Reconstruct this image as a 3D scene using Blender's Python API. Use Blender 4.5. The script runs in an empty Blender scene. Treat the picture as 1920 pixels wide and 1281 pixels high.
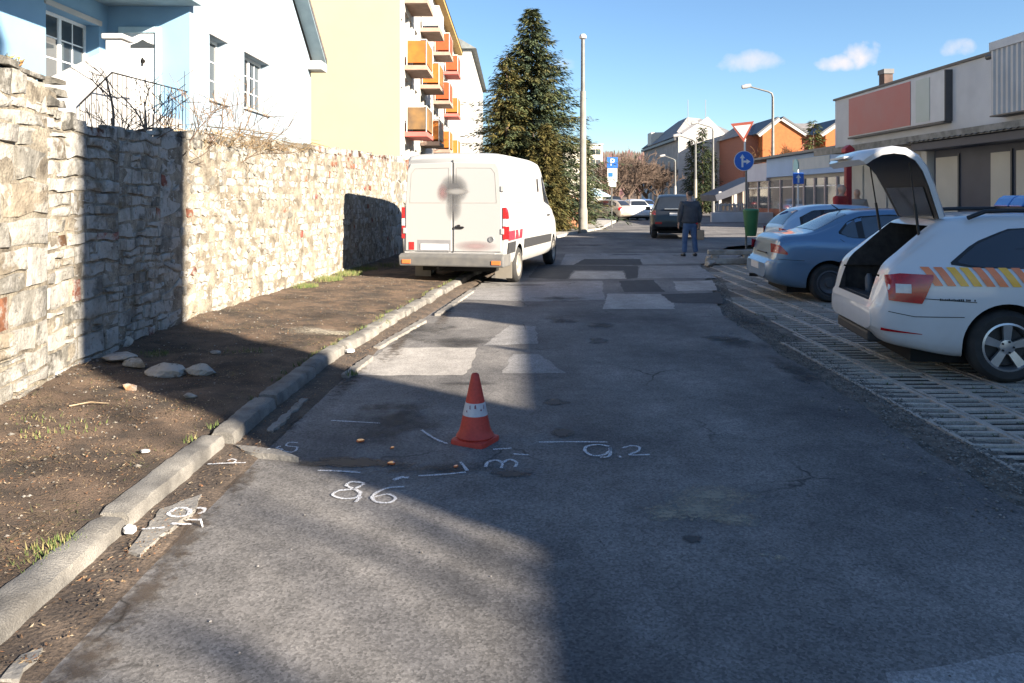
import bpy, bmesh, math, random
import numpy as np
from mathutils import Vector, Matrix

R = math.radians
SC = bpy.context.scene
C = SC.collection
F = 1450.0           # focal length in photo pixels (1920 wide)
HY = 370.0           # horizon row
CH = 1.6             # eye height

# ------------------------------------------------------------------ camera
cam = bpy.data.cameras.new('camera')
cam.sensor_width = 36.0
cam.lens = F / 1920.0 * 36.0
cam.shift_y = -(640.5 - HY) / 1920.0
cam.clip_start = 0.05
cam.clip_end = 5000
camo = bpy.data.objects.new('camera', cam)
camo.location = (0, 0, CH)
camo.rotation_euler = (R(90), 0, 0)
C.objects.link(camo)
SC.camera = camo

# ------------------------------------------------------------------ sun and sky
SUN_EL = R(20.3)
LD = Vector((-0.782, 0.623))                     # horizontal travel of the light
SUN_DIR = Vector((LD.x * math.cos(SUN_EL), LD.y * math.cos(SUN_EL), -math.sin(SUN_EL)))
sl = bpy.data.lights.new('sun', 'SUN')
sl.energy = 5.0
sl.angle = R(0.53)
sl.color = (1.0, 0.88, 0.72)
so = bpy.data.objects.new('sun', sl)
so.rotation_euler = SUN_DIR.to_track_quat('-Z', 'Y').to_euler()
so.location = (30, -25, 30)
C.objects.link(so)

W = bpy.data.worlds.new('World')
SC.world = W
W.use_nodes = True
wn, wl = W.node_tree.nodes, W.node_tree.links
wn.clear()
sky = wn.new('ShaderNodeTexSky')
sky.sky_type = 'NISHITA'
sky.sun_disc = False
sky.sun_elevation = SUN_EL
sky.sun_rotation = math.atan2(-LD.x, -LD.y)      # towards the sun, clockwise from +Y
sky.air_density = 1.0
sky.dust_density = 0.05
sky.ozone_density = 4.5
bgs = wn.new('ShaderNodeBackground')
bgs.inputs['Strength'].default_value = 0.053
wl.new(sky.outputs['Color'], bgs.inputs['Color'])
# a few small fair-weather clouds, fixed by direction
tc = wn.new('ShaderNodeTexCoord')
sep = wn.new('ShaderNodeSeparateXYZ')
wl.new(tc.outputs['Generated'], sep.inputs[0])
def wm(op, a, b=None, clamp=False):
    n = wn.new('ShaderNodeMath'); n.operation = op; n.use_clamp = clamp
    for i, v in enumerate((a, b)):
        if v is None: continue
        if isinstance(v, (int, float)): n.inputs[i].default_value = v
        else: wl.new(v, n.inputs[i])
    return n.outputs[0]
azim = wm('ARCTAN2', sep.outputs[0], sep.outputs[1])
elev = wm('ARCSINE', sep.outputs[2])
nz = wn.new('ShaderNodeTexNoise'); nz.inputs['Scale'].default_value = 28; nz.inputs['Detail'].default_value = 6
wl.new(tc.outputs['Generated'], nz.inputs['Vector'])
nz2 = wn.new('ShaderNodeTexNoise'); nz2.inputs['Scale'].default_value = 90; nz2.inputs['Detail'].default_value = 4
wl.new(tc.outputs['Generated'], nz2.inputs['Vector'])
wob = wm('ADD', wm('MULTIPLY', wm('SUBTRACT', nz.outputs['Fac'], 0.5), 2.6), wm('MULTIPLY', wm('SUBTRACT', nz2.outputs['Fac'], 0.5), 1.3))
total = None
def cloud(px, py, wpx, hpx, dens):
    global total
    a0 = math.atan2(px - 960, F); v0 = math.atan2(HY - py, math.hypot(F, px - 960))
    ra = wpx / F * math.cos(a0) ** 2; rv = hpx / F
    dx = wm('DIVIDE', wm('SUBTRACT', azim, a0), ra)
    dz = wm('DIVIDE', wm('SUBTRACT', elev, v0), rv)
    d = wm('ADD', wm('MULTIPLY', dx, dx), wm('MULTIPLY', dz, dz))
    m = wm('MULTIPLY', wm('ADD', wm('SUBTRACT', 1.0, d), wob), 0.75, True)
    # fade with the plain ellipse so a cloud never spreads over the sky
    m = wm('MULTIPLY', m, wm('SUBTRACT', 2.2, d, True))
    m = wm('MULTIPLY', m, dens)
    total = m if total is None else wm('MAXIMUM', total, m)
cloud(1410, 117, 58, 20, .65); cloud(1622, 102, 40, 24, 1.0); cloud(1570, 118, 46, 14, .9)
cloud(1795, 90, 38, 16, .75); cloud(1058, 122, 26, 15, .35)
cloud(2300, 60, 90, 30, .6); cloud(2700, 120, 110, 35, .7); cloud(-600, 90, 100, 30, .6); cloud(-1500, 40, 120, 35, .6)
bgc = wn.new('ShaderNodeBackground')
bgc.inputs['Color'].default_value = (1.0, 0.94, 0.95, 1); bgc.inputs['Strength'].default_value = 0.26
mxs = wn.new('ShaderNodeMixShader')
wl.new(total, mxs.inputs[0]); wl.new(bgs.outputs[0], mxs.inputs[1]); wl.new(bgc.outputs[0], mxs.inputs[2])
wo = wn.new('ShaderNodeOutputWorld')
wl.new(mxs.outputs[0], wo.inputs['Surface'])

vs = SC.view_settings
vs.view_transform = 'Standard'
vs.look = 'None'
vs.exposure = 2.0
vs.gamma = 1.0
vs.use_curve_mapping = False

# ------------------------------------------------------------------ measuring helpers
def gp(px, py, z=0.0):
    """photo pixel on the level z -> (X, Y)"""
    k = (CH - z) / (py - HY)
    return ((px - 960) * k, F * k)
def at(px, py, Y):
    return ((px - 960) * Y / F, Y, CH + (HY - py) * Y / F)
def lerp(a, b, t): return a + (b - a) * t
def rnd(a, b): return random.uniform(a, b)

# ------------------------------------------------------------------ materials
MATS = {}
def nodes_of(name):
    m = bpy.data.materials.new(name); m.use_nodes = True
    nt = m.node_tree
    return m, nt.nodes, nt.links, nt.nodes['Principled BSDF']
def _noise(N, L, scale, detail=4, vec=None, rough=.55):
    n = N.new('ShaderNodeTexNoise'); n.inputs['Scale'].default_value = scale
    n.inputs['Detail'].default_value = detail; n.inputs['Roughness'].default_value = rough
    if vec is not None: L.new(vec, n.inputs['Vector'])
    return n.outputs['Fac']
def _ramp(N, L, fac, stops):
    r = N.new('ShaderNodeValToRGB'); L.new(fac, r.inputs[0])
    e = r.color_ramp.elements
    while len(e) < len(stops): e.new(.5)
    for el, (p, c) in zip(e, stops):
        el.position = p; el.color = (c, c, c, 1) if isinstance(c, (int, float)) else (*c, 1)
    return r.outputs[0]
def _mix(N, L, fac, a, b, mode='MIX'):
    n = N.new('ShaderNodeMix'); n.data_type = 'RGBA'; n.blend_type = mode
    for sock, v in ((n.inputs[0], fac), (n.inputs[6], a), (n.inputs[7], b)):
        if isinstance(v, (int, float)): sock.default_value = v
        elif isinstance(v, tuple): sock.default_value = (*v, 1)
        else: L.new(v, sock)
    return n.outputs[2]
def _bump(N, L, h, strength, dist, B, prev=None):
    b = N.new('ShaderNodeBump'); b.inputs['Strength'].default_value = strength; b.inputs['Distance'].default_value = dist
    L.new(h, b.inputs['Height'])
    if prev is not None: L.new(prev, b.inputs['Normal'])
    L.new(b.outputs[0], B.inputs['Normal'])
    return b.outputs[0]
def M(name, c1, c2=None, scale=4, rough=.75, bump=0, bscale=40, metal=0, coat=0, attr=None, spec=.5, lo=.35, hi=.65, fine=0, streak=False):
    if name in MATS: return MATS[name]
    m, N, L, B = nodes_of(name)
    t = N.new('ShaderNodeTexCoord'); v = t.outputs['Object']
    if streak:
        mp = N.new('ShaderNodeMapping'); mp.inputs['Scale'].default_value = (1, 1, .18); L.new(v, mp.inputs[0]); vv = mp.outputs[0]
    else: vv = v
    if c2 is None: c2 = tuple(x * .86 for x in c1)
    f = _ramp(N, L, _noise(N, L, scale, 6, vv), [(lo, 0.0), (hi, 1.0)])
    col = _mix(N, L, f, c1, c2)
    if attr:
        a = N.new('ShaderNodeAttribute'); a.attribute_name = attr
        g = _mix(N, L, f, (1, 1, 1), (.72, .70, .68))
        col = _mix(N, L, 1.0, a.outputs['Color'], g, 'MULTIPLY')
    if fine:
        ff = _ramp(N, L, _noise(N, L, bscale * 2, 3, v), [(.3, 1 - fine), (.7, 1 + fine)])
        col = _mix(N, L, 1.0, col, ff, 'MULTIPLY')
    L.new(col, B.inputs['Base Color'])
    B.inputs['Roughness'].default_value = rough
    B.inputs['Metallic'].default_value = metal
    B.inputs['Specular IOR Level'].default_value = spec
    if coat:
        B.inputs['Coat Weight'].default_value = coat; B.inputs['Coat Roughness'].default_value = .06
    if bump: _bump(N, L, _noise(N, L, bscale, 5, v), bump, .02, B)
    MATS[name] = m
    return m

def asphalt(name, base, dark, speck=.35, cracks=True, lo=.3, hi=.72):
    m, N, L, B = nodes_of(name)
    v = N.new('ShaderNodeTexCoord').outputs['Object']
    big = _ramp(N, L, _noise(N, L, .55, 6, v, .6), [(lo, 0.0), (hi, 1.0)])
    col = _mix(N, L, big, base, dark)
    mid = _ramp(N, L, _noise(N, L, 5, 6, v, .65), [(.3, .80), (.7, 1.18)])
    col = _mix(N, L, 1.0, col, mid, 'MULTIPLY')
    mp = N.new('ShaderNodeMapping'); mp.inputs['Scale'].default_value = (2.2, .22, 1); L.new(v, mp.inputs[0])
    trk = _ramp(N, L, _noise(N, L, 1.0, 3, mp.outputs[0]), [(.35, .9), (.65, 1.1)])
    col = _mix(N, L, 1.0, col, trk, 'MULTIPLY')
    vo = N.new('ShaderNodeTexVoronoi'); vo.inputs['Scale'].default_value = 95; L.new(v, vo.inputs['Vector'])
    sp = _ramp(N, L, vo.outputs['Color'], [(.1, 1 - speck), (.9, 1 + speck * 1.25)])
    col = _mix(N, L, 1.0, col, sp, 'MULTIPLY')
    n3 = _noise(N, L, 240, 2, v)
    col = _mix(N, L, 1.0, col, _ramp(N, L, n3, [(.3, .78), (.72, 1.28)]), 'MULTIPLY')
    hsock = vo.outputs['Distance']
    if cracks:
        wv = N.new('ShaderNodeTexNoise'); wv.inputs['Scale'].default_value = 1.7; wv.inputs['Detail'].default_value = 8; L.new(v, wv.inputs['Vector'])
        mx = N.new('ShaderNodeMix'); mx.data_type = 'VECTOR'; mx.inputs[0].default_value = .35
        L.new(v, mx.inputs[4]); L.new(wv.outputs['Color'], mx.inputs[5])
        cv = N.new('ShaderNodeTexVoronoi'); cv.feature = 'DISTANCE_TO_EDGE'; cv.inputs['Scale'].default_value = .9; L.new(mx.outputs[1], cv.inputs['Vector'])
        cm = _ramp(N, L, cv.outputs['Distance'], [(.0, 1.0), (.007, 0.0)])
        gate = _ramp(N, L, _noise(N, L, .8, 3, v), [(.52, 0.0), (.6, 1.0)])
        cf = N.new('ShaderNodeMath'); cf.operation = 'MULTIPLY'; L.new(cm, cf.inputs[0]); L.new(gate, cf.inputs[1])
        col = _mix(N, L, cf.outputs[0], col, (.03, .028, .025))
    L.new(col, B.inputs['Base Color'])
    B.inputs['Roughness'].default_value = .82
    B.inputs['Specular IOR Level'].default_value = .35
    b1 = _bump(N, L, hsock, .18, .003, B)
    _bump(N, L, _noise(N, L, 9, 4, v), .12, .008, B, b1)
    MATS[name] = m
    return m

def soft_mat(name, color, rough=.85, scale=9, contrast=(.3, .75), amp=2.2, top=1.0):
    """a thin mark on a surface: alpha from the vertex attribute 'al' broken by noise"""
    m, N, L, B = nodes_of(name)
    v = N.new('ShaderNodeTexCoord').outputs['Object']
    a = N.new('ShaderNodeAttribute'); a.attribute_name = 'al'
    n = _noise(N, L, scale, 6, v, .65)
    s = N.new('ShaderNodeMath'); s.operation = 'ADD'; L.new(a.outputs['Fac'], s.inputs[0])
    q0 = N.new('ShaderNodeMath'); q0.operation = 'SUBTRACT'; L.new(n, q0.inputs[0]); q0.inputs[1].default_value = .5
    q = N.new('ShaderNodeMath'); q.operation = 'MULTIPLY'; L.new(q0.outputs[0], q.inputs[0]); q.inputs[1].default_value = amp
    L.new(q.outputs[0], s.inputs[1])
    f = _ramp(N, L, s.outputs[0], [(contrast[0], 0.0), (contrast[1], top)])
    g = N.new('ShaderNodeMath'); g.operation = 'MULTIPLY'; L.new(f, g.inputs[0])
    cl = _ramp(N, L, a.outputs['Fac'], [(.0, 0.0), (.2, 1.0)]); L.new(cl, g.inputs[1])
    L.new(g.outputs[0], B.inputs['Alpha'])
    B.inputs['Base Color'].default_value = (*color, 1); B.inputs['Roughness'].default_value = rough
    MATS[name] = m
    return m

def glass(name, tint=(.02, .025, .03), rough=.04):
    if name in MATS: return MATS[name]
    m, N, L, B = nodes_of(name)
    v = N.new('ShaderNodeTexCoord').outputs['Object']
    L.new(_mix(N, L, _noise(N, L, 2.2, 3, v), tint, tuple(x * 1.8 for x in tint)), B.inputs['Base Color'])
    B.inputs['Roughness'].default_value = rough; B.inputs['IOR'].default_value = 1.5
    B.inputs['Specular IOR Level'].default_value = .8
    MATS[name] = m
    return m

# ------------------------------------------------------------------ mesh builder
def wloc(o):
    v = Vector((0, 0, 0))
    while o is not None: v = v + o.location; o = o.parent
    return v
class MB:
    def __init__(s): s.v = []; s.f = []; s.c = []; s.mi = []
    def quad(s, a, b, c, d, col=None, mi=0):
        i = len(s.v); s.v += [a, b, c, d]; s.f.append((i, i+1, i+2, i+3)); s.c.append(col); s.mi.append(mi)
    def tri(s, a, b, c, col=None, mi=0):
        i = len(s.v); s.v += [a, b, c]; s.f.append((i, i+1, i+2)); s.c.append(col); s.mi.append(mi)
    def poly(s, pts, col=None, mi=0):
        i = len(s.v); s.v += [tuple(p) for p in pts]; s.f.append(tuple(range(i, i + len(pts)))); s.c.append(col); s.mi.append(mi)
    def raw(s, vs, fs, col=None, mi=0):
        i = len(s.v); s.v += [tuple(p) for p in vs]
        for f in fs: s.f.append(tuple(i + k for k in f)); s.c.append(col); s.mi.append(mi)
    def box(s, x0, x1, y0, y1, z0, z1, col=None, mi=0):
        vs = [(x0,y0,z0),(x1,y0,z0),(x1,y1,z0),(x0,y1,z0),(x0,y0,z1),(x1,y0,z1),(x1,y1,z1),(x0,y1,z1)]
        s.raw(vs, [(0,3,2,1),(4,5,6,7),(0,1,5,4),(1,2,6,5),(2,3,7,6),(3,0,4,7)], col, mi)
    def obox(s, mat, sx, sy, sz, col=None, mi=0):
        vs = [tuple(mat @ Vector((a*sx/2, b*sy/2, c*sz/2))) for c in (-1,1) for a, b in ((-1,-1),(1,-1),(1,1),(-1,1))]
        s.raw(vs, [(0,3,2,1),(4,5,6,7),(0,1,5,4),(1,2,6,5),(2,3,7,6),(3,0,4,7)], col, mi)
    def prism(s, pts, off, col=None, mi=0):
        """planar polygon pts extruded by the vector off"""
        n = len(pts); off = Vector(off)
        a = [Vector(p) for p in pts]; b = [p + off for p in a]
        i = len(s.v); s.v += [tuple(p) for p in a + b]
        fs = [tuple(range(n-1, -1, -1)), tuple(range(n, 2*n))] + [(k, (k+1) % n, n + (k+1) % n, n + k) for k in range(n)]
        for f in fs: s.f.append(tuple(i + k for k in f)); s.c.append(col); s.mi.append(mi)
    def tube(s, path, rad, n=8, cap=True, col=None, mi=0):
        path = [Vector(p) for p in path]
        if not isinstance(rad, (list, tuple)): rad = [rad] * len(path)
        i0 = len(s.v); up = Vector((.13, .21, 1)).normalized()
        for k, p in enumerate(path):
            d = (path[min(k+1, len(path)-1)] - path[max(k-1, 0)]).normalized()
            a = d.cross(up)
            if a.length < 1e-3: a = d.cross(Vector((1, 0, 0)))
            a.normalize(); b = d.cross(a)
            for j in range(n):
                t = 2 * math.pi * j / n
                s.v.append(tuple(p + (a * math.cos(t) + b * math.sin(t)) * rad[k]))
        for k in range(len(path) - 1):
            for j in range(n):
                s.f.append((i0+k*n+j, i0+k*n+(j+1) % n, i0+(k+1)*n+(j+1) % n, i0+(k+1)*n+j)); s.c.append(col); s.mi.append(mi)
        if cap:
            s.f.append(tuple(i0 + j for j in range(n-1, -1, -1))); s.c.append(col); s.mi.append(mi)
            e = i0 + (len(path)-1)*n
            s.f.append(tuple(e + j for j in range(n))); s.c.append(col); s.mi.append(mi)
    def lathe(s, prof, n=24, mat=None, col=None, mi=0, closed=False):
        """prof: (radius, height) list about local z"""
        mat = mat or Matrix.Identity(4); i0 = len(s.v)
        for r, h in prof:
            for j in range(n):
                t = 2*math.pi*j/n; s.v.append(tuple(mat @ Vector((r*math.cos(t), r*math.sin(t), h))))
        m = len(prof)
        for k in range(m if closed else m-1):
            k2 = (k+1) % m
            for j in range(n):
                s.f.append((i0+k*n+j, i0+k*n+(j+1) % n, i0+k2*n+(j+1) % n, i0+k2*n+j)); s.c.append(col); s.mi.append(mi)
        if not closed:
            s.f.append(tuple(i0 + j for j in range(n-1, -1, -1))); s.c.append(col); s.mi.append(mi)
            s.f.append(tuple(i0 + (m-1)*n + j for j in range(n))); s.c.append(col); s.mi.append(mi)
    def grid(s, P, col=None, mi=0):
        """P: 2D list of points"""
        i0 = len(s.v); a, b = len(P), len(P[0])
        for row in P: s.v += [tuple(p) for p in row]
        for i in range(a-1):
            for j in range(b-1):
                s.f.append((i0+i*b+j, i0+i*b+j+1, i0+(i+1)*b+j+1, i0+(i+1)*b+j)); s.c.append(col); s.mi.append(mi)
    def build(s, name, mat, parent=None, smooth=0, bevel=0, world=False, al=None, seg=2, fix=False):
        me = bpy.data.meshes.new(name)
        V = s.v
        if world and parent is not None:
            o0 = wloc(parent); V = [(p[0]-o0.x, p[1]-o0.y, p[2]-o0.z) for p in V]
        me.from_pydata([tuple(p) for p in V], [], s.f)
        if fix:
            bm = bmesh.new(); bm.from_mesh(me)
            bmesh.ops.remove_doubles(bm, verts=bm.verts, dist=1e-5)
            bmesh.ops.recalc_face_normals(bm, faces=bm.faces); bm.to_mesh(me); bm.free()
        for q in (mat if isinstance(mat, (list, tuple)) else [mat]): me.materials.append(q)
        if any(s.mi): me.polygons.foreach_set('material_index', s.mi)
        if any(c is not None for c in s.c):
            a = me.color_attributes.new('col', 'FLOAT_COLOR', 'CORNER')
            dat = []
            for p in me.polygons:
                c = s.c[p.index] or (1, 1, 1)
                dat += [c[0], c[1], c[2], 1.0] * p.loop_total
            a.data.foreach_set('color', dat)
        if al is not None:
            a = me.attributes.new('al', 'FLOAT', 'POINT'); a.data.foreach_set('value', al)
        me.validate()
        if smooth:
            me.polygons.foreach_set('use_smooth', [True] * len(me.polygons))
            me.set_sharp_from_angle(angle=R(smooth))
        o = bpy.data.objects.new(name, me); C.objects.link(o)
        if parent is not None: o.parent = parent
        if bevel:
            b = o.modifiers.new('bevel', 'BEVEL'); b.width = bevel; b.segments = seg; b.limit_method = 'ANGLE'; b.angle_limit = R(40)
            b.harden_normals = False
        return o

def thing(name, label, cat, loc=(0, 0, 0), rz=0, group=None):
    o = bpy.data.objects.new(name, None); C.objects.link(o)
    o.empty_display_size = .2
    o.location = loc; o.rotation_euler = (0, 0, rz)
    o['label'] = label; o['category'] = cat
    if group: o['group'] = group
    return o
def tag(o, label, cat, group=None):
    o['label'] = label; o['category'] = cat
    if group: o['group'] = group
    return o
def struct(o): o['kind'] = 'structure'; return o
def stuff(o, label=None, cat=None):
    o['kind'] = 'stuff'
    if label: o['label'] = label
    if cat: o['category'] = cat
    return o
def copy_tree(o, parent=None):
    c = o.copy(); C.objects.link(c); c.parent = parent
    for ch in list(o.children): copy_tree(ch, c)
    return c
def text_mesh(name, txt, size, mat, parent, matrix, extrude=.002):
    cu = bpy.data.curves.new(name, 'FONT'); cu.body = txt; cu.size = size; cu.extrude = extrude
    cu.align_x = 'CENTER'; cu.align_y = 'CENTER'; cu.resolution_u = 3
    t = bpy.data.objects.new(name, cu); C.objects.link(t)
    dg = bpy.context.evaluated_depsgraph_get(); dg.update()
    me = bpy.data.meshes.new_from_object(t.evaluated_get(dg))
    bpy.data.objects.remove(t)
    me.materials.clear(); me.materials.append(mat)
    o = bpy.data.objects.new(name, me); C.objects.link(o)
    o.parent = parent; o.matrix_local = matrix
    return o
def noise2(x, y, s=0):
    return (math.sin(x*1.7+s*3.1+math.sin(y*2.3+s)) + math.sin(y*2.9+s*1.3+math.sin(x*1.1-s*2)) + .6*math.sin(x*5.3+y*4.1+s*7) + .4*math.sin(x*9.7-y*11.3+s)) / 3.0

# ================================================================== GROUND
random.seed(11)
m_asph = asphalt('asphalt', (.186, .175, .164), (.070, .068, .069), lo=.36, hi=.66)
m_patch = asphalt('asphalt_patch', (.36, .335, .305), (.28, .265, .245), .22, False)
m_patch_d = asphalt('asphalt_patch_dark', (.058, .057, .058), (.038, .038, .039), .3, False)
m_lane = asphalt('asphalt_worn', (.27, .26, .25), (.19, .185, .182), .3)
m_dirt = M('dirt', (.150, .100, .066), (.042, .031, .023), 3.4, .95, 1.0, 85, lo=.34, hi=.64, fine=.6)
m_soil = M('soil', (.010, .009, .008), (.026, .021, .016), 5, .95, .9, 30, fine=.3)
m_ground = M('ground', (.22, .20, .17), (.14, .13, .11), .6, .95, .4, 8, fine=.2)
m_conc = M('kerb_concrete', (.245, .232, .208), (.115, .108, .098), 5, .92, .5, 110, fine=.35)
m_gutter = M('gutter_concrete', (.27, .255, .23), (.17, .16, .145), 5, .9, .4, 40, fine=.2)
m_paver = M('paver_concrete', (.52, .465, .40), (.36, .32, .275), 3, .92, .6, 50, fine=.25)
def chalk_mat():
    m, N, L, B = nodes_of('chalk'); v = N.new('ShaderNodeTexCoord').outputs['Object']
    B.inputs['Base Color'].default_value = (.72, .73, .75, 1); B.inputs['Roughness'].default_value = .95
    f = _ramp(N, L, _noise(N, L, 130, 3, v), [(.36, .08), (.56, .95)]); L.new(f, B.inputs['Alpha'])
    return m
m_chalk = chalk_mat()

g = MB(); g.quad((-1500, -300, -.14), (1500, -300, -.14), (1500, 2500, -.14), (-1500, 2500, -.14))
struct(g.build('ground', m_ground))

def ragged(pts, step=.35, amp=.03):
    out = []
    for i in range(len(pts)):
        a = Vector(pts[i]); b = Vector(pts[(i+1) % len(pts)]); L = (b-a).length
        if L > 60: out.append(a); continue
        n = max(1, int(L/step)); nrm = Vector((-(b-a).y, (b-a).x)).normalized() if L else Vector((0, 0))
        for k in range(n):
            p = a.lerp(b, k/n)
            if k: p = p + nrm*rnd(-amp, amp)
            out.append(p)
    return out
def sheet(name, pts, z, mat, parent=None, thick=0, **kw):
    m = MB()
    P = [(p[0], p[1], z) for p in pts]
    if thick: m.prism([(p[0], p[1], z-thick) for p in pts], (0, 0, thick))
    else: m.poly(P)
    o = m.build(name, mat, parent, fix=True, **kw)
    if not thick and o.data.polygons[0].normal.z < 0: o.data.flip_normals()
    return o

ROADP = [(-1.64, -8), (2.55, -8), (2.6, 4.2), (2.86, 10.5), (3.62, 14.3), (4.7, 19.5), (7.0, 25.0), (9.5, 27.5), (40, 29), (40, 38), (15.5, 41), (15.0, 50), (19, 75), (24, 150), (14, 150), (9.5, 75), (7.2, 52), (5.6, 44), (4.6, 39), (2.7, 33.5), (1.2, 28.2), (.35, 22), (-.55, 14.5), (-1.24, 10), (-1.60, 7)]
road = struct(sheet('road', ragged(ROADP, .3, .035), 0, m_asph))
# repair patches: cut squares of newer or older asphalt laid over the carriageway
def px_poly(pp, z=0): return [gp(x, y, z) for x, y in pp]
patches = [
 ([(650, 704), (725, 652), (896, 652), (884, 690), (868, 704)], m_patch, .004),
 ([(942, 700), (962, 664), (1010, 664), (1062, 700)], m_lane, .003),
 ([(870, 562), (905, 530), (1130, 527), (1135, 562), (1010, 566)], m_lane, .005),
 ([(1066, 523), (1078, 509), (1168, 509), (1174, 523)], m_patch, .005),
 ([(1130, 580), (1140, 551), (1258, 552), (1266, 580)], m_patch, .008),
 ([(1195, 522), (1200, 500), (1310, 498), (1345, 522)], m_lane, .005),
 ([(1130, 551), (1132, 528), (1200, 524), (1262, 551)], m_asph, .006),
 ([(1258, 568), (1240, 552), (1350, 549), (1358, 570)], m_patch_d, .009),
 ([(1170, 548), (1160, 527), (1225, 525), (1247, 548)], m_patch_d, .0085),
 ([(990, 521), (1010, 497), (1196, 499), (1198, 520), (1176, 524), (1170, 507), (1076, 507), (1062, 524)], m_patch_d, .003),
 ([(1050, 497), (1060, 476), (1400, 474), (1360, 494)], m_lane, .003),
 ([(1660, 1262), (1960, 1224), (2150, 1400), (1700, 1400)], m_lane, .004),
 ([(905, 648), (955, 610), (1005, 612), (1008, 645)], m_lane, .002),
 ([(1270, 546), (1262, 528), (1335, 526), (1346, 545)], m_patch, .007),
 ([(1075, 497), (1095, 486), (1200, 486), (1205, 497)], m_patch_d, .006),
]
for i, (pp, mt, z) in enumerate(patches):
    sheet('asphalt_patch', ragged(px_poly(pp), .10, .018), .0006+z*.33, mt, road)

def blob(name, px, py, rx, ry, mat, parent=None, z=.008, rot=0, seed=0, n=28, rings=6):
    """soft irregular mark lying on the ground, metres"""
    x0, y0 = gp(px, py); m = MB(); al = []
    m.v.append((x0, y0, z)); al.append(1.0)
    for r in range(1, rings+1):
        t = r/rings
        for j in range(n):
            a = 2*math.pi*j/n; q = t*(1+.28*noise2(math.cos(a)*1.6, math.sin(a)*1.6, seed))
            dx, dy = rx*q*math.cos(a), ry*q*math.sin(a)
            m.v.append((x0+dx*math.cos(rot)-dy*math.sin(rot), y0+dx*math.sin(rot)+dy*math.cos(rot), z)); al.append(1-t)
    for j in range(n): m.f.append((0, 1+j, 1+(j+1) % n)); m.c.append(None); m.mi.append(0)
    for r in range(rings-1):
        for j in range(n):
            a, b = 1+r*n+j, 1+r*n+(j+1) % n; m.f.append((a, a+n, b+n, b)); m.c.append(None); m.mi.append(0)
    o = m.build(name, mat, parent, al=al)
    return o
m_oil = soft_mat('oil_stain', (.040, .038, .037), .75, 3.2, (.30, .95), 2.0, .72)
m_oil2 = soft_mat('oil_stain_hard', (.03, .028, .028), .6, 7, (.25, .6), 1.6, .85)
m_sand = soft_mat('sand_trace', (.36, .32, .245), .95, 40, (.1, .9), 2.6, .75)
m_mud = soft_mat('mud_trace', (.075, .056, .042), .95, 16, (.25, 1.0), 2.6, .7)
k = 0
for (px, py, rx, ry, mt) in [(735, 790, .48, .75, m_oil), (760, 765, .3, .3, m_oil), (820, 880, .75, .16, m_oil), (660, 868, .5, .12, m_oil2), (960, 890, .14, .08, m_oil2),
        (1300, 1012, .075, .06, m_oil2), (1055, 812, .12, .16, m_oil2), (1040, 755, .16, .12, m_oil2), (1122, 640, .16, .22, m_oil2), (1130, 610, .3, .3, m_oil), (1050, 600, .3, .5, m_oil),
        (1400, 600, .35, .8, m_oil), (1380, 640, .28, .7, m_oil), (1500, 700, .25, .8, m_oil), (1345, 635, .3, .3, m_oil), (1050, 560, .6, .4, m_oil), (980, 535, .7, .12, m_oil2), (1180, 478, .9, .25, m_oil2), (1100, 460, 1.2, .5, m_oil), 
        (770, 620, .7, .9, m_oil), (860, 640, .5, .5, m_oil), (880, 720, .3, .12, m_oil)]:
    blob('oil_stain', px, py, rx, ry, mt, road, .0042 + .00004*k, 0, k); k += 1
for (px, py, rx, ry) in [(1310, 958, .24, .22), (1250, 965, .14, .12), (1380, 975, .15, .1), (1462, 1048, .05, .035), (1432, 1042, .03, .02), (1340, 930, .3, .16)]:
    blob('sand_trace', px, py, rx, ry, m_sand, road, .0042 + .00004*k, 0, k); k += 1

for i_, (px, py, rx, ry) in enumerate([(330, 1010, .12, .5), (250, 1120, .14, .4), (430, 900, .16, .4), (150, 1240, .15, .3), (520, 800, .12, .7), (640, 715, .12, .9), (730, 650, .14, 1.2), (820, 590, .12, 1.6)]):
    blob('mud_trace', px+14, py, rx, ry, m_mud, road, .0057+.00005*i_, 0, 60+i_)
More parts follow.
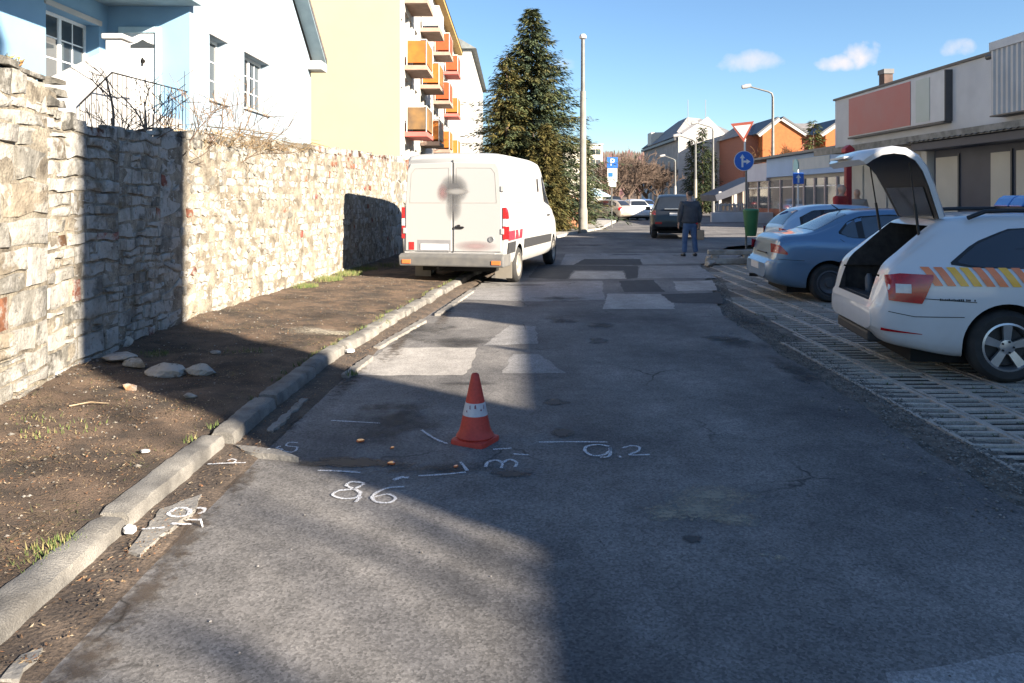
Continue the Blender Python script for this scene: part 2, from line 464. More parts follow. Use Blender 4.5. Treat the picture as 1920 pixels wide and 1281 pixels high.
# ---- kerb line
KP = [(-1.86, -6.0), (-1.86, 2.0), (-1.87, 3.6), (-1.86, 4.95), (-1.78, 7.25), (-1.50, 9.87), (-.97, 14.06), (.05, 22.0), (.9, 27.5)]
def kx(y): return float(np.interp(y, [p[1] for p in KP], [p[0] for p in KP]))
kerb = None
kroot = bpy.data.objects.new('kerb', None); C.objects.link(kroot); kroot['kind'] = 'structure'
prof = [(-.115, -.12), (-.115, .05), (-.114, .095), (-.104, .112), (-.06, .118), (-.01, .117), (.045, .115), (.074, .106), (.086, .086), (.092, .03), (.098, -.12)]
y = -5.0; ki = 0
while y < 27:
    L = rnd(.85, 1.25) if y < 9 else rnd(.5, 1.0)
    if 8.9 < y < 10.6: L = rnd(.25, .5)
    m = MB(); P = []
    nseg = 20; dx = rnd(-.02, .02); tilt = rnd(-.03, .03); dzz = rnd(-.02, .015)
    g0 = .02
    for s in range(nseg+1):
        yy = y + g0 + (L-2*g0)*s/nseg; row = []
        e = min(s, nseg-s); sh = 1 - (.10 if e == 0 else 0)
        for (ax, az) in prof:
            chip = -.02*max(0, noise2(yy*9, ki*3.1, 6)-.35) if .04 < ax < .09 else 0; jx = .004*noise2(yy*4+ax*30, az*40, ki) + rnd(-.004, .004)+chip; jz = .005*noise2(yy*5, ax*40, ki+5) + rnd(-.003, .003)+chip*1.4
            row.append((kx(yy)+(ax*.78+jx)*sh+dx+tilt*(s/nseg-.5), yy, (az+jz+dzz)*(sh if az > 0 else 1)))
        P.append(row)
    m.grid(P); m.poly([p for p in P[0]]); m.poly([p for p in reversed(P[-1])])
    m.build('kerb_stone', m_conc, kroot, smooth=32, fix=True)
    y += L; ki += 1

# ---- gutter: dirt strip with broken concrete channel slabs
gt = MB(); P = []
ys = np.concatenate([np.arange(-6, 14, .12), np.arange(14, 27, .6)])
for yy in ys:
    x0 = kx(yy)+.03; w = (.30 if yy < 8 else .28)
    P.append([(x0 + w*t, yy, .012 + .02*(1-t) + .008*noise2(yy*7, t*9, 3)*(1 if 0 < t < 1 else 0) - .02*(t == 1)) for t in (0, .2, .4, .6, .8, 1)])
gt.grid(P); o = struct(gt.build('gutter', M('gutter_dirt', (.115, .085, .062), (.055, .042, .033), 5, .95, .8, 40, fine=.4), smooth=80))
if o.data.polygons[0].normal.z < 0: o.data.flip_normals()
gsl = bpy.data.objects['gutter']
for (pp, z) in [([(240, 1040), (300, 960), (378, 932), (360, 965), (300, 1010), (262, 1046)], .036), ([(0, 1281), (40, 1235), (80, 1222), (35, 1281)], .034),
              ([(500, 810), (565, 750), (578, 750), (512, 812)], .034), ([(440, 838), (520, 846), (560, 862), (470, 852)], .034), ([(640, 705), (690, 668), (700, 670), (655, 706)], .034), ([(700, 652), (790, 600), (800, 602), (712, 652)], .034),
              ([(815, 590), (880, 545), (889, 546), (826, 590)], .034)]:
    sheet('gutter_slab', ragged(px_poly(pp, .02), .05, .012), z, m_gutter, gsl, thick=.05)

# ---- verge (dirt strip between kerb and wall)
WP = [(-3.45, 1.0), (-3.50, 4.0), (-3.52, 5.32), (-3.69, 6.57), (-3.79, 8.95), (-3.60, 11.4), (-3.22, 15.6), (-2.72, 21.0), (-2.0, 29.0)]
def wx(y): return float(np.interp(y, [p[1] for p in WP], [p[0] for p in WP]))
def verge_z(t, yy, x):
    return .095 + .07*t + .028*noise2(x*2.1, yy*1.6, 1) + .014*noise2(x*6, yy*6, 2) + (.05*max(0, t-.8)/.2)
vg = MB(); P = []
for yy in np.concatenate([np.arange(-4, 18, .10), np.arange(18, 29, .5)]):
    a, b = kx(yy)-.08, wx(yy)-.3
    P.append([(lerp(a, b, t), yy, verge_z(t, yy, lerp(a, b, t)) if t else .085) for t in np.linspace(0, 1, 26)])
vg.grid(P); verge = struct(vg.build('verge', m_dirt, smooth=80))
if verge.data.polygons[0].normal.z < 0: verge.data.flip_normals()
m_wet = soft_mat('damp_mud', (.045, .03, .02), .35, 5, (.3, .6))
def on_verge(px, py):
    x, yy = gp(px, py, .13); t = (x-(kx(yy)-.08))/((wx(yy)-.3)-(kx(yy)-.08)); return x, yy, verge_z(min(max(t, 0), 1), yy, x)
for i, (px, py, rx, ry, mt) in enumerate([(690, 607, .2, .3, m_wet), (735, 577, .35, .12, m_wet), (560, 560, .5, .4, m_mud), (600, 590, .5, .3, m_mud), (610, 620, .5, .35, m_sand), (520, 640, .4, .3, m_mud)]):
    x0, y0, z0 = on_verge(px, py); o = blob('mud_patch', px, py, rx, ry, mt, verge, 0, 0, 40+i)
    for v in o.data.vertices:
        x1, y1 = v.co.x, v.co.y
        f_ = (CH-.13)/CH; x1 = x0+(x1-gp(px, py)[0]); y1 = y0+(y1-gp(px, py)[1])
        t = (x1-(kx(y1)-.08))/((wx(y1)-.3)-(kx(y1)-.08)); v.co = (x1, y1, verge_z(min(max(t, 0), 1), y1, x1)+.006+.001*i)

# leaf litter, straw and crumbs on the verge and in the gutter
m_leaf = M('leaf_litter', (1, 1, 1), None, 20, .9, attr='col')
lt = MB(); pal = [(.30, .20, .11), (.16, .10, .055), (.36, .26, .15), (.08, .055, .035), (.42, .35, .25), (.22, .13, .07), (.05, .038, .028), (.06, .045, .03), (.27, .13, .06)]
for i in range(26000):
    yy = 2.6 + 12*random.random()**1.7; t = random.random()
    if random.random() < .10:
        x = kx(yy)+.08+.22*random.random(); z = .035
    else:
        a, b = kx(yy)-.12, wx(yy)+.02; x = lerp(a, b, t); z = verge_z(t*.93, yy, x)+.004
    if noise2(x*3, yy*2.2, 9) < rnd(-.7, .1): continue
    a = rnd(0, 6.28); l = rnd(.006, .024); w = l*rnd(.18, .6); tl = rnd(-.5, .6)
    dx, dy = math.cos(a), math.sin(a); c = random.choice(pal)
    lt.quad((x-dx*l/2, yy-dy*l/2, z), (x-dy*w/2, yy+dx*w/2, z+w*.4*abs(tl)), (x+dx*l/2, yy+dy*l/2, z+l*max(0, tl)*.5+.002), (x+dy*w/2, yy-dx*w/2, z), c)
stuff(lt.build('leaf_litter', m_leaf), 'dry brown leaves and crumbs scattered over the dirt verge', 'leaf litter')
dg_ = MB()
for i in range(22000):
    yy = 2.7 + 11*random.random()**1.5; t = random.random(); x = lerp(kx(yy)-.13, wx(yy)+.02, t)
    q_ = noise2(x*2.3, yy*1.9, 17)
    if q_ < rnd(-.25, .5): continue
    z = verge_z(t*.93, yy, x)+rnd(.001, .008); a = rnd(0, 6.28); l = rnd(.02, .075); w = rnd(.0012, .003); dx, dy = math.cos(a), math.sin(a)
    g_ = rnd(.5, 1.15); c = random.choice([(.30*g_, .225*g_, .13*g_), (.20*g_, .14*g_, .08*g_), (.09*g_, .065*g_, .042*g_), (.13*g_, .14*g_, .05*g_)])
    dg_.tri((x-dy*w, yy+dx*w, z), (x+dy*w, yy-dx*w, z), (x+dx*l, yy+dy*l, z+l*rnd(-.05, .35)), c)
stuff(dg_.build('dead_grass', m_leaf), 'matted dry grass blades lying on the dirt verge', 'dead grass')
# pebbles on the verge
def pebble(m, x, yy, z, r, col, sq=.6):
    vs = [(0, 0, 1), (1, 0, 0), (0, 1, 0), (-1, 0, 0), (0, -1, 0), (0, 0, -1)]; a = rnd(0, 6.28)
    q = []
    for (p0, p1, p2) in vs:
        s1 = rnd(.7, 1.25); X, Y2 = p0*s1*r, p1*s1*r*rnd(.7, 1.2)
        q.append((x+X*math.cos(a)-Y2*math.sin(a), yy+X*math.sin(a)+Y2*math.cos(a), z+p2*r*sq*rnd(.7, 1.2)))
    m.raw(q, [(0, 1, 2), (0, 2, 3), (0, 3, 4), (0, 4, 1), (5, 2, 1), (5, 3, 2), (5, 4, 3), (5, 1, 4)], col)
m_peb = M('gravel', (1, 1, 1), None, 30, .9, attr='col')
pb = MB()
for i in range(900):
    yy = 2.6 + 12*random.random()**1.6; t = random.random()**.7
    x = lerp(kx(yy)-.12, wx(yy)+.02, t); z = verge_z(t*.93, yy, x); c = rnd(.10, .30)
    pebble(pb, x, yy, z, rnd(.003, .014) + (.012*random.random() if random.random() < .1 else 0), (c, c*.93, c*.82))
for i in range(150):
    yy = 2.4 + 10*random.random()**1.6; x = rnd(-1.5, 2.4); c = rnd(.12, .34)
    pebble(pb, x, yy, .004, rnd(.003, .008), (c, c*.95, c*.9))
stuff(pb.build('scattered_pebbles', m_peb), 'tiny pale pebbles strewn over verge and carriageway', 'pebbles')

# grass tufts
m_grass = M('grass', (1, 1, 1), None, 20, .8, attr='col')
gr = MB()
def tuft(x, yy, z, n, h, sp):
    for i in range(n):
        a = rnd(0, 6.28); r = sp*random.random()**.6; bx, by = x+math.cos(a)*r, yy+math.sin(a)*r
        hh = h*rnd(.4, 1.1); ln = rnd(-.7, .7); a2 = rnd(0, 6.28); w = rnd(.002, .0045); g_ = rnd(.7, 1.2)
        tx, ty = bx+math.cos(a2)*hh*ln, by+math.sin(a2)*hh*ln
        c = (.095*g_, .135*g_, .03*g_) if random.random() < .7 else (.22*g_, .19*g_, .08*g_)
        gr.tri((bx-w, by, z-.01), (bx+w, by+w, z-.01), (tx, ty, z+hh), c)
for (px, py, n, h, sp) in [(95, 1012, 80, .038, .10), (130, 996, 60, .035, .08), (65, 1040, 40, .03, .10), (645, 516, 800, .08, .35), (605, 528, 800, .08, .35), (565, 541, 420, .06, .28), (675, 508, 500, .08, .35),
        (285, 665, 120, .04, .15), (120, 800, 50, .03, .25), (60, 780, 40, .03, .2), (455, 660, 60, .04, .2), (715, 600, 60, .04, .12), (660, 690, 40, .04, .06), (730, 500, 300, .09, .5)]:
    x, yy, z = on_verge(px, py); tuft(x, yy, z, n, h, sp)
for i in range(70):
    yy = rnd(4.5, 16); tuft(kx(yy)-.11+rnd(-.03, .02), yy, .1, 8, .04, .04)
stuff(gr.build('verge_grass', m_grass), 'thin green grass tufts along the wall foot and kerb', 'grass')

# ---- parking area of slotted grass pavers
PX = [(-6, 2.95), (4.42, 2.95), (11.3, 3.16), (14.5, 3.9), (18.6, 4.74), (22, 6.6)]
def px_edge(y): return float(np.interp(y, [p[0] for p in PX], [p[1] for p in PX]))
lot = struct(sheet('parking_lot', [(2.45, -6), (9.9, -6), (9.9, 24.5), (8.4, 24.5), (6.4, 22), (4.5, 18.6), (3.6, 14.5), (2.75, 11.3), (2.5, 4.4)], -.034, m_soil))
def paver_mesh():
    m = MB(); wx_, ly = .382, .588
    # two long rails and five cross ribs, slightly uneven tops
    for (a, b) in ((-wx_/2, -wx_/2+.030), (wx_/2-.036, wx_/2)):
        m.box(a, b, -ly/2, ly/2, -.09, .0)
    n = 4; rib = .042; pitch = (ly-rib)/n
    for k in range(n+1):
        y0 = -ly/2 + k*pitch
        m.box(-wx_/2+.036, wx_/2-.036, y0, y0+rib, -.09, -.003)
    me_o = m.build('paver', m_paver, lot)
    return me_o
pv0 = paver_mesh()
cells = []
for iy in range(-6, 36):
    for ix in range(0, 18):
        x, yy = 3.17 + ix*.4, 1.4 + iy*.6 + (.0 if ix % 2 else .3)
        if x-.2 < px_edge(yy)-.12 or x > 9.6 or yy > 23: continue
        cells.append((x, yy))
cells.sort(key=lambda c: (c[0]**2 + c[1]**2) if (abs(c[0]) < .70*c[1]) else 1e4 + c[0]**2 + c[1]**2)
rest = MB(); first = True
pm = pv0.data
for i, (x, yy) in enumerate(cells):
    dz = rnd(-.010, .008) - .012; rz = rnd(-.018, .018); tx, ty = rnd(-.012, .012), rnd(-.012, .012)
    if i < 290:
        o = pv0 if first else pv0.copy()
        if not first: C.objects.link(o)
        first = False
        o.location = (x+rnd(-.004, .004), yy+rnd(-.004, .004), dz); o.rotation_euler = (tx, ty, rz)
    else:
        mt = Matrix.Translation((x, yy, dz)) @ Matrix.Rotation(rz, 4, 'Z') @ Matrix.Rotation(tx, 4, 'X')
        rest.raw([mt @ v.co for v in pm.vertices], [tuple(p.vertices) for p in pm.polygons])
o = rest.build('more_pavers', m_paver, lot); o['kind'] = 'stuff'
# gravel seam between asphalt and pavers, and grit in the joints
gv = MB()
for i in range(12000):
    yy = 2.5 + 13*random.random()**1.4; e = px_edge(yy)+.1; w = .5 if yy < 6 else .42
    x = e - .0 - w*abs(random.gauss(0, .55)); c = rnd(.10, .34); r = rnd(.003, .012)
    if x < 2.2: continue
    pebble(gv, x, yy, (-.012 + rnd(-.012, .012)) if x > 2.55 else .004, r, (c, c*.95, c*.86))
for i in range(1200):
    yy = 3.6 + 12*random.random()**1.3; x = px_edge(yy)+3*random.random(); c = rnd(.05, .16)
    pebble(gv, x, yy, -.03, rnd(.006, .018), (c, c*.9, c*.75))
stuff(gv.build('gravel_seam', m_peb), 'loose grey gravel between the asphalt and slotted pavers', 'gravel')
sd = sheet('gravel_bed', ragged([(2.30, 1), (3.12, 1), (3.12, 6), (3.5, 11), (4.3, 14.4), (5.1, 18.6), (4.4, 18.9), (3.2, 14.6), (2.5, 11), (2.35, 4.4)], .25, .03), -.022, M('gravel_bed_soil', (.24, .21, .175), (.10, .09, .078), 9, .95, 1.0, 90, fine=.4), lot)
# weeds in the paver slots
wd = MB()
for i in range(500):
    yy = rnd(4, 16); x = px_edge(yy)+rnd(0, 3.5); 
    for j in range(5):
        a = rnd(0, 6.28); h = rnd(.02, .05); g_ = rnd(.6, 1.1)
        wd.tri((x, yy, -.035), (x+.006, yy, -.035), (x+math.cos(a)*h*.6, yy+math.sin(a)*h*.6, -.035+h), (.10*g_, .13*g_, .03*g_))
stuff(wd.build('paver_weeds', m_grass), 'sparse weeds growing in the paver slots', 'weeds')

# ---- pavement, lawn and garden levels farther off
pv = struct(sheet('pavement', ragged([(1.0, 28.4), (2.6, 33.6), (4.4, 38.8), (5.4, 44), (7.0, 52), (5.0, 52), (3.8, 44.5), (2.6, 40.5), (.4, 36), (-.6, 29.5)], .5, .02), .07, M('pavement_concrete', (.42, .40, .36), (.30, .285, .26), 2, .9, .3, 20, fine=.15), thick=.3))
struct(sheet('lawn', ragged([(2.6, 40.6), (3.8, 44.6), (5.0, 52), (1.0, 54), (-1.5, 41.5)], .5, .06), .10, M('lawn', (.12, .15, .04), (.24, .22, .09), 3, .95, .8, 30, fine=.3)))
struct(sheet('garden', [(-3.75, 1), (-3.95, 9), (-3.4, 15.6), (-2.2, 29), (-2.2, 31), (-40, 31), (-40, 1)], .75, m_ground))
struct(sheet('far_street', [(-1.5, 41.6), (1, 54.2), (7.3, 54), (10, 76), (14.2, 150), (-10, 150), (-8, 45)], -.05, M('far_paving', (.30, .29, .27), (.22, .21, .2), 1, .9)))

# ---- chalk marks of the accident survey
Z8 = lambda zx, zy: (200+zx/1.7455, 640+zy/1.7455)
def stroke(m, pts, w=.016, z=.042, zoomed=True):
    P = [Vector(gp(*(Z8(*p) if zoomed else p))) for p in pts]
    # smooth
    Q = [P[0]]
    for i in range(len(P)-1):
        p0, p1, p2, p3 = P[max(i-1, 0)], P[i], P[i+1], P[min(i+2, len(P)-1)]
        for s in range(1, 6):
            t = s/5
            Q.append(.5*((2*p1)+(p2-p0)*t+(2*p0-5*p1+4*p2-p3)*t*t+(3*p1-p0-3*p2+p3)*t**3))
    L_, R_ = [], []
    for i, p in enumerate(Q):
        d = Q[min(i+1, len(Q)-1)]-Q[max(i-1, 0)]; d = d.normalized() if d.length > 1e-6 else Vector((1, 0))
        n = Vector((-d.y, d.x))*w/2*rnd(.65, 1.2); zz = z if p.x < -1.50 else .0066; L_.append((p.x+n.x, p.y+n.y, zz)); R_.append((p.x-n.x, p.y-n.y, zz))
    m.grid([R_, L_])
marks = {
 'chalk_line': [[(735, 262), (810, 266), (895, 271)], [(1030, 293), (1075, 322), (1115, 338)], [(1265, 357), (1325, 353)], [(1415, 333), (1530, 332), (1640, 333)], [(690, 426), (760, 428), (830, 433)], [(330, 425), (390, 422), (455, 420)], [(1330, 372), (1380, 375)], [(210, 625), (280, 627)], [(265, 612), (315, 612)], [(115, 643), (190, 638)]],
}
def chalk(name, strokes, w=.016):
    m = MB()
    for s in strokes: stroke(m, s, w)
    o = m.build(name, m_chalk, road)
    return o
for s in marks['chalk_line']: chalk('chalk_line', [s], .02)
chalk('chalk_number', [[(1645, 347), (1610, 341), (1572, 347), (1566, 362), (1590, 377), (1625, 375), (1646, 362), (1648, 350)], [(1648, 350), (1650, 368), (1640, 381), (1615, 383)], [(1676, 378), (1684, 384)], [(1690, 352), (1715, 345), (1742, 349), (1740, 362), (1712, 375), (1778, 374)]], .02)
chalk('chalk_number', [[(843, 468), (805, 463), (785, 475), (812, 488), (830, 500), (815, 516), (770, 518), (740, 506), (762, 492), (808, 487), (843, 470)], [(832, 512), (815, 530)], [(975, 479), (915, 485), (872, 508), (880, 528), (925, 532), (945, 517), (920, 504), (875, 513)]], .02)
chalk('chalk_number', [[(1240, 415), (1248, 399), (1275, 392), (1294, 402), (1292, 418)], [(1294, 402), (1318, 390), (1342, 400), (1336, 415)]], .02)
chalk('chalk_number', [[(625, 335), (598, 334), (588, 345), (624, 350), (608, 366), (578, 362)], [(570, 346), (556, 352), (575, 358), (548, 366), (526, 376)]], .014)
chalk('chalk_number', [[(205, 588), (235, 572), (270, 578), (266, 595), (232, 602), (204, 596), (205, 586)], [(295, 572), (318, 574), (318, 585), (300, 592)]], .02)
chalk('chalk_corner', [[(1158, 398), (1168, 410), (1180, 427)], [(1020, 444), (1100, 439), (1175, 432)]], .02)
chalk('chalk_number', [[(395, 414), (410, 408), (424, 412), (418, 419)]], .012)
chalk('chalk_smudge', [[(940, 458), (962, 449), (988, 450)]], .034)

# ================================================================== STONE WALL
random.seed(5)
_ys = np.linspace(4.2, 27.5, 600); _xs = np.array([wx(v) for v in _ys])
_arc = np.concatenate([[0], np.cumsum(np.hypot(np.diff(_ys), np.diff(_xs)))])
def wall_at(s):
    y_ = float(np.interp(s, _arc, _ys)); x_ = wx(y_)
    t = Vector((wx(y_+.3)-wx(y_-.3), .6)).normalized()
    return x_, y_, Vector((t.y, -t.x))          # outward normal towards the road (+X)
def wall_s(y_): return float(np.interp(y_, _ys, _arc))
TOPZ = [(4.2, 2.50), (5.6, 2.50), (6.16, 2.46), (6.2, 2.30), (6.36, 2.28), (6.4, 2.20), (7.0, 2.17), (8.95, 2.27), (15.6, 2.46), (20, 2.52), (27.5, 2.55)]
def topz(y_): return float(np.interp(y_, [p[0] for p in TOPZ], [p[1] for p in TOPZ]))
wall = thing('stone_wall', 'old rubble stone wall of pale limestone with some red bricks along the dirt verge', 'wall', (wx(9)-.2, 9, .1))
def stone_mat():
    m, N, L, B = nodes_of('wall_stone'); v = N.new('ShaderNodeTexCoord').outputs['Object']
    at_ = N.new('ShaderNodeAttribute'); at_.attribute_name = 'col'
    va = _ramp(N, L, _noise(N, L, 9, 7, v, .65), [(.28, .55), (.72, 1.25)])
    col = _mix(N, L, 1.0, at_.outputs['Color'], va, 'MULTIPLY')
    sm_ = _ramp(N, L, _noise(N, L, 3.2, 7, v, .7), [(.46, 0.0), (.55, .9)])
    col = _mix(N, L, sm_, col, (.37, .355, .325))
    dk = _ramp(N, L, _noise(N, L, 16, 5, v, .6), [(.30, .75), (.40, 0.0)])
    col = _mix(N, L, dk, col, (.055, .048, .04))
    L.new(col, B.inputs['Base Color']); B.inputs['Roughness'].default_value = .95; B.inputs['Specular IOR Level'].default_value = .2
    b1 = _bump(N, L, _noise(N, L, 34, 6, v, .65), .9, .02, B); _bump(N, L, _noise(N, L, 9, 4, v), .5, .03, B, b1)
    MATS['wall_stone'] = m
    return m
m_stone = stone_mat()
m_mortar = M('wall_mortar', (.31, .275, .215), (.085, .07, .052), 6, .95, 1.0, 30, fine=.3, lo=.3, hi=.7)
S1 = _arc[-1]
# seeds on the wall face (s, z)
seeds = []
def size_at(s, z):
    y_ = float(np.interp(s, _arc, _ys))
    h = float(np.interp(y_, [4.2, 6.0, 7.3, 9.2, 12, 27], [.25, .235, .18, .118, .112, .2]))
    w = h*float(np.interp(y_, [4.2, 7, 9], [1.55, 1.35, 1.3]))
    return w, h
rows = {}
def lay(s0, s1, h, w):
    z = .02
    while z < 2.75:
        hh = h*rnd(.75, 1.25); s = s0 + rnd(0, w*.6)
        while s < s1:
            ww = w*rnd(.55, 1.5); y_ = float(np.interp(s+ww/2, _arc, _ys))
            if z+hh*.5 < topz(y_)+.02: seeds.append((s+ww/2, z+hh/2+rnd(-.12, .12)*hh))
            s += ww
        z += hh
a1, a2, a3, a4, a5 = wall_s(6.0), wall_s(7.2), wall_s(8.6), wall_s(18.5), S1
lay(a3+.02, a4, .102, .15); lay(a4, a5, .25, .4)
SX = .72
sd2 = np.array([(p[0]*SX, p[1]) for p in seeds])
def clip_poly(poly, p, n):
    out = []; k = len(poly)
    for i in range(k):
        a, b = poly[i], poly[(i+1) % k]
        da = (a[0]-p[0])*n[0]+(a[1]-p[1])*n[1]; db = (b[0]-p[0])*n[0]+(b[1]-p[1])*n[1]
        if da <= 0: out.append(a)
        if (da < 0 < db) or (db < 0 < da):
            t = da/(da-db); out.append((a[0]+(b[0]-a[0])*t, a[1]+(b[1]-a[1])*t))
    return out
stone_items = []
def course(s0, s1, h, w, seed):
    """roughly coursed blocks: wobbling beds, slanted joints, some blocks split or merged"""
    z = .0; k_ = 0
    bed = lambda s, z_, k2: z_+.040*noise2(s*1.9, k2*1.7, seed)+.012*noise2(s*7, k2*3.1, seed+4) if z_ > 0 else 0
    while z < 2.75:
        hh = h*rnd(.62, 1.38); s = s0; 
        while s < s1-.02:
            ww = w*rnd(.45, 1.75)*(1.15 if hh > h else .9); ww = min(ww, s1-s)
            if s1-(s+ww) < w*.35: ww = s1-s
            e = s+ww; sl1, sl2 = rnd(-.2, .2)*hh*(s > s0), rnd(-.2, .2)*hh*(e < s1)
            def quad_(sa, sb, za_, zb_, ka, kb):
                n_ = 3; lo_ = [(lerp(sa-sl1*.5, sb-sl2*.5, t)) for t in np.linspace(0, 1, n_+1)]; hi_ = [(lerp(sa+sl1*.5, sb+sl2*.5, t)) for t in np.linspace(0, 1, n_+1)]
                P_ = [(a_, bed(a_, za_, ka)) for a_ in lo_]+[(a_, bed(a_, zb_, kb)) for a_ in hi_[::-1]]
                yy_ = float(np.interp((sa+sb)/2, _arc, _ys)); tz_ = topz(yy_)+rnd(-.03, .03)
                P_ = [(a_, min(b_, tz_)) for a_, b_ in P_]
                zc_ = sum(p[1] for p in P_)/len(P_)
                if max(p[1] for p in P_)-min(p[1] for p in P_) < .05 or za_ > tz_-.03: return
                stone_items.append(((sa+sb)/2, zc_, P_, yy_))
            r_ = random.random()
            if r_ < .26 and hh > h*.8:
                f_ = rnd(.35, .65); quad_(s, e, z, z+hh*f_, k_, k_+.5); quad_(s, e, z+hh*f_, z+hh, k_+.5, k_+1)
            else: quad_(s, e, z, z+hh, k_, k_+1)
            s = e
        z += hh; k_ += 1
course(0, a1, .215, .37, 1); course(a1, a2+.1, .165, .235, 2); course(a2+.1, a3, .115, .16, 3)
for i, c in enumerate(sd2):
    r = .34
    poly = [(c[0]-r, c[1]-r), (c[0]+r, c[1]-r), (c[0]+r, c[1]+r), (c[0]-r, c[1]+r)]
    d2 = ((sd2-c)**2).sum(1); nb = np.argsort(d2)[1:22]
    for j in nb:
        if d2[j] > (2*r)**2: break
        q = sd2[j]; mid = (c+q)/2; n = q-c
        poly = clip_poly(poly, mid, n)
        if len(poly) < 3: break
    if len(poly) < 3: continue
    # clip by foot and top
    y_ = float(np.interp(c[0]/SX, _arc, _ys)); tz = topz(y_) + rnd(-.03, .035)
    poly = clip_poly(poly, (0, tz), (0, 1)); poly = clip_poly(poly, (0, .0), (0, -1))
    if len(poly) < 3: continue
    stone_items.append((c[0]/SX, c[1], [(p[0]/SX, p[1]) for p in poly], y_))
def stone_geo(m, it, k):
    s0, z0, poly, y_ = it
    near = s0 < a3-.01
    # outline with jittered midpoints
    pts = []
    n = len(poly); cx = sum(p[0] for p in poly)/n; cz = sum(p[1] for p in poly)/n
    rr = sum(math.hypot(p[0]-cx, p[1]-cz) for p in poly)/n
    if rr < .02: return
    gap = rnd(.004, .013) if near else rnd(.002, .008)
    f = max(.5, 1-gap/rr)
    for i in range(n):
        a, b = poly[i], poly[(i+1) % n]
        if math.hypot(a[0]-b[0], a[1]-b[1]) < .012: continue
        if near: pts.append((cx+(a[0]-cx)*f+rnd(-.006, .006), cz+(a[1]-cz)*max(.5, 1-gap*1.3/max(.03, abs(a[1]-cz)))+rnd(-.004, .004))); continue
        for t in ((0, .5) if math.hypot(a[0]-b[0], a[1]-b[1]) > .06 else (0,)):
            q = (lerp(a[0], b[0], t), lerp(a[1], b[1], t)); j = rr*.05
            jf = f*(1 - (.015 if t == 0 else 0))
            pts.append((cx+(q[0]-cx)*jf+rnd(-j, j), cz+(q[1]-cz)*jf+rnd(-j, j)))
    if len(pts) < 3: return
    if near: d = rnd(.004, .026)
    else: d = rnd(.000, .024)
    r_ = random.random()
    whitefoot = (y_ > 8.2 and z0 < .75)
    if r_ < (.05 if near else .02): col = (.36*rnd(.8, 1.15), .135*rnd(.8, 1.2), .085)
    elif y_ > 13.5 and z0 > topz(y_)-.35 and r_ < .5: col = (.34, .155, .10)
    elif whitefoot and r_ < .8: b_ = rnd(.52, .66); col = (b_, b_*.94, b_*.82)
    elif r_ < .45: b_ = rnd(.40, .58); col = (b_, b_*.945, b_*.83)
    elif r_ < .72: b_ = rnd(.30, .42) if near else rnd(.36, .5); col = (b_, b_*.95, b_*.84)
    elif r_ < .85: b_ = rnd(.32, .46); col = (b_, b_*.85, b_*.65)
    else: b_ = rnd(.5, .62); col = (b_, b_*.95, b_*.86)
    if z0 > topz(y_)-.2 and random.random() < .75: col = tuple(c*.5 for c in col)
    kd_ = .62*(1 if random.random() < .8 else .62); col = tuple(q_*kd_ for q_ in col)
    rings = [(-.07, 1.0, 0), (d-.012, .995, .004), (d-.001, .93, .006), (d+rnd(-.008, .006), .55, .009)]
    i0 = len(m.v); npt = len(pts)
    tx, tz = rnd(-.06, .06), rnd(-.07, .07)
    for dep, sc, jit in rings:
        for (ps, pz) in pts:
            ss, zz = cx+(ps-cx)*sc, cz+(pz-cz)*sc
            X, Y_, nr = wall_at(ss); dd = dep+rnd(-jit, jit)+((ps-cx)*tx+(pz-cz)*tz)*sc*(dep > 0)
            m.v.append((X+nr.x*dd, Y_+nr.y*dd, .09+zz))
    for q in range(3):
        for j in range(npt):
            m.f.append((i0+q*npt+j, i0+q*npt+(j+1) % npt, i0+(q+1)*npt+(j+1) % npt, i0+(q+1)*npt+j)); m.c.append(col); m.mi.append(0)
    m.f.append(tuple(i0+3*npt+j for j in range(npt))); m.c.append(col); m.mi.append(0)
def shown(it):
    X, Y_, _ = wall_at(it[0]); a = sum(it[2][i][0]*it[2][(i+1) % len(it[2])][1]-it[2][(i+1) % len(it[2])][0]*it[2][i][1] for i in range(len(it[2])))/2
    inview = abs(X)/Y_ < .68
    return -abs(a)/(Y_*Y_)*(1 if inview else .01)
stone_items.sort(key=shown)
small = MB(); nst = 0
for k_, it in enumerate(stone_items):
    if random.random() < .012: continue
    if nst < 292:
        m = MB(); stone_geo(m, it, k_)
        if len(m.f) < 4: continue
        m.build('stone', m_stone, wall, smooth=50, world=True); nst += 1
    else: stone_geo(small, it, k_)
o = small.build('small_stones', m_stone, wall, smooth=50, world=True); o['kind'] = 'stuff'
mo = MB(); P = []; PB = []
for s in np.linspace(0, S1, 300):
    X, Y_, nr = wall_at(float(s)); tz = topz(Y_) - .03; row = []
    prof_d = .010 if Y_ > 8.4 else .000
    for q in np.linspace(0, 1, 20):
        dd = prof_d + .016*noise2(s*5, q*22, 4)
        row.append((X+nr.x*dd, Y_+nr.y*dd, lerp(-.05, tz, q)))
    for q in (.15, .5, .85, 1):
        row.append((X-.45*q, Y_, tz+.03*noise2(s*3, q*4, 8)))
    row.append((X-.45, Y_, 0))
    P.append(row)
mo.grid(P); o = mo.build('mortar', m_mortar, wall, smooth=60, world=True, fix=True)
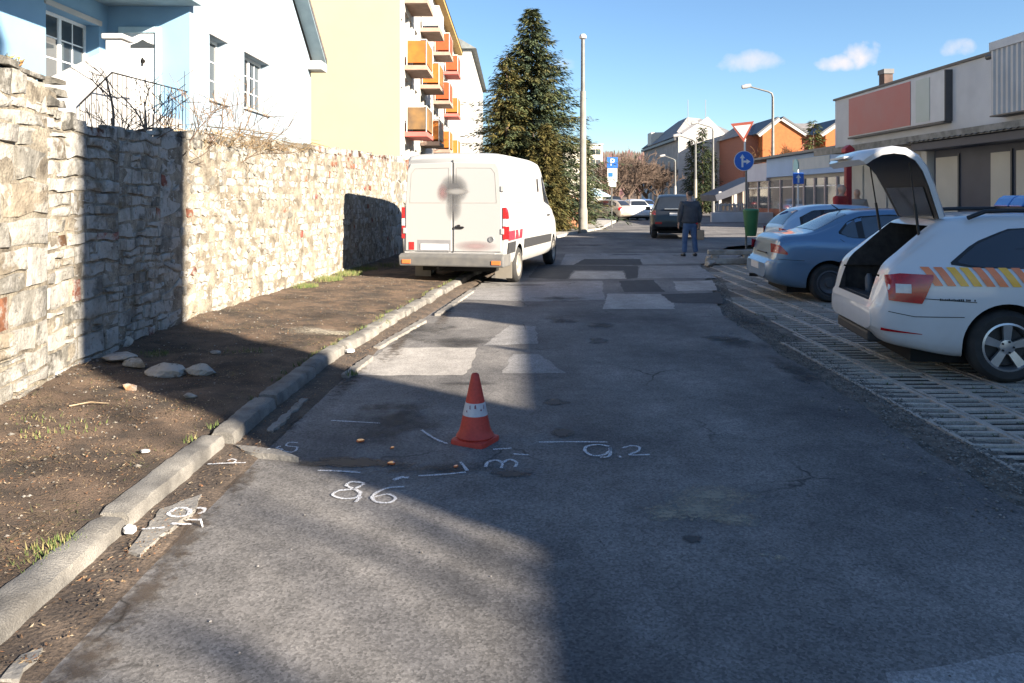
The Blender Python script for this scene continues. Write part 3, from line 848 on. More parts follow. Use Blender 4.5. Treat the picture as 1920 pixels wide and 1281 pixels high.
# coping boulders and rubble at the broken top of the near end
def rock(name, x, y_, z, sx, sy, sz, col, seed, mat=None, parent=None):
    m = MB(); bm = bmesh.new(); bmesh.ops.create_icosphere(bm, subdivisions=3, radius=1)
    rs = random.Random(seed); pl = [(Vector((rs.gauss(0, 1), rs.gauss(0, 1), rs.gauss(0, 1))).normalized(), rs.uniform(.45, .8)) for _ in range(14)]
    for v in bm.verts:
        p = v.co.copy()
        for n, d in pl:
            e = p.dot(n)-d
            if e > 0: p -= n*e*.9
        p *= 1+.09*noise2(p.x*3+seed, p.y*3+p.z*4, seed)+rs.uniform(-.02, .02)
        v.co = (x+p.x*sx, y_+p.y*sy, z+p.z*sz)
    me = bpy.data.meshes.new(name); bm.to_mesh(me); bm.free()
    a = me.color_attributes.new('col', 'FLOAT_COLOR', 'CORNER'); a.data.foreach_set('color', list((*col, 1.0))*len(me.loops))
    me.materials.append(mat or m_stone); me.polygons.foreach_set('use_smooth', [True]*len(me.polygons)); me.set_sharp_from_angle(angle=R(24))
    ob = bpy.data.objects.new(name, me); C.objects.link(ob)
    if parent is not None:
        ob.parent = parent; o0 = wloc(parent); me.transform(Matrix.Translation(-o0))
    return ob
for i, (y_, dx, z, sx, sy, sz) in enumerate([(5.35, -.25, 2.57, .2, .2, .13), (5.62, -.22, 2.52, .18, .17, .11), (5.95, -.2, 2.42, .2, .2, .16), (6.12, -.3, 2.44, .2, .14, .13), (6.3, -.2, 2.30, .17, .13, .10), (5.0, -.2, 2.6, .25, .25, .16), (4.7, -.2, 2.6, .25, .2, .14), (6.52, -.2, 2.17, .16, .14, .08)]):
    rock('coping_stone', wx(y_)+dx, y_, z, sx, sy, sz, (.085, .075, .062), 30+i, parent=wall)

# fallen stones at the wall foot
fs = [(232, 655, .13, .10, .075, (.46, .42, .36), 'white rounded stone leaning at the wall foot below the red brick'),
      (222, 682, .20, .13, .06, (.40, .37, .34), 'flat grey slab lying against the wall foot in the shade'),
      (318, 700, .22, .13, .075, (.42, .39, .35), 'broad pale lump of mortar in the shadow, largest fallen stone'),
      (376, 697, .15, .10, .075, (.25, .22, .18), 'mossy brown boulder in shadow, fallen stone nearest the kerb'),
      (255, 690, .11, .08, .06, (.20, .165, .12), 'brown earthy stone between the grey slab and the mortar lump'),
      (88, 716, .12, .09, .05, (.58, .54, .46), 'sunlit white flat stone beside the broken brick at the wall foot'),
      (52, 715, .10, .06, .05, (.33, .14, .085), 'red broken brick lying at the sunlit wall foot'),
      (20, 748, .14, .10, .09, (.46, .42, .35), 'sunlit cream stone at the left picture edge by the wall foot'),
      (243, 730, .07, .05, .035, (.40, .23, .13), 'small reddish stone at the edge of the wall shadow'),
      (402, 660, .06, .05, .035, (.36, .33, .29), 'small grey stone in shadow behind the mossy boulder'),
      (355, 745, .06, .04, .03, (.40, .37, .33), 'small pale chip of stone in the shadowed dirt'),
      (206, 640, .10, .06, .12, (.44, .42, .4), 'upright pale stone propped on the wall foot')]
for i, (px, py, sx, sy, sz, col, lab) in enumerate(fs):
    x, y_, z = on_verge(px, py)
    tag(rock('fallen_stone', x, y_, z+sz*.45, sx, sy, sz, col, 60+i), lab, 'brick' if 'red broken' in lab else 'stone', 'stones fallen at the wall foot')
m_stick = M('dry_stick', (.42, .33, .22), (.28, .2, .12), 8, .9)
x, y_, z = on_verge(130, 768); x2, y2, z2 = on_verge(205, 760)
m = MB(); m.tube([(x, y_, z+.01), ((x+x2)/2, (y_+y2)/2+.01, z+.02), (x2, y2, z2+.012)], [.005, .006, .003], 6)
tag(m.build('dry_stick', m_stick, smooth=60), 'pale dry stick lying on the sunlit verge', 'stick')

# ================================================================== BARE SHRUBS AND TREES
def limb(m, p, d, L, r, depth, rs, spread=.6, n=5, twig=.004, up=.15, kids=(2, 4), taper=.55):
    pts = [Vector(p)]; rad = [r]; q = Vector(p); dd = Vector(d).normalized()
    seg = 4 if depth > 1 else 3
    for i in range(seg):
        dd = (dd+Vector((rs.gauss(0, .13), rs.gauss(0, .13), rs.gauss(0, .10)+up*.3))).normalized()
        q = q+dd*L/seg; pts.append(q.copy()); rad.append(max(twig, lerp(r, r*taper, (i+1)/seg)))
    m.tube(pts, rad, n if r > .02 else (4 if r > .008 else 3), cap=r > .02)
    if depth <= 0: return
    for i in range(rs.randint(*kids)):
        t = rs.uniform(.35, 1.0); idx = min(seg-1, int(t*seg)); b = pts[idx].lerp(pts[idx+1], t*seg-idx)
        nd = (dd+Vector((rs.gauss(0, spread), rs.gauss(0, spread), rs.gauss(0, spread*.7)+up))).normalized()
        limb(m, b, nd, L*rs.uniform(.5, .8), max(twig, r*rs.uniform(.4, .62)), depth-1, rs, spread, n, twig, up, kids, taper)
m_bark = M('bark', (.14, .10, .075), (.08, .055, .04), 10, .95, .8, 40)
m_twig = M('twig', (.20, .135, .085), (.11, .075, .05), 10, .95)
def shrub(name, label, base, stems, h, r, seed, mat, depth=3, lean=.5):
    rs = random.Random(seed); t = thing(name, label, 'shrub', base)
    for i in range(stems):
        m = MB(); a = rs.uniform(0, 6.28)
        limb(m, (rs.uniform(-.15, .15), rs.uniform(-.25, .25), -.05), (math.cos(a)*lean, math.sin(a)*lean, 1), h*rs.uniform(.7, 1.1), r*rs.uniform(.7, 1.2), depth, rs, .55, 6, .0045, .1, (2, 3))
        m.build('stem', mat, t, smooth=60)
    return t
b = at(262, 256, 8.6); shrub('bare_shrub', 'dark leafless shrub with forked main stem rising behind the wall', (b[0], b[1], 1.75), 3, .95, .026, 3, m_bark, 3, .55)
b = at(335, 262, 9.6); shrub('bare_shrub', 'reddish leafless shrub with crossing shoots before the white house wall', (b[0], b[1], 1.8), 5, .85, .016, 8, m_twig, 3, .8)
b = at(410, 262, 10.6); shrub('bare_shrub', 'long arching bare shoots leaning toward the house window', (b[0], b[1], 1.85), 6, .95, .014, 14, m_twig, 3, .9)
b = at(215, 250, 8.0); shrub('bare_shrub', 'short spiky bare shoots at the left above the shadowed wall', (b[0], b[1], 1.85), 4, .55, .010, 21, m_bark, 2, .4)
m_dry = M('dry_vine', (.33, .25, .15), (.20, .14, .08), 8, .95)
rs = random.Random(4); t = thing('dry_vine', 'tangled dry tan vine spilling over the sunlit wall top', 'vine', (wx(11)-.15, 11, 2.2))
m = MB()
for i in range(520):
    y_ = 9.4+rs.random()*4.2*(.5+.5*rs.random()); x = wx(y_)+rs.uniform(-.35, .03); z = topz(y_)-.05
    a = rs.uniform(0, 6.28); l = rs.uniform(.15, .75)
    p = Vector((x, y_, z)); d = Vector((math.cos(a)*.8, math.sin(a)*.9, rs.uniform(.1, 1.0))).normalized()
    p1 = p+d*l*.5; p2 = p1+(d+Vector((rs.uniform(.0, .5), 0, -.8))).normalized()*l*.5
    m.tube([p, p1, p2], [.006, .005, .003], 3, cap=False)
o = m.build('tangle', m_dry, t, world=True); o['kind'] = 'stuff'

# ================================================================== BLUE HOUSE
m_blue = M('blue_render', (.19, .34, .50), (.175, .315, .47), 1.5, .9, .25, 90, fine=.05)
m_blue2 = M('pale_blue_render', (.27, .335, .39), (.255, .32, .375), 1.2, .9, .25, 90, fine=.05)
m_white = M('white_paint', (.42, .41, .40), (.37, .36, .35), 2, .7, .1, 60)
m_pvc = M('white_frame', (.80, .80, .80), None, 5, .35)
m_glass = glass('window_glass', (.03, .035, .04))
m_curtain = M('curtain', (.55, .54, .5), (.3, .3, .29), 9, .9, streak=False)
m_roof = M('roof_tile_dark', (.13, .115, .11), (.08, .07, .066), 6, .85, .6, 20)
m_soffit = M('soffit_panel', (.30, .38, .42), (.25, .32, .36), 3, .8)
m_iron = M('wrought_iron', (.03, .028, .027), None, 8, .5, metal=.6)
HX = -6.5
def hY(px, X=HX): return X*F/(px-960)
Yp, Yc, XL = 15.6, 25.0, -8.15
ridge_y, ridge_z, eave_z = 20.3, 9.35, 6.05
hs = thing('blue_house', 'pale blue gabled house with white trimmed windows, porch and white steps behind the wall', 'house', (-9, 18, .7))
def wall_with_holes(m, x, y0, y1, z0, z1, holes, depth):
    """vertical wall in the plane X=x facing +X with rectangular openings (ya,yb,za,zb) and reveals"""
    ysr = sorted({y0, y1, *[h[0] for h in holes], *[h[1] for h in holes]}); zsr = sorted({z0, z1, *[h[2] for h in holes], *[h[3] for h in holes]})
    for i in range(len(ysr)-1):
        for j in range(len(zsr)-1):
            a, b, c, d = ysr[i], ysr[i+1], zsr[j], zsr[j+1]
            if any(h[0] <= a and b <= h[1] and h[2] <= c and d <= h[3] for h in holes): continue
            m.quad((x, a, c), (x, b, c), (x, b, d), (x, a, d))
    for (a, b, c, d) in holes:
        q = x-depth
        m.quad((x, a, c), (q, a, c), (q, a, d), (x, a, d)); m.quad((x, b, d), (q, b, d), (q, b, c), (x, b, c))
        m.quad((x, a, d), (q, a, d), (q, b, d), (x, b, d)); m.quad((x, b, c), (q, b, c), (q, a, c), (x, a, c))
w1 = (hY(393), hY(424), 3.72, 5.10); w2 = (hY(458), hY(503), 3.79, 5.12)
m = MB(); wall_with_holes(m, HX, Yp, Yc, .5, 5.9, [w1, w2], .22)
# gable triangle above
m.poly([(HX, Yp, 5.9), (HX, Yc, 5.9), (HX, Yc-.3, 6.15), (HX, ridge_y, ridge_z-.1), (HX, Yp+.3, 6.15)])
m.quad((HX, Yp, .5), (HX-9, Yp, .5), (HX-9, Yp, 6.2), (HX, Yp, 6.2))
m.quad((HX, Yc, .5), (HX-9, Yc, .5), (HX-9, Yc, 6), (HX, Yc, 6))
m.build('wall', m_blue2, hs, world=True)
def window(parent, x, h, cols, rows, depth=.2, wall_mat=None, sill=True, fr=.06, name='window', surround=True):
    ya, yb, za, zb = h; q = x-depth
    m = MB(); m.box(q-.05, q, ya, ya+fr, za, zb); m.box(q-.05, q, yb-fr, yb, za, zb); m.box(q-.05, q, ya+fr, yb-fr, za, za+fr); m.box(q-.05, q, ya+fr, yb-fr, zb-fr, zb)
    for c in range(1, cols): yy = lerp(ya, yb, c/cols); m.box(q-.048, q-.002, yy-.045, yy+.045, za+fr, zb-fr)
    W_ = m.build(name, m_pvc, parent, world=True)
    for c in range(cols):
        a = lerp(ya, yb, c/cols)+.05; b_ = lerp(ya, yb, (c+1)/cols)-.05
        m = MB(); m.quad((q-.03, a, za+fr), (q-.03, b_, za+fr), (q-.03, b_, zb-fr), (q-.03, a, zb-fr)); m.build('pane', m_glass, W_, world=True)
        m = MB(); mid = (a+b_)/2; m.box(q-.028, q-.018, mid-.012, mid+.012, za+fr, zb-fr)
        for r in range(1, rows): zz = lerp(za+fr, zb-fr, r/rows); m.box(q-.027, q-.017, a, b_, zz-.012, zz+.012)
        m.build('glazing_bar', m_pvc, W_, world=True)
    if sill:
        m = MB(); m.box(q, x+.07, ya-.06, yb+.06, za-.05, za-.003); m.build('sill', m_white, W_, world=True, bevel=.006)
    if surround:
        m = MB(); t_ = .10
        m.box(x-.01, x+.035, ya-.05, yb+.05, zb+.003, zb+t_); m.build('lintel', m_white, W_, world=True, bevel=.006)
    return W_
window(hs, HX, w1, 1, 3); window(hs, HX, w2, 2, 3)
# porch: set-back wall with the large window, side wall with the door, soffit above
w3 = (hY(86, XL), hY(186, XL), 3.70, 4.98)
m = MB(); wall_with_holes(m, XL, 8.5, Yp, .5, 5.45, [w3], .3); m.build('porch_wall', m_blue, hs, world=True)
W3 = window(hs, XL, w3, 2, 3, depth=.26)
m = MB(); fl = at(150, 140, 12.6)
for i in range(60): 
    a = rnd(0, 6.28); yy = rnd(12.0, 12.9); zz = 3.75+rnd(0, .12); l = rnd(.03, .07)
    m.quad((XL+.02, yy, zz), (XL+.02+l*math.cos(a), yy+l*math.sin(a), zz+.02), (XL+.03+l*math.cos(a), yy+l*math.sin(a)+.03, zz+l), (XL+.03, yy+.03, zz+.04), random.choice([(.35, .16, .06), (.25, .2, .06), (.4, .25, .1)]))
m.build('dried_flowers', M('dried_flower', (1, 1, 1), None, 10, .9, attr='col'), W3, world=True)['kind'] = 'stuff'
m = MB(); dy0, dx0, dx1, dz0, dz1 = Yp, at(226, 0, Yp)[0], at(304, 0, Yp)[0], 2.75, at(0, 52, Yp)[2]
m.quad((XL, Yp-.004, .5), (HX, Yp-.004, .5), (HX, Yp-.004, 5.45), (XL, Yp-.004, 5.45)); m.build('porch_side_wall', m_blue, hs, world=True)
m = MB(); m.box(dx0, dx0+.10, Yp-.10, Yp-.008, dz0, dz1); m.box(dx1-.10, dx1, Yp-.10, Yp-.008, dz0, dz1); m.box(dx0+.10, dx1-.10, Yp-.10, Yp-.008, dz1-.12, dz1)
D = m.build('door_frame', M('door_frame_paint', (.40, .55, .63), None, 4, .5), hs, world=True, bevel=.008)
m = MB(); m.box(dx0+.10, dx1-.10, Yp-.06, Yp-.012, dz0, dz1-.12); m.build('door_leaf', m_pvc, D, world=True)
m = MB(); cx_ = (dx0+dx1)/2+.06; zt = dz1-.42; m.prism([(cx_-.24, Yp-.063, zt), (cx_+.24, Yp-.063, zt), (cx_+.24, Yp-.063, zt+.06), (cx_+.1, Yp-.063, zt+.11), (cx_, Yp-.063, zt+.17), (cx_-.1, Yp-.063, zt+.11), (cx_-.24, Yp-.063, zt+.06)], (0, -.012, 0)); m.build('door_light', m_glass, D, world=True)
m = MB(); m.lathe([(.0, -.02), (.05, -.015), (.05, .0)], 12, Matrix.Translation((cx_, Yp-.062, zt-.27)) @ Matrix.Rotation(R(90), 4, 'X')); m.box(cx_-.012, cx_+.012, Yp-.085, Yp-.064, zt-.36, zt-.2); m.build('door_knocker', m_iron, D, world=True)
m = MB(); m.box(XL-1.5, HX+.25, 8.4, Yp-.01, 5.45, 5.75); m.build('porch_roof', m_soffit, hs, world=True, bevel=.02)
# steps, parapet and balustrade
m = MB(); sy0 = 11.2
p_top = at(205, 100, 13.0); XS = -7.35
ya, za_ = hY(30, XS), CH+(HY-175)*hY(30, XS)/F
yb_, zb_ = hY(200, XS), CH+(HY-92)*hY(200, XS)/F
m.prism([(XS, ya-1.5, .7), (XS, yb_, .7), (XS, yb_, zb_), (XS, ya-1.5, za_-(zb_-za_)/(yb_-ya)*1.5)], (.22, 0, 0)); m.build('stair_parapet', m_white, hs, world=True, bevel=.02)
m = MB(); m.box(XS-.03, XS+.26, yb_, yb_+.36, .7, zb_+.18); m.box(XS-.08, XS+.31, yb_-.05, yb_+.41, zb_+.18, zb_+.28); m.build('newel_pillar', m_white, hs, world=True, bevel=.02)
XR = -6.55; m = MB(); ra = (hY(150, XR), CH+(HY-195)*hY(150, XR)/F); rb = (hY(210, XR), CH+(HY-136)*hY(210, XR)/F); rc = (hY(360, XR)-.15, CH+(HY-175)*hY(360, XR)/F)
m.prism([(XR-.35, ra[0]-1.2, .7), (XR-.35, rc[0]-.05, .7), (XR-.35, rc[0]-.05, rc[1]-.95), (XR-.35, rb[0], rb[1]-.75), (XR-.35, ra[0]-1.2, ra[1]-1.4)], (.28, 0, 0)); m.build('stair_block', m_white, hs, world=True)
m = MB(); m.box(XR-.4, XR-.1, ra[0]-.5, rc[0], .7, 3.15); m.build('terrace_wall', m_white, hs, world=True)
m = MB(); m.tube([(XR, ra[0], ra[1]), (XR, rb[0], rb[1]), (XR, rc[0], rc[1])], .014, 6)
nb = 26
for i in range(nb):
    t_ = i/(nb-1); yy = lerp(ra[0], rc[0], t_); zt = float(np.interp(yy, [ra[0], rb[0], rc[0]], [ra[1], rb[1], rc[1]]))
    m.tube([(XR, yy, zt-.82), (XR, yy, zt)], .006, 5)
    if i % 2: m.tube([(XR, yy+.12*math.cos(a_), ) + (zt-.35+.1*math.sin(a_),) if False else (XR, yy+.07*math.cos(a_), zt-.3+.12*math.sin(a_)) for a_ in np.linspace(0, 6.28, 9)], .005, 4)
m.build('railing', m_iron, hs, world=True)
# roof with overhang, verge boards and the boxed eave
def roof_slope(m, yA, zA, yB, zB, x0, x1, t=.16):
    m.prism([(x0, yA, zA), (x0, yB, zB), (x0, yB, zB+t), (x0, yA, zA+t)], (x1-x0, 0, 0))
m = MB(); roof_slope(m, Yc+.35, eave_z-.12, ridge_y, ridge_z, -16, HX+.45); roof_slope(m, ridge_y-.005, ridge_z, Yp-.4, eave_z-.1, -16, HX+.45)
m.build('roof', m_roof, hs, world=True)
m = MB(); roof_slope(m, Yc+.30, eave_z-.13, ridge_y, ridge_z-.05, HX+.02, HX+.43, .045); m.build('verge_soffit', m_soffit, hs, world=True)
m = MB(); m.box(HX-.3, HX+.44, Yc-.42, Yc+.33, eave_z-.38, eave_z-.1); m.build('eave_box', m_white, hs, world=True, bevel=.01)

# ================================================================== APARTMENT BLOCKS
m_yellow = M('yellow_render', (.45, .375, .215), (.435, .36, .205), .8, .9, .15, 40, fine=.04)
m_apt = M('white_render', (.42, .41, .385), (.37, .36, .34), .9, .9, .15, 30, fine=.05)
m_slab = M('balcony_slab', (.36, .25, .20), (.27, .19, .15), 3, .9, .2, 30)
m_red = M('balcony_red_paint', (.50, .12, .10), None, 3, .8)
m_or = M('balcony_orange_panel', (.40, .13, .012), (.32, .09, .01), 2.5, .55)
m_or2 = M('balcony_red_panel', (.42, .065, .012), (.36, .05, .01), 2.5, .55)
m_br = M('balcony_brown_panel', (.26, .14, .04), (.10, .06, .03), 1.2, .6)
m_fas = M('eave_fascia', (.42, .27, .09), (.34, .22, .08), 3, .8)
AX = -4.6; AY0 = AX*F/(750-960); AY1 = 63.0; AZ = 13.0
ap = thing('apartment_block', 'tall apartment block with blank yellow end wall and orange balconies on its white street side', 'building', (-10, 32, 0))
m = MB(); m.quad((AX, AY0, 0), (-18, AY0, 0), (-18, AY0, AZ+3), (AX, AY0, AZ+.3)); m.build('end_wall', m_yellow, ap, world=True)
m = MB(); wins = []
floors = [1.55, 4.4, 7.25, 10.1]
colsY = [(34.3, 0), (40.0, 1), (46.4, 2), (53.4, 3)]
holes = []
for zf in floors:
    holes.append((AY0+.25, AY0+.75, zf+1.0, zf+1.8))
    for cy, _ in colsY:
        holes.append((cy-1.1, cy+.2, zf+.35, zf+2.35)); holes.append((cy+.5, cy+1.3, zf+.05, zf+2.35)); holes.append((cy+2.3, cy+3.4, zf+.9, zf+2.3))
wall_with_holes(m, AX, AY0, AY1, 0, AZ+.2, holes, .18)
m.quad((AX, AY1, 0), (-18, AY1, 0), (-18, AY1, AZ), (AX, AY1, AZ)); m.build('street_wall', m_apt, ap, world=True)
for h in holes:
    if h[2] > 13: continue
    q = AX-.16; m = MB(); fr = .07
    m.box(q-.04, q, h[0], h[0]+fr, h[2], h[3]); m.box(q-.04, q, h[1]-fr, h[1], h[2], h[3]); m.box(q-.04, q, h[0]+fr, h[1]-fr, h[2], h[2]+fr); m.box(q-.04, q, h[0]+fr, h[1]-fr, h[3]-fr, h[3])
    wn_ = m.build('window', m_pvc, ap, world=True)
    m = MB(); m.quad((q-.02, h[0]+fr, h[2]+fr), (q-.02, h[1]-fr, h[2]+fr), (q-.02, h[1]-fr, h[3]-fr), (q-.02, h[0]+fr, h[3]-fr)); m.build('pane', m_glass, wn_, world=True)
pan = {(0, 1): (m_br, m_red), (0, 2): (m_or, m_slab), (0, 3): (m_apt, m_slab), (1, 1): (m_or, m_slab), (1, 2): (m_or, m_slab), (1, 3): (m_apt, m_slab), (2, 1): (m_or, m_slab), (2, 2): (m_or2, m_slab), (2, 3): (m_or2, m_slab), (3, 1): (m_or, m_slab), (3, 2): (m_or, m_red), (3, 3): (m_or2, m_red)}
for (ci, fi), (pm_, sm_) in pan.items():
    cy = colsY[ci][0]; z = floors[fi]; y0, y1 = cy-1.25, cy+1.25; xo = AX+.98
    m = MB(); m.box(AX+.002, xo, y0, y1, z-.2, z); bs = m.build('balcony', sm_, ap, world=True, bevel=.01)
    m = MB(); m.box(AX+.05, xo-.03, y0+.03, y0+.06, z+.1, z+1.05); m.box(xo-.06, xo-.03, y0+.065, y1-.065, z+.1, z+1.05); m.box(AX+.05, xo-.03, y1-.06, y1-.03, z+.1, z+1.05)
    m.build('railing_panel', pm_, bs, world=True, bevel=.02)
    m = MB(); m.tube([(AX+.02, y0+.045, z+1.1), (xo-.045, y0+.045, z+1.1), (xo-.045, y1-.045, z+1.1), (AX+.02, y1-.045, z+1.1)], .025, 6)
    for pp in ((xo-.045, y0+.02), (xo-.045, y1-.02), (AX+.1, y0+.02)): m.tube([(pp[0], pp[1], z), (pp[0], pp[1], z+1.1)], .02, 5)
    m.build('railing', M('railing_white', (.6, .6, .58), None, 5, .6), bs, world=True)
m = MB(); m.box(-18.5, AX+.55, AY0-.0, AY1+.3, AZ+.2, AZ+.42); m.build('eave', m_fas, ap, world=True)
m = MB(); m.prism([(-18.5, AY0, AZ+.42), (AX+.6, AY0, AZ+.42), (-11.5, AY0, AZ+3.2)], (0, AY1+.3-AY0, 0)); m.build('roof', m_roof, ap, world=True)
ap2 = thing('apartment_block', 'white apartment block behind the spruce, farther along the street', 'building', (-9, 80, 0))
BX = -3.75
m = MB(); m.box(-16, BX, 71, 100, 0, 15.2); m.build('wall', m_apt, ap2, world=True)
m = MB(); m.prism([(-16.4, 70.6, 15.2), (BX+.5, 70.6, 15.2), (-9.8, 70.6, 19)], (0, 30, 0)); m.build('roof', M('roof_grey', (.20, .22, .22), (.14, .15, .15), 2, .85), ap2, world=True)
for fz in (2, 5, 8, 11):
    for yy in (74, 80, 86, 92):
        m = MB(); m.box(BX+.004, BX+.03, yy-.6, yy+.6, fz, fz+1.4); w_ = m.build('window', m_pvc, ap2, world=True)
        m = MB(); m.quad((BX+.034, yy-.5, fz+.1), (BX+.034, yy+.5, fz+.1), (BX+.034, yy+.5, fz+1.3), (BX+.034, yy-.5, fz+1.3)); m.build('pane', m_glass, w_, world=True)
# vent pipe on the wall top
p = at(655, 285, 22); m = MB(); m.tube([(p[0], 22, 1.9), (p[0], 22, p[2]+.02)], .025, 6); m.lathe([(.06, 0), (.06, .04)], 8, Matrix.Translation((p[0], 22, p[2]+.02)))
tag(m.build('vent_pipe', m_iron, smooth=50), 'small dark capped pipe sticking up in front of the yellow wall', 'pipe')

# ================================================================== CONIFERS
def leaf_mat(name):
    m, N, L, B = nodes_of(name)
    a = N.new('ShaderNodeAttribute'); a.attribute_name = 'col'
    L.new(a.outputs['Color'], B.inputs['Base Color']); B.inputs['Roughness'].default_value = .75; B.inputs['Specular IOR Level'].default_value = .25
    MATS[name] = m
    return m
m_needle = leaf_mat('needles')
def conifer(name, label, base, H, Rm, seed, cols, dens=1.0, shape=.9, droop=.25, spray=.38, lift=.04, cat='tree', trunk_r=.16, nw=2):
    rs = random.Random(seed); t = thing(name, label, cat, base)
    m = MB(); m.tube([(0, 0, -.2), (.02, .01, H*.35), (0, .02, H*.7), (0, 0, H*.99)], [trunk_r, trunk_r*.75, trunk_r*.4, .015], 8); m.build('trunk', m_bark, t, smooth=60)
    cr = MB(); z = H*lift
    while z < H*.985:
        f = 1-(z/H); L0 = Rm*(f**shape)*(1.0 if f < .85 else lerp(1, .75, (f-.85)/.15))+.06
        nb_ = max(4, int((7+5*f)*dens))
        for b_ in range(nb_):
            a = rs.uniform(0, 6.28); L1 = L0*rs.uniform(.62, 1.18)
            if rs.random() < .06: L1 *= 1.22
            ca, sa = math.cos(a), math.sin(a); el = rs.uniform(-.12, .22)+.35*(1-f)
            ns = max(3, int(L1/(spray*.36)))
            shade = rs.uniform(.7, 1.25); cset = rs.choice(cols)
            for s in range(ns):
                u = (s+rs.random()*.8)/ns
                r = L1*(.12+.9*u); zz = z+r*math.sin(el)-droop*L1*u*u+.10*L1*max(0, u-.7)
                for w in range(nw):
                    l = spray*rs.uniform(.55, 1.2)*(1.05-.35*u); aa = a+rs.uniform(-.75, .75); pt = rs.uniform(-.75, .15)
                    p = Vector((ca*r, sa*r, zz))+Vector((rs.gauss(0, .05), rs.gauss(0, .05), rs.gauss(0, .05)))
                    d = Vector((math.cos(aa)*math.cos(pt), math.sin(aa)*math.cos(pt), math.sin(pt)))
                    sd_ = d.cross(Vector((rs.uniform(-.6, .6), rs.uniform(-.6, .6), 1))).normalized()*l*rs.uniform(.09, .17)
                    k_ = shade*rs.uniform(.65, 1.35); c = (cset[0]*k_, cset[1]*k_, cset[2]*k_)
                    cr.quad(p, p+d*l*.45+sd_, p+d*l, p+d*l*.45-sd_, c)
        z += H*.018*rs.uniform(.8, 1.3)+.05
    cr.build('crown', m_needle, t)
    return t
GD = [(.070, .092, .048), (.080, .095, .040), (.055, .080, .050), (.095, .092, .036)]
GY = [(.105, .090, .028), (.115, .092, .030), (.085, .084, .030)]
conifer('spruce_tree', 'tall dark green spruce with pointed top behind the van', (.98, 38.2, 0), 11.0, 4.15, 2, GD, 2.9, .80, .24, .36, nw=4)
conifer('spruce_tree', 'yellowish brown green spruce in front of the taller dark one', (-.25, 36.6, 0), 8.4, 2.1, 6, GY+[(.06, .075, .03), (.07, .08, .034)], 2.5, .66, .22, .32, nw=3)
conifer('spruce_tree', 'small golden green conifer just over the van roof', (1.5, 35.0, 0), 4.9, 1.3, 9, GY, 2.4, .6, .18, .27, nw=3)
b = at(1125, 345, 44); conifer('spruce_tree', 'thin dark conifer just right of the tall concrete lamp post', (4.35, 44, 0), 4.9, .75, 13, GD, 1.0, .8, .2, .3)

# ================================================================== VEHICLES
random.seed(3)
m_rubber = M('tyre_rubber', (.022, .022, .022), (.04, .038, .036), 8, .85)
m_black = M('black_plastic', (.03, .03, .032), (.04, .04, .042), 12, .6)
m_trim = M('dark_trim', (.015, .015, .016), None, 12, .5)
m_well = M('wheel_well', (.012, .012, .012), None, 6, .95)
m_alloy = M('alloy_rim', (.55, .56, .58), (.45, .46, .48), 10, .3, metal=.8)
m_steel = M('steel_rim', (.10, .10, .105), None, 10, .5, metal=.4)
m_disc = M('brake_disc', (.05, .05, .052), None, 10, .5, metal=.5)
m_cglass = glass('car_glass', (.012, .015, .02))
m_cglass_l = glass('car_glass_clear', (.05, .065, .08), .05)
m_tail = M('tail_lamp_red', (.45, .012, .015), (.34, .01, .012), 16, .18, coat=.6)
m_lampw = M('lamp_clear', (.62, .6, .6), (.45, .44, .44), 16, .15, coat=.6)
m_orange = M('lamp_orange', (.75, .18, .05), None, 12, .25, coat=.4)
m_plate = M('number_plate', (.62, .62, .62), (.52, .52, .53), 14, .4)
m_seam = M('panel_seam', (.05, .05, .05), None, 10, .8)

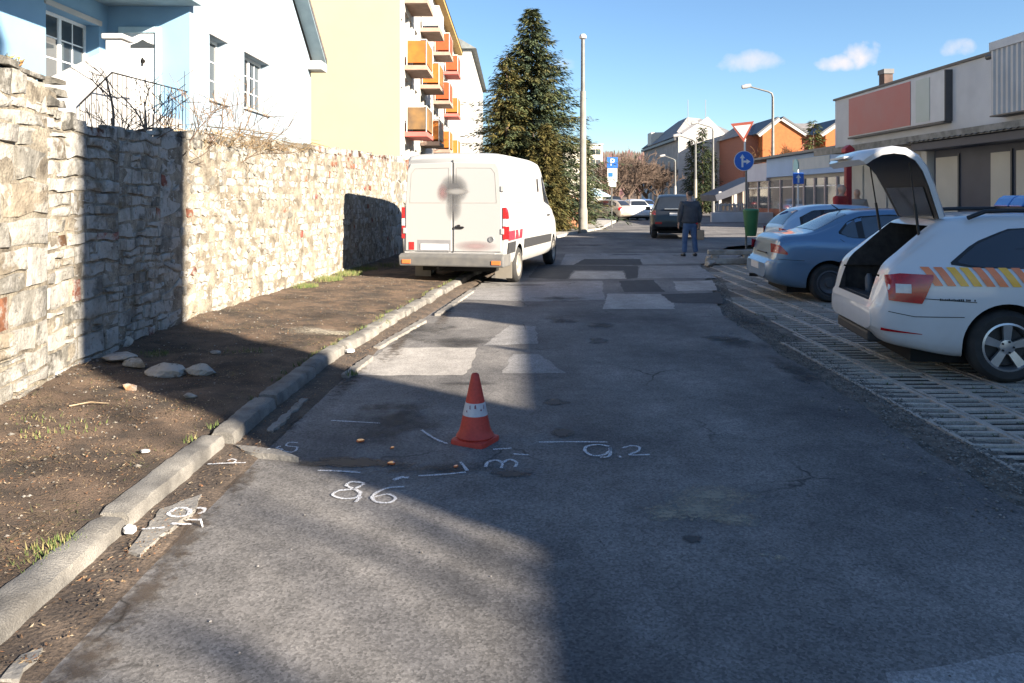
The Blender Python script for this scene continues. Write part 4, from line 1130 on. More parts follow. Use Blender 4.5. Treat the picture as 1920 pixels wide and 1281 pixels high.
class Body:
    def __init__(s, L, tab):
        """tab: name -> [(x, value)...] for zb (underside), zw (shoulder), zt (top), hw (half width), ht (roof half width)"""
        s.L = L; s.t = {k: (np.array([p[0] for p in v], float), np.array([p[1] for p in v], float)) for k, v in tab.items()}
    def val(s, k, x):
        X, Y = s.t[k]
        # monotone cubic
        i = int(np.clip(np.searchsorted(X, x)-1, 0, len(X)-2)); h = X[i+1]-X[i]; t = min(max((x-X[i])/h, 0), 1)
        def slope(j):
            if j == 0 or j == len(X)-1: return 0 if k != 'zt' else (Y[1]-Y[0])/(X[1]-X[0]) if j == 0 else (Y[-1]-Y[-2])/(X[-1]-X[-2])
            a = (Y[j]-Y[j-1])/(X[j]-X[j-1]); b = (Y[j+1]-Y[j])/(X[j+1]-X[j])
            return 0 if a*b <= 0 else 2*a*b/(a+b)
        m0, m1 = slope(i)*h, slope(i+1)*h
        return float((2*t**3-3*t*t+1)*Y[i]+(t**3-2*t*t+t)*m0+(-2*t**3+3*t*t)*Y[i+1]+(t**3-t*t)*m1)
    def sec(s, x):
        zb, zw, zt, hw, ht = (s.val(k, x) for k in ('zb', 'zw', 'zt', 'hw', 'ht'))
        zw = min(zw, zt-.012); g = min(1, max(0, (zt-zw)/.3)); hs_ = zw-zb
        e = (zt-zw)
        pts = [(0, zb), (hw*.78, zb), (hw*.945, zb+.05*min(1, hs_/.3)), (hw*.985, zb+.24*hs_), (hw, zb+.50*hs_), (hw*.995, zb+.80*hs_), (hw*.975, zw-.03*g-.008), (hw*.945, zw)]
        th = min(ht, hw*.93)
        pts += [(lerp(hw*.935, th, .34), zw+.34*e*.93), (lerp(hw*.93, th, .72), zw+.72*e*.93), (th, zt-.075*g-.004), (th*.93, zt-.03*g-.002), (th*.75, zt-.012*g-.001), (th*.4, zt-.002), (0, zt)]
        return pts
    def fine(s, x):
        P = s.sec(x); out = []
        for i in range(len(P)-1):
            p0, p1, p2, p3 = P[max(i-1, 0)], P[i], P[i+1], P[min(i+2, len(P)-1)]
            for q in range(2):
                t = q/2
                f = lambda a, b, c, d: .5*(2*b+(c-a)*t+(2*a-5*b+4*c-d)*t*t+(3*b-a-3*c+d)*t**3)
                out.append((f(p0[0], p1[0], p2[0], p3[0]), f(p0[1], p1[1], p2[1], p3[1])))
        out.append(P[-1]); return out
    def side_y(s, x, z):
        P = s.fine(x)[4:21]; return float(np.interp(z, [p[1] for p in P], [p[0] for p in P]))
    def top_z(s, x, y):
        P = s.fine(x)[18:][::-1]; return float(np.interp(abs(y), [p[0] for p in P], [p[1] for p in P]))
    def shell(s, xs):
        m = MB(); P = []
        for x in xs:
            f = s.fine(x); P.append([(x, -y, z) for y, z in f]+[(x, y, z) for y, z in f[::-1][1:-1]])
        i0 = 0; n = len(P[0])
        for r in P: m.v += r
        for i in range(len(P)-1):
            for j in range(n): m.f.append((i*n+j, i*n+(j+1) % n, (i+1)*n+(j+1) % n, (i+1)*n+j)); m.c.append(None); m.mi.append(0)
        m.f.append(tuple(range(n-1, -1, -1))); m.f.append(tuple((len(P)-1)*n+j for j in range(n))); m.c += [None, None]; m.mi += [0, 0]
        return m
def cut(o, cutters):
    """boolean-difference the cutter builders (mesh, material) out of a body and bake the result"""
    tmp = []
    for mb_, mat in cutters:
        c = mb_.build('cutter', mat, fix=True); tmp.append(c)
        md = o.modifiers.new('cut', 'BOOLEAN'); md.operation = 'DIFFERENCE'; md.solver = 'EXACT'; md.object = c
        md.material_mode = 'TRANSFER'
    dg = bpy.context.evaluated_depsgraph_get(); dg.update()
    me = bpy.data.meshes.new_from_object(o.evaluated_get(dg))
    o.modifiers.clear(); old = o.data; o.data = me; bpy.data.meshes.remove(old)
    for c in tmp: bpy.data.objects.remove(c)
    me.polygons.foreach_set('use_smooth', [True]*len(me.polygons)); me.set_sharp_from_angle(angle=R(38))
def side_patch(B, xs, zlo, zhi, side, off=.005, nz=5):
    m = MB(); P = []
    for x in xs:
        a, b = zlo(x), zhi(x); P.append([(x, side*(B.side_y(x, lerp(a, b, t))+off), lerp(a, b, t)) for t in np.linspace(0, 1, nz)])
    if side < 0: P = P[::-1]
    P = [r[::-1] for r in P]
    m.grid(P); return m
def seam(B, pts, side, w=.007, off=.003):
    m = MB()
    for i in range(len(pts)-1):
        a, b = Vector(pts[i]), Vector(pts[i+1]); n = max(1, int((b-a).length/.06)); d = (b-a).normalized(); q = Vector((-d.y, d.x))*w/2
        P = []
        for k_ in range(n+1):
            c = a.lerp(b, k_/n); P.append([(p_.x, side*(B.side_y(p_.x, p_.y)+off), p_.y) for p_ in (c-q, c+q)])
        m.grid(P)
    return m
def lin(pts): return lambda x: float(np.interp(x, [p[0] for p in pts], [p[1] for p in pts]))
def wheel(parent, x, y, r, w, rim_mat, spokes=5, side=-1, style='alloy', steer=0):
    e = bpy.data.objects.new('wheel', None); C.objects.link(e); e.parent = parent; e.location = (x, y, r); e.empty_display_size = .1
    e.rotation_euler = (0, 0, steer)
    Mx = Matrix.Rotation(R(90)*(1 if side < 0 else -1), 4, 'X')          # local z -> outward
    rr = r*.66
    m = MB(); m.lathe([(rr, -w/2+.01), (r*.86, -w/2), (r*.97, -w/2+.03), (r, -w/2+.06), (r, w/2-.06), (r*.97, w/2-.03), (r*.86, w/2), (rr, w/2-.01), (rr-.01, 0)], 36, Mx, closed=True)
    m.build('tyre', m_rubber, e, smooth=40)
    m = MB(); m.lathe([(rr+.003, -w/2+.02), (rr+.003, w/2-.008), (rr-.014, w/2-.004), (rr-.022, w/2-.03), (rr-.03, -w/2+.03)], 36, Mx, closed=True)
    if style == 'alloy':
        for k_ in range(spokes):
            a = 2*math.pi*k_/spokes+.31
            ro = rr-.014; pts = []
            def S(rad, ang, h): return Mx @ Vector((rad*math.cos(a+ang), rad*math.sin(a+ang), h))
            hi, ho = w/2-.028, w/2-.014
            A = [S(.045, -.62, hi), S(.045, .62, hi), S(ro, .20, ho), S(ro, -.20, ho)]; Bk = [S(.045, -.62, hi-.03), S(.045, .62, hi-.03), S(ro, .20, ho-.035), S(ro, -.20, ho-.035)]
            m.raw(A+Bk, [(0, 1, 2, 3), (7, 6, 5, 4), (0, 4, 5, 1), (1, 5, 6, 2), (2, 6, 7, 3), (3, 7, 4, 0)])
        m.lathe([(.0, w/2-.07), (.066, w/2-.06), (.062, w/2-.026), (.034, w/2-.022), (.0, w/2-.022)], 20, Mx)
    else:
        m.lathe([(rr-.02, w/2-.04), (rr*.78, w/2-.02), (rr*.6, w/2-.035), (rr*.42, w/2-.05), (rr*.3, w/2-.02), (.0, w/2-.018)], 28, Mx)
    m.build('rim', rim_mat, e, smooth=35)
    m = MB(); m.lathe([(.0, -w/2+.04), (rr*.8, -w/2+.04), (rr*.8, w/2-.085), (.0, w/2-.085)], 28, Mx); m.build('brake_disc', m_disc if style == 'alloy' else m_trim, e, smooth=35)
    if style == 'alloy':
        m = MB()
        for k_ in range(5):
            a = 2*math.pi*k_/5; m.lathe([(.011, 0), (.009, .02)], 6, Mx @ Matrix.Translation((.048*math.cos(a), .048*math.sin(a), w/2-.032)))
        m.build('wheel_nuts', m_trim, e)
    return e
def stations(L, dense=.012):
    a = [0, .004, .012, .024, .04, .06, .085, .11, .14, .17, .2, .24, .28, .33, .38]
    return a+list(np.arange(.44, L-.42, .07))+[L-q for q in a[::-1]]
def car(name, label, loc, rz, B, paint, P, group=None):
    """P: dict with wb (rear axle x), wf (front axle x), r, side glass list, etc."""
    t = thing(name, label, P.get('cat', 'car'), loc, rz, group)
    L = B.L; hw = max(B.t['hw'][1]); r = P['r']; tw = P.get('tw', .2)
    body = B.shell(stations(L)).build('body', paint, fix=True)
    cutters = []
    for ax in (P['wb'], P['wf']):
        for sd in (-1, 1):
            m = MB(); m.lathe([(r+.055, 0), (r+.055, .5)], 40, Matrix.Translation((ax, sd*(hw-.27), r+.005)) @ Matrix.Rotation(R(90)*(1 if sd < 0 else -1), 4, 'X')); cutters.append((m, m_well))
    for mb_ in P.get('cuts', []): cutters.append(mb_)
    cut(body, cutters); body.parent = t
    gm = P.get('glass', m_cglass)
    for sd in (-1, 1):
        for ax, st in ((P['wb'], 0), (P['wf'], P.get('steer', 0))):
            wheel(t, ax, sd*(hw-tw/2-.012), r, tw, P.get('rim', m_steel), P.get('spokes', 5), sd, P.get('style', 'steel'), st)
        for (x0, x1, lo, hi) in P['side_glass']:
            side_patch(B, np.linspace(x0, x1, 14), lin(lo), lin(hi), sd, .006).build('side_window', gm, t, smooth=60)
        if P.get('surround'):
            x0, x1, lo, hi = P['surround']; side_patch(B, np.linspace(x0, x1, 30), lin(lo), lin(hi), sd, .0035).build('window_surround', m_trim, t, smooth=60)
        for q in P.get('seams', []): seam(B, q, sd).build('door_seam', m_seam, t)
        for (hx, hz) in P.get('handles', []):
            y = B.side_y(hx, hz); m = MB(); m.box(hx-.1, hx+.1, min(sd*(y-.01), sd*(y+.035)), max(sd*(y-.01), sd*(y+.035)), hz-.018, hz+.018); m.build('door_handle', P.get('hmat', m_trim), t, bevel=.012)
        for (x0, x1, lo, hi, mt, nm) in P.get('side_bits', []):
            side_patch(B, np.linspace(x0, x1, 12), lin(lo), lin(hi), sd, .015).build(nm, mt, t, smooth=50)
        if 'mirror' in P:
            mx_, mz = P['mirror']; y = B.side_y(mx_, mz)
            m = MB(); m.box(mx_-.06, mx_+.1, min(sd*(y+.06), sd*(y+.23)), max(sd*(y+.06), sd*(y+.23)), mz-.02, mz+.13); m.box(mx_, mx_+.05, min(sd*(y-.03), sd*(y+.08)), max(sd*(y-.03), sd*(y+.08)), mz, mz+.04)
            m.build('wing_mirror', P.get('mirror_mat', paint), t, bevel=.03, seg=3)
    for (x0, x1, fy, nm) in P.get('top_glass', []):
        m = MB(); G = []
        for x in np.linspace(x0, x1, 14):
            w = B.val('ht', x)*fy; G.append([(x, y, B.top_z(x, y)+.006) for y in np.linspace(-w, w, 13)])
        m.grid(G[::-1]); m.build(nm, gm, t, smooth=60)
    # rear plate
    if 'plate' in P:
        px_, pz, = P['plate']; m = MB(); m.box(px_-.012, px_+.004, -.26, .26, pz-.055, pz+.055); m.build('number_plate', m_plate, t, bevel=.004)
    m = MB(); z0 = B.val('zb', L/2); m.box(.35, L-.4, -hw*.7, hw*.7, z0-.06, z0+.05); m.build('underbody', m_well, t)
    return t

# -- colours
def paint(name, c, dirt=(.25, .2, .16), rough=.32, coat=.7, metal=0):
    m, N, L, B = nodes_of(name)
    v = N.new('ShaderNodeTexCoord').outputs['Object']
    sp = N.new('ShaderNodeSeparateXYZ'); L.new(v, sp.inputs[0])
    lowm = _ramp(N, L, sp.outputs[2], [(.2, .5), (.75, .0)])
    n = _ramp(N, L, _noise(N, L, 3.5, 6, v), [(.35, .25), (.75, 1.0)])
    mu = N.new('ShaderNodeMath'); mu.operation = 'MULTIPLY'; L.new(lowm, mu.inputs[0]); L.new(n, mu.inputs[1])
    L.new(_mix(N, L, mu.outputs[0], c, dirt), B.inputs['Base Color'])
    rr = _ramp(N, L, mu.outputs[0], [(0, rough), (.6, .75)]); L.new(rr, B.inputs['Roughness'])
    B.inputs['Coat Weight'].default_value = coat; B.inputs['Coat Roughness'].default_value = .05; B.inputs['Metallic'].default_value = metal
    MATS[name] = m
    return m
p_white = paint('white_car_paint', (.62, .63, .64))
p_van = paint('white_van_paint', (.365, .365, .36), (.23, .205, .17), .5, .2)
p_blue = paint('steel_blue_paint', (.13, .235, .36), (.2, .18, .15), .3, .8, .35)
p_sky = paint('light_blue_paint', (.32, .48, .66), rough=.3)
p_suv = paint('dark_suv_paint', (.008, .010, .014), (.05, .042, .035), .35, .35)
p_beige = paint('beige_car_paint', (.34, .30, .25), metal=.3)
p_navy = paint('blue_car_paint', (.10, .17, .36))

def car_tab(L, W, H, kind):
    hw = W/2
    hwt = [(0, hw*.76), (.05, hw*.86), (.16, hw*.945), (.4, hw*.99), (.9, hw), (L-1.1, hw), (L-.5, hw*.97), (L-.2, hw*.90), (L-.06, hw*.78), (L, hw*.66)]
    zb = [(0, .36), (.15, .27), (.6, .20), (L-.8, .18), (L-.15, .22), (L, .30)]
    return hw, hwt, zb

# ---- SEDAN (steel blue)
L = 4.28; hw, hwt, zb = car_tab(L, 1.70, 1.44, 0)
B1 = Body(L, dict(zb=zb, hw=hwt,
    zw=[(0, .60), (.12, .66), (.2, .92), (.6, .95), (1.6, .93), (2.9, .90), (3.4, .86), (L-.1, .62), (L, .55)],
    zt=[(0, .58), (.05, .62), (.10, .66), (.14, .84), (.20, .97), (.28, 1.02), (.62, 1.055), (.75, 1.09), (1.30, 1.36), (1.55, 1.415), (2.0, 1.44), (2.45, 1.41), (2.7, 1.33), (3.25, .985), (3.5, .93), (4.0, .80), (4.2, .66), (L, .56)],
    ht=[(0, .62), (.2, .70), (.6, .70), (.8, .62), (1.3, .54), (2.2, .55), (2.7, .57), (3.25, .66), (3.6, .68), (L, .5)]))
car('parked_sedan', 'steel blue four door sedan parked with its boot toward the road', (*[a for a in (lambda w: (w[0], w[1]))(((gp(1557, 567)[0])-(.93*math.cos(R(-5)))-(-.85)*(-math.sin(R(-5))), (gp(1557, 567)[1])-.93*math.sin(R(-5))+.85*math.cos(R(-5))))], -.012), R(-5), B1, p_blue,
    dict(wb=.93, wf=3.37, r=.295, tw=.19, rim=m_steel, glass=m_cglass_l, plate=(.0, .52), mirror=(2.95, .95),
         surround=(1.10, 2.88, [(1.10, 1.05), (1.3, .985), (2.88, .955)], [(1.10, 1.08), (1.25, 1.23), (1.45, 1.315), (1.9, 1.345), (2.4, 1.325), (2.88, 1.03)]),
         side_glass=[(1.14, 1.37, [(1.14, 1.05), (1.22, 1.0), (1.37, .99)], [(1.14, 1.07), (1.25, 1.19), (1.37, 1.26)]), (1.47, 2.05, [(1.47, .99), (2.05, .98)], [(1.47, 1.29), (1.75, 1.32), (2.05, 1.32)]), (2.14, 2.8, [(2.14, .98), (2.8, .97)], [(2.14, 1.32), (2.4, 1.30), (2.8, 1.05)])],
         top_glass=[(.78, 1.30, .86, 'rear_window'), (2.68, 3.2, .9, 'windscreen')],
         seams=[[(1.42, .93), (1.38, .75), (1.35, .55)], [(1.10, .97), (1.15, .93)], [(2.1, .95), (2.12, .3)], [(1.3, .3), (2.1, .28), (3.0, .28)], [(.16, .66), (.55, .64)]], handles=[(1.56, .83), (2.3, .81)],
         side_bits=[(.085, .30, [(.085, .76), (.3, .73)], [(.085, .90), (.2, .87), (.3, .76)], m_tail, 'tail_lamp'), (.03, .62, [(.03, .60), (.62, .60)], [(.03, .625), (.62, .622)], p_blue, 'bumper_rib')]))
# lid details on the sedan
sd = bpy.data.objects['parked_sedan']
m = MB(); m.tube([(1.42, .22, B1.top_z(1.42, .22)), (1.28, .22, B1.top_z(1.42, .22)+.10)], [.012, .006], 6); m.build('aerial', m_trim, sd)
m = MB(); m.tube([(.0, .45, .30), (.3, .45, .28)], .028, 8); m.build('exhaust', m_disc, sd)
m = MB(); G = []
for y in np.linspace(-.45, .45, 9): G.append([(.118, y, .70), (.105, y, .705)])
m = MB(); m.box(.095, .125, -.30, .30, .715, .735); m.build('boot_handle', m_trim, sd, bevel=.004)

# ---- light blue hatchback beyond the sedan
L = 3.9; hw, hwt, zb = car_tab(L, 1.66, 1.45, 0)
B2 = Body(L, dict(zb=zb, hw=hwt,
    zw=[(0, .60), (.1, .80), (.3, .93), (1.6, .92), (2.5, .90), (3.0, .86), (L-.1, .62), (L, .55)],
    zt=[(0, .58), (.04, .68), (.08, .85), (.13, .98), (.45, 1.30), (.7, 1.41), (1.2, 1.46), (1.9, 1.44), (2.2, 1.36), (2.8, 1.0), (3.1, .94), (3.6, .80), (3.82, .66), (L, .56)],
    ht=[(0, .6), (.13, .68), (.45, .58), (.8, .55), (1.8, .56), (2.2, .58), (2.8, .66), (3.2, .66), (L, .5)]))
HB = dict(wb=.72, wf=3.15, r=.29, tw=.19, rim=m_alloy, plate=(.03, .70), mirror=(2.5, .93),
    surround=(.5, 2.5, [(.5, 1.0), (2.5, .945)], [(.5, 1.18), (.8, 1.33), (1.5, 1.37), (2.0, 1.33), (2.5, 1.02)]),
    side_glass=[(.56, .95, [(.56, 1.02), (.95, .985)], [(.56, 1.18), (.8, 1.31), (.95, 1.33)]), (1.03, 1.6, [(1.03, .98), (1.6, .97)], [(1.03, 1.335), (1.6, 1.34)]), (1.68, 2.42, [(1.68, .97), (2.42, .96)], [(1.68, 1.335), (2.0, 1.31), (2.42, 1.04)])],
    top_glass=[(.16, .52, .88, 'rear_window'), (2.22, 2.75, .9, 'windscreen')], seams=[[(1.0, .93), (.98, .35)], [(1.64, .93), (1.65, .3)]], handles=[(1.15, .84), (1.8, .83)],
    side_bits=[(.06, .24, [(.06, .72), (.24, .72)], [(.06, .96), (.24, .90)], m_tail, 'tail_lamp')])
b = at(1447, 392, 17.2)
car('parked_hatchback', 'light blue hatchback parked beyond the steel blue sedan', (b[0]-.05, 17.3, -.012), R(-4), B2, p_sky, HB)

# ---- ESTATE CAR with open tailgate
L = 4.66; hw, hwt, zb = car_tab(L, 1.80, 1.47, 0)
hwt = [(0, hw*.72), (.03, hw*.82), (.09, hw*.90), (.2, hw*.955), (.45, hw*.99), (.9, hw), (L-1.1, hw), (L-.5, hw*.97), (L-.2, hw*.90), (L-.06, hw*.78), (L, hw*.66)]
zb = [(0, .40), (.12, .30), (.35, .25), (.7, .20), (L-.8, .18), (L-.15, .22), (L, .30)]
B3 = Body(L, dict(zb=zb, hw=hwt,
    zw=[(0, .62), (.06, .66), (.12, .86), (.2, .93), (.5, .985), (1.6, .96), (3.1, .94), (3.6, .90), (L-.1, .66), (L, .6)],
    zt=[(0, .60), (.03, .66), (.07, .80), (.14, .98), (.28, 1.12), (.45, 1.28), (.58, 1.39), (.72, 1.435), (1.2, 1.47), (2.0, 1.475), (2.5, 1.44), (2.8, 1.36), (3.45, 1.02), (3.8, .96), (4.3, .84), (4.55, .70), (L, .6)],
    ht=[(0, .6), (.14, .72), (.3, .70), (.55, .62), (.8, .59), (2.2, .59), (2.8, .61), (3.45, .70), (L, .5)]))
th = R(-8); wc = gp(1893, 719); rax = 1.06
el = (wc[0]-rax*math.cos(th)-.9*math.sin(th), wc[1]-rax*math.sin(th)+.9*math.cos(th), -.012)
# boot cavity: prism through the rear slope
cav = MB(); cav.prism([(-.3, -.50, .66), (1.35, -.50, .66), (1.35, -.50, 1.355), (.60, -.50, 1.355), (.30, -.50, 1.33), (-.3, -.50, 1.3)], (0, 1.0, 0))
bay = MB(); bay.prism([(.10, -.57, .60), (1.3, -.57, .60), (1.3, -.57, .9), (.10, -.57, .9)], (0, 1.14, 0))
def strip(y0, y1, x0, x1, z0, z1):
    m = MB(); m.box(x0, x1, y0, y1, z0, z1); return m
m_boot = M('boot_lining', (.030, .028, .028), (.055, .05, .048), 14, .95)
est = car('estate_car', 'white estate car with open tailgate and orange and yellow hatched side stripe', el, th, B3, p_white,
    dict(wb=rax, wf=rax+2.686, r=.316, tw=.205, rim=m_alloy, style='alloy', mirror=(3.1, .98), cuts=[(cav, m_boot), (bay, m_boot)],
         surround=(.62, 3.25, [(.62, 1.02), (.8, .995), (3.25, .975)], [(.62, 1.04), (.85, 1.21), (1.15, 1.33), (1.9, 1.375), (2.5, 1.345), (3.25, 1.03)]),
         side_glass=[(.68, 1.33, [(.68, 1.035), (.85, 1.005), (1.33, .995)], [(.68, 1.05), (.88, 1.20), (1.15, 1.315), (1.33, 1.33)]), (1.42, 2.12, [(1.42, .995), (2.12, .985)], [(1.42, 1.335), (2.12, 1.355)]), (2.2, 3.1, [(2.2, .985), (3.1, .98)], [(2.2, 1.355), (2.5, 1.33), (3.1, 1.05)])],
         top_glass=[(2.82, 3.4, .9, 'windscreen')],
         seams=[[(1.30, .98), (1.38, .75), (1.48, .55), (1.5, .3)], [(2.16, .96), (2.18, .28)], [(1.5, .27), (2.9, .27)], [(.10, .60), (.3, .565), (.70, .57)], [(.30, .73), (.8, .70)]], handles=[(1.62, .86), (2.4, .85)], hmat=p_white,
         side_bits=[(.10, .45, [(.10, .70), (.36, .68), (.45, .90)], [(.10, .915), (.2, .94), (.45, .935)], m_tail, 'tail_lamp'), (.15, .27, [(.15, .77), (.27, .77)], [(.15, .85), (.27, .85)], m_lampw, 'reversing_lamp'), (.05, .36, [(.05, .425), (.36, .41)], [(.05, .45), (.36, .415)], m_tail, 'bumper_reflector')]))
for o in est.children:
    if o.name.startswith('reversing_lamp'):
        for v in o.data.vertices: v.co.y += .006*(1 if v.co.y > 0 else -1)
# hatched stripe: alternating orange and yellow slanted bars
m_so = M('stripe_orange', (.95, .26, .09), None, 10, .35, coat=.3); m_sy = M('stripe_yellow', (1.0, .52, .05), None, 10, .35, coat=.3)
x = .36; i = 0
while x < 3.6:
    def bar(side, x=x, i=i):
        m = MB(); P = []
        for t_ in np.linspace(0, 1, 6):
            z = lerp(1.0, .84, t_); xx = x+.10*t_; zz = min(z, 2)
            P.append([(q, side*(B3.side_y(q, zz)+.0075), zz) for q in (xx, xx+.035, xx+.07)])
        m.grid(P if side > 0 else [r[::-1] for r in P]); m.build('side_stripe', m_sy if i in (2, 3, 6, 9, 12) else m_so, est)
    bar(-1); bar(1); x += .105; i += 1
# small dark slogan line (unreadable in the photograph)
m = MB(); x = .50; rs = random.Random(2)
while x < .78:
    w = rs.uniform(.006, .013); h = rs.uniform(.012, .02)
    if rs.random() < .85: z0 = .71; m.quad(*[(q, -(B3.side_y(q, z_)+.0045), z_) for q, z_ in ((x, z0), (x+w, z0), (x+w, z0+h), (x, z0+h))])
    x += w+.004
m.build('slogan_lettering', m_trim, est)
# open tailgate
tgc = [(0, 0), (-.06, .15), (-.12, .30), (-.185, .44), (-.26, .54), (-.36, .60), (-.465, .615), (-.57, .60), (-.65, .555), (-.69, .51)]
hz0, hx0 = 1.425, .66
def tg_pt(i, y, d=0):
    a = Vector(tgc[max(i-1, 0)]); b = Vector(tgc[min(i+1, len(tgc)-1)]); t_ = (b-a).normalized(); n = Vector((-t_.y, t_.x))
    return (hx0+tgc[i][0]+n.x*d, y, hz0+tgc[i][1]+n.y*d)
tw_ = [.54, .58, .62, .65, .67, .68, .68, .67, .64, .56]
m = MB(); n_ = len(tgc); P = []
for i in range(n_):
    w = tw_[i]; P.append([tg_pt(i, -w, .03), tg_pt(i, -w, -.015), tg_pt(i, -w*.93, -.04), tg_pt(i, 0, -.05), tg_pt(i, w*.93, -.04), tg_pt(i, w, -.015), tg_pt(i, w, .03)])
m.grid(P); m.poly(P[0]); m.poly(P[-1][::-1])
tg = m.build('tailgate', p_white, est, smooth=45)
m = MB(); m.grid([[tg_pt(i, y*tw_[i], .032) for y in (-.97, -.5, 0, .5, .97)] for i in range(n_)]); m.build('tailgate_lining', m_trim, tg, smooth=45)
m = MB(); m.grid([[tg_pt(i, y*tw_[i], .040) for y in (-.80, -.4, 0, .4, .80)] for i in (0, 1, 2)]); m.build('tailgate_window', glass('tailgate_glass', (.045, .045, .046), .15), tg, smooth=45)
m = MB(); m.grid([[tg_pt(i, y*tw_[i], -.056) for y in (-.80, -.4, 0, .4, .80)] for i in (0, 1, 2, 3)]); m.build('tailgate_window', m_cglass, tg, smooth=45)
m = MB(); m.box(hx0-.78, hx0-.66, -.25, .25, hz0+.56, hz0+.58); m.build('number_plate', m_plate, tg)
for sd in (-1, 1):
    m = MB(); a = (.47, sd*.53, 1.12+.06); b_ = tg_pt(4, sd*.56, .05); c_ = tuple(lerp(a[k_], b_[k_], .5) for k_ in range(3))
    m.tube([a, c_], .013, 8); m.tube([c_, b_], .007, 8); m.build('gas_strut', m_trim, est, smooth=60)
# boot furniture: sill plate, boxes, inner lamp
m = MB(); m.box(.09, .20, -.52, .52, .628, .665); m.build('loading_sill', m_black, est, bevel=.006)
m = MB(); m.box(.55, 1.2, -.45, .40, .61, .82); m.build('boot_box', M('boot_box_dark', (.05, .035, .03), None, 6, .8), est, bevel=.01)
m = MB(); m.box(.35, .6, .18, .46, .61, .78); m.build('boot_box', M('boot_box_grey', (.10, .115, .15), None, 6, .7), est, bevel=.01)
m = MB(); m.box(.62, .9, -.15, .15, .82, .98); m.build('boot_box', M('boot_box_brown', (.28, .15, .08), None, 6, .8), est, bevel=.01)
m = MB(); m.lathe([(.0, -.05), (.05, -.04), (.05, .0)], 12, Matrix.Translation((.30, -.40, .80)) @ Matrix.Rotation(R(90), 4, 'X')); m.build('warning_lamp', m_orange, est, smooth=50)
m = MB(); m.box(.34, .52, -.30, -.08, .61, .70); m.build('tool_case', M('tool_case_red', (.30, .04, .03), None, 6, .6), est, bevel=.01)
m = MB(); m.lathe([(.0, 0), (.04, .005), (.04, .16), (.02, .2), (.0, .2)], 12, Matrix.Translation((.30, .38, .62))); m.build('bottle', M('bottle_dark', (.12, .13, .15), None, 6, .4), est, smooth=50)
# roof rails and blue light bar
for sd in (-1, 1):
    m = MB(); m.tube([(.85, sd*.60, 1.425)]+[(x_, sd*.585, B3.top_z(x_, .55)+.055) for x_ in np.linspace(1.0, 2.5, 8)]+[(2.65, sd*.60, 1.40)], .02, 8); m.build('roof_rail', m_trim, est, smooth=60)
m = MB(); m.box(1.60, 1.90, -.60, .60, 1.487, 1.52); lb = m.build('light_bar', m_trim, est, bevel=.01)
m_bl = glass('blue_beacon', (.03, .13, .36), .12)
for y0, y1 in ((-.60, -.30), (-.285, -.02), (.02, .285), (.30, .60)):
    m = MB(); m.prism([(1.59, y0, 1.52), (1.91, y0, 1.52), (1.86, y0, 1.60), (1.81, y0, 1.63), (1.69, y0, 1.63), (1.64, y0, 1.60)], (0, y1-y0, 0)); m.build('beacon_lens', m_bl, lb, bevel=.012)
m = MB(); m.box(.02, .16, -.5, .5, .27, .37); m.build('bumper_diffuser', m_black, est, bevel=.02)

# ---- WHITE PANEL VAN
L = 6.35; W_ = 1.96; hw = W_/2
B4 = Body(L, dict(
    zb=[(0, .50), (.3, .40), (1.0, .36), (L-.8, .30), (L, .34)],
    hw=[(0, hw*.955), (.02, hw*.975), (.08, hw), (4.6, hw), (5.4, hw*.96), (5.9, hw*.90), (6.2, hw*.80), (L, hw*.62)],
    zw=[(0, 1.42), (4.0, 1.42), (4.8, 1.36), (5.2, 1.22), (5.6, 1.10), (6.15, .92), (L, .7)],
    zt=[(0, 2.30), (.02, 2.34), (.08, 2.375), (.3, 2.40), (2.5, 2.41), (3.7, 2.36), (4.2, 2.25), (4.6, 2.02), (5.1, 1.55), (5.4, 1.28), (5.75, 1.16), (6.1, 1.0), (6.25, .85), (L, .7)],
    ht=[(0, .83), (.1, .86), (3.5, .85), (4.4, .80), (5.1, .78), (5.6, .75), (L, .5)]))
hv = R(90-12.5); wr = gp(973, 529); vb = 1.10; wbv = 4.0
vloc = (wr[0]-vb*math.cos(hv)-(hw-.02)*math.sin(hv), wr[1]-vb*math.sin(hv)+(hw-.02)*math.cos(hv), 0)
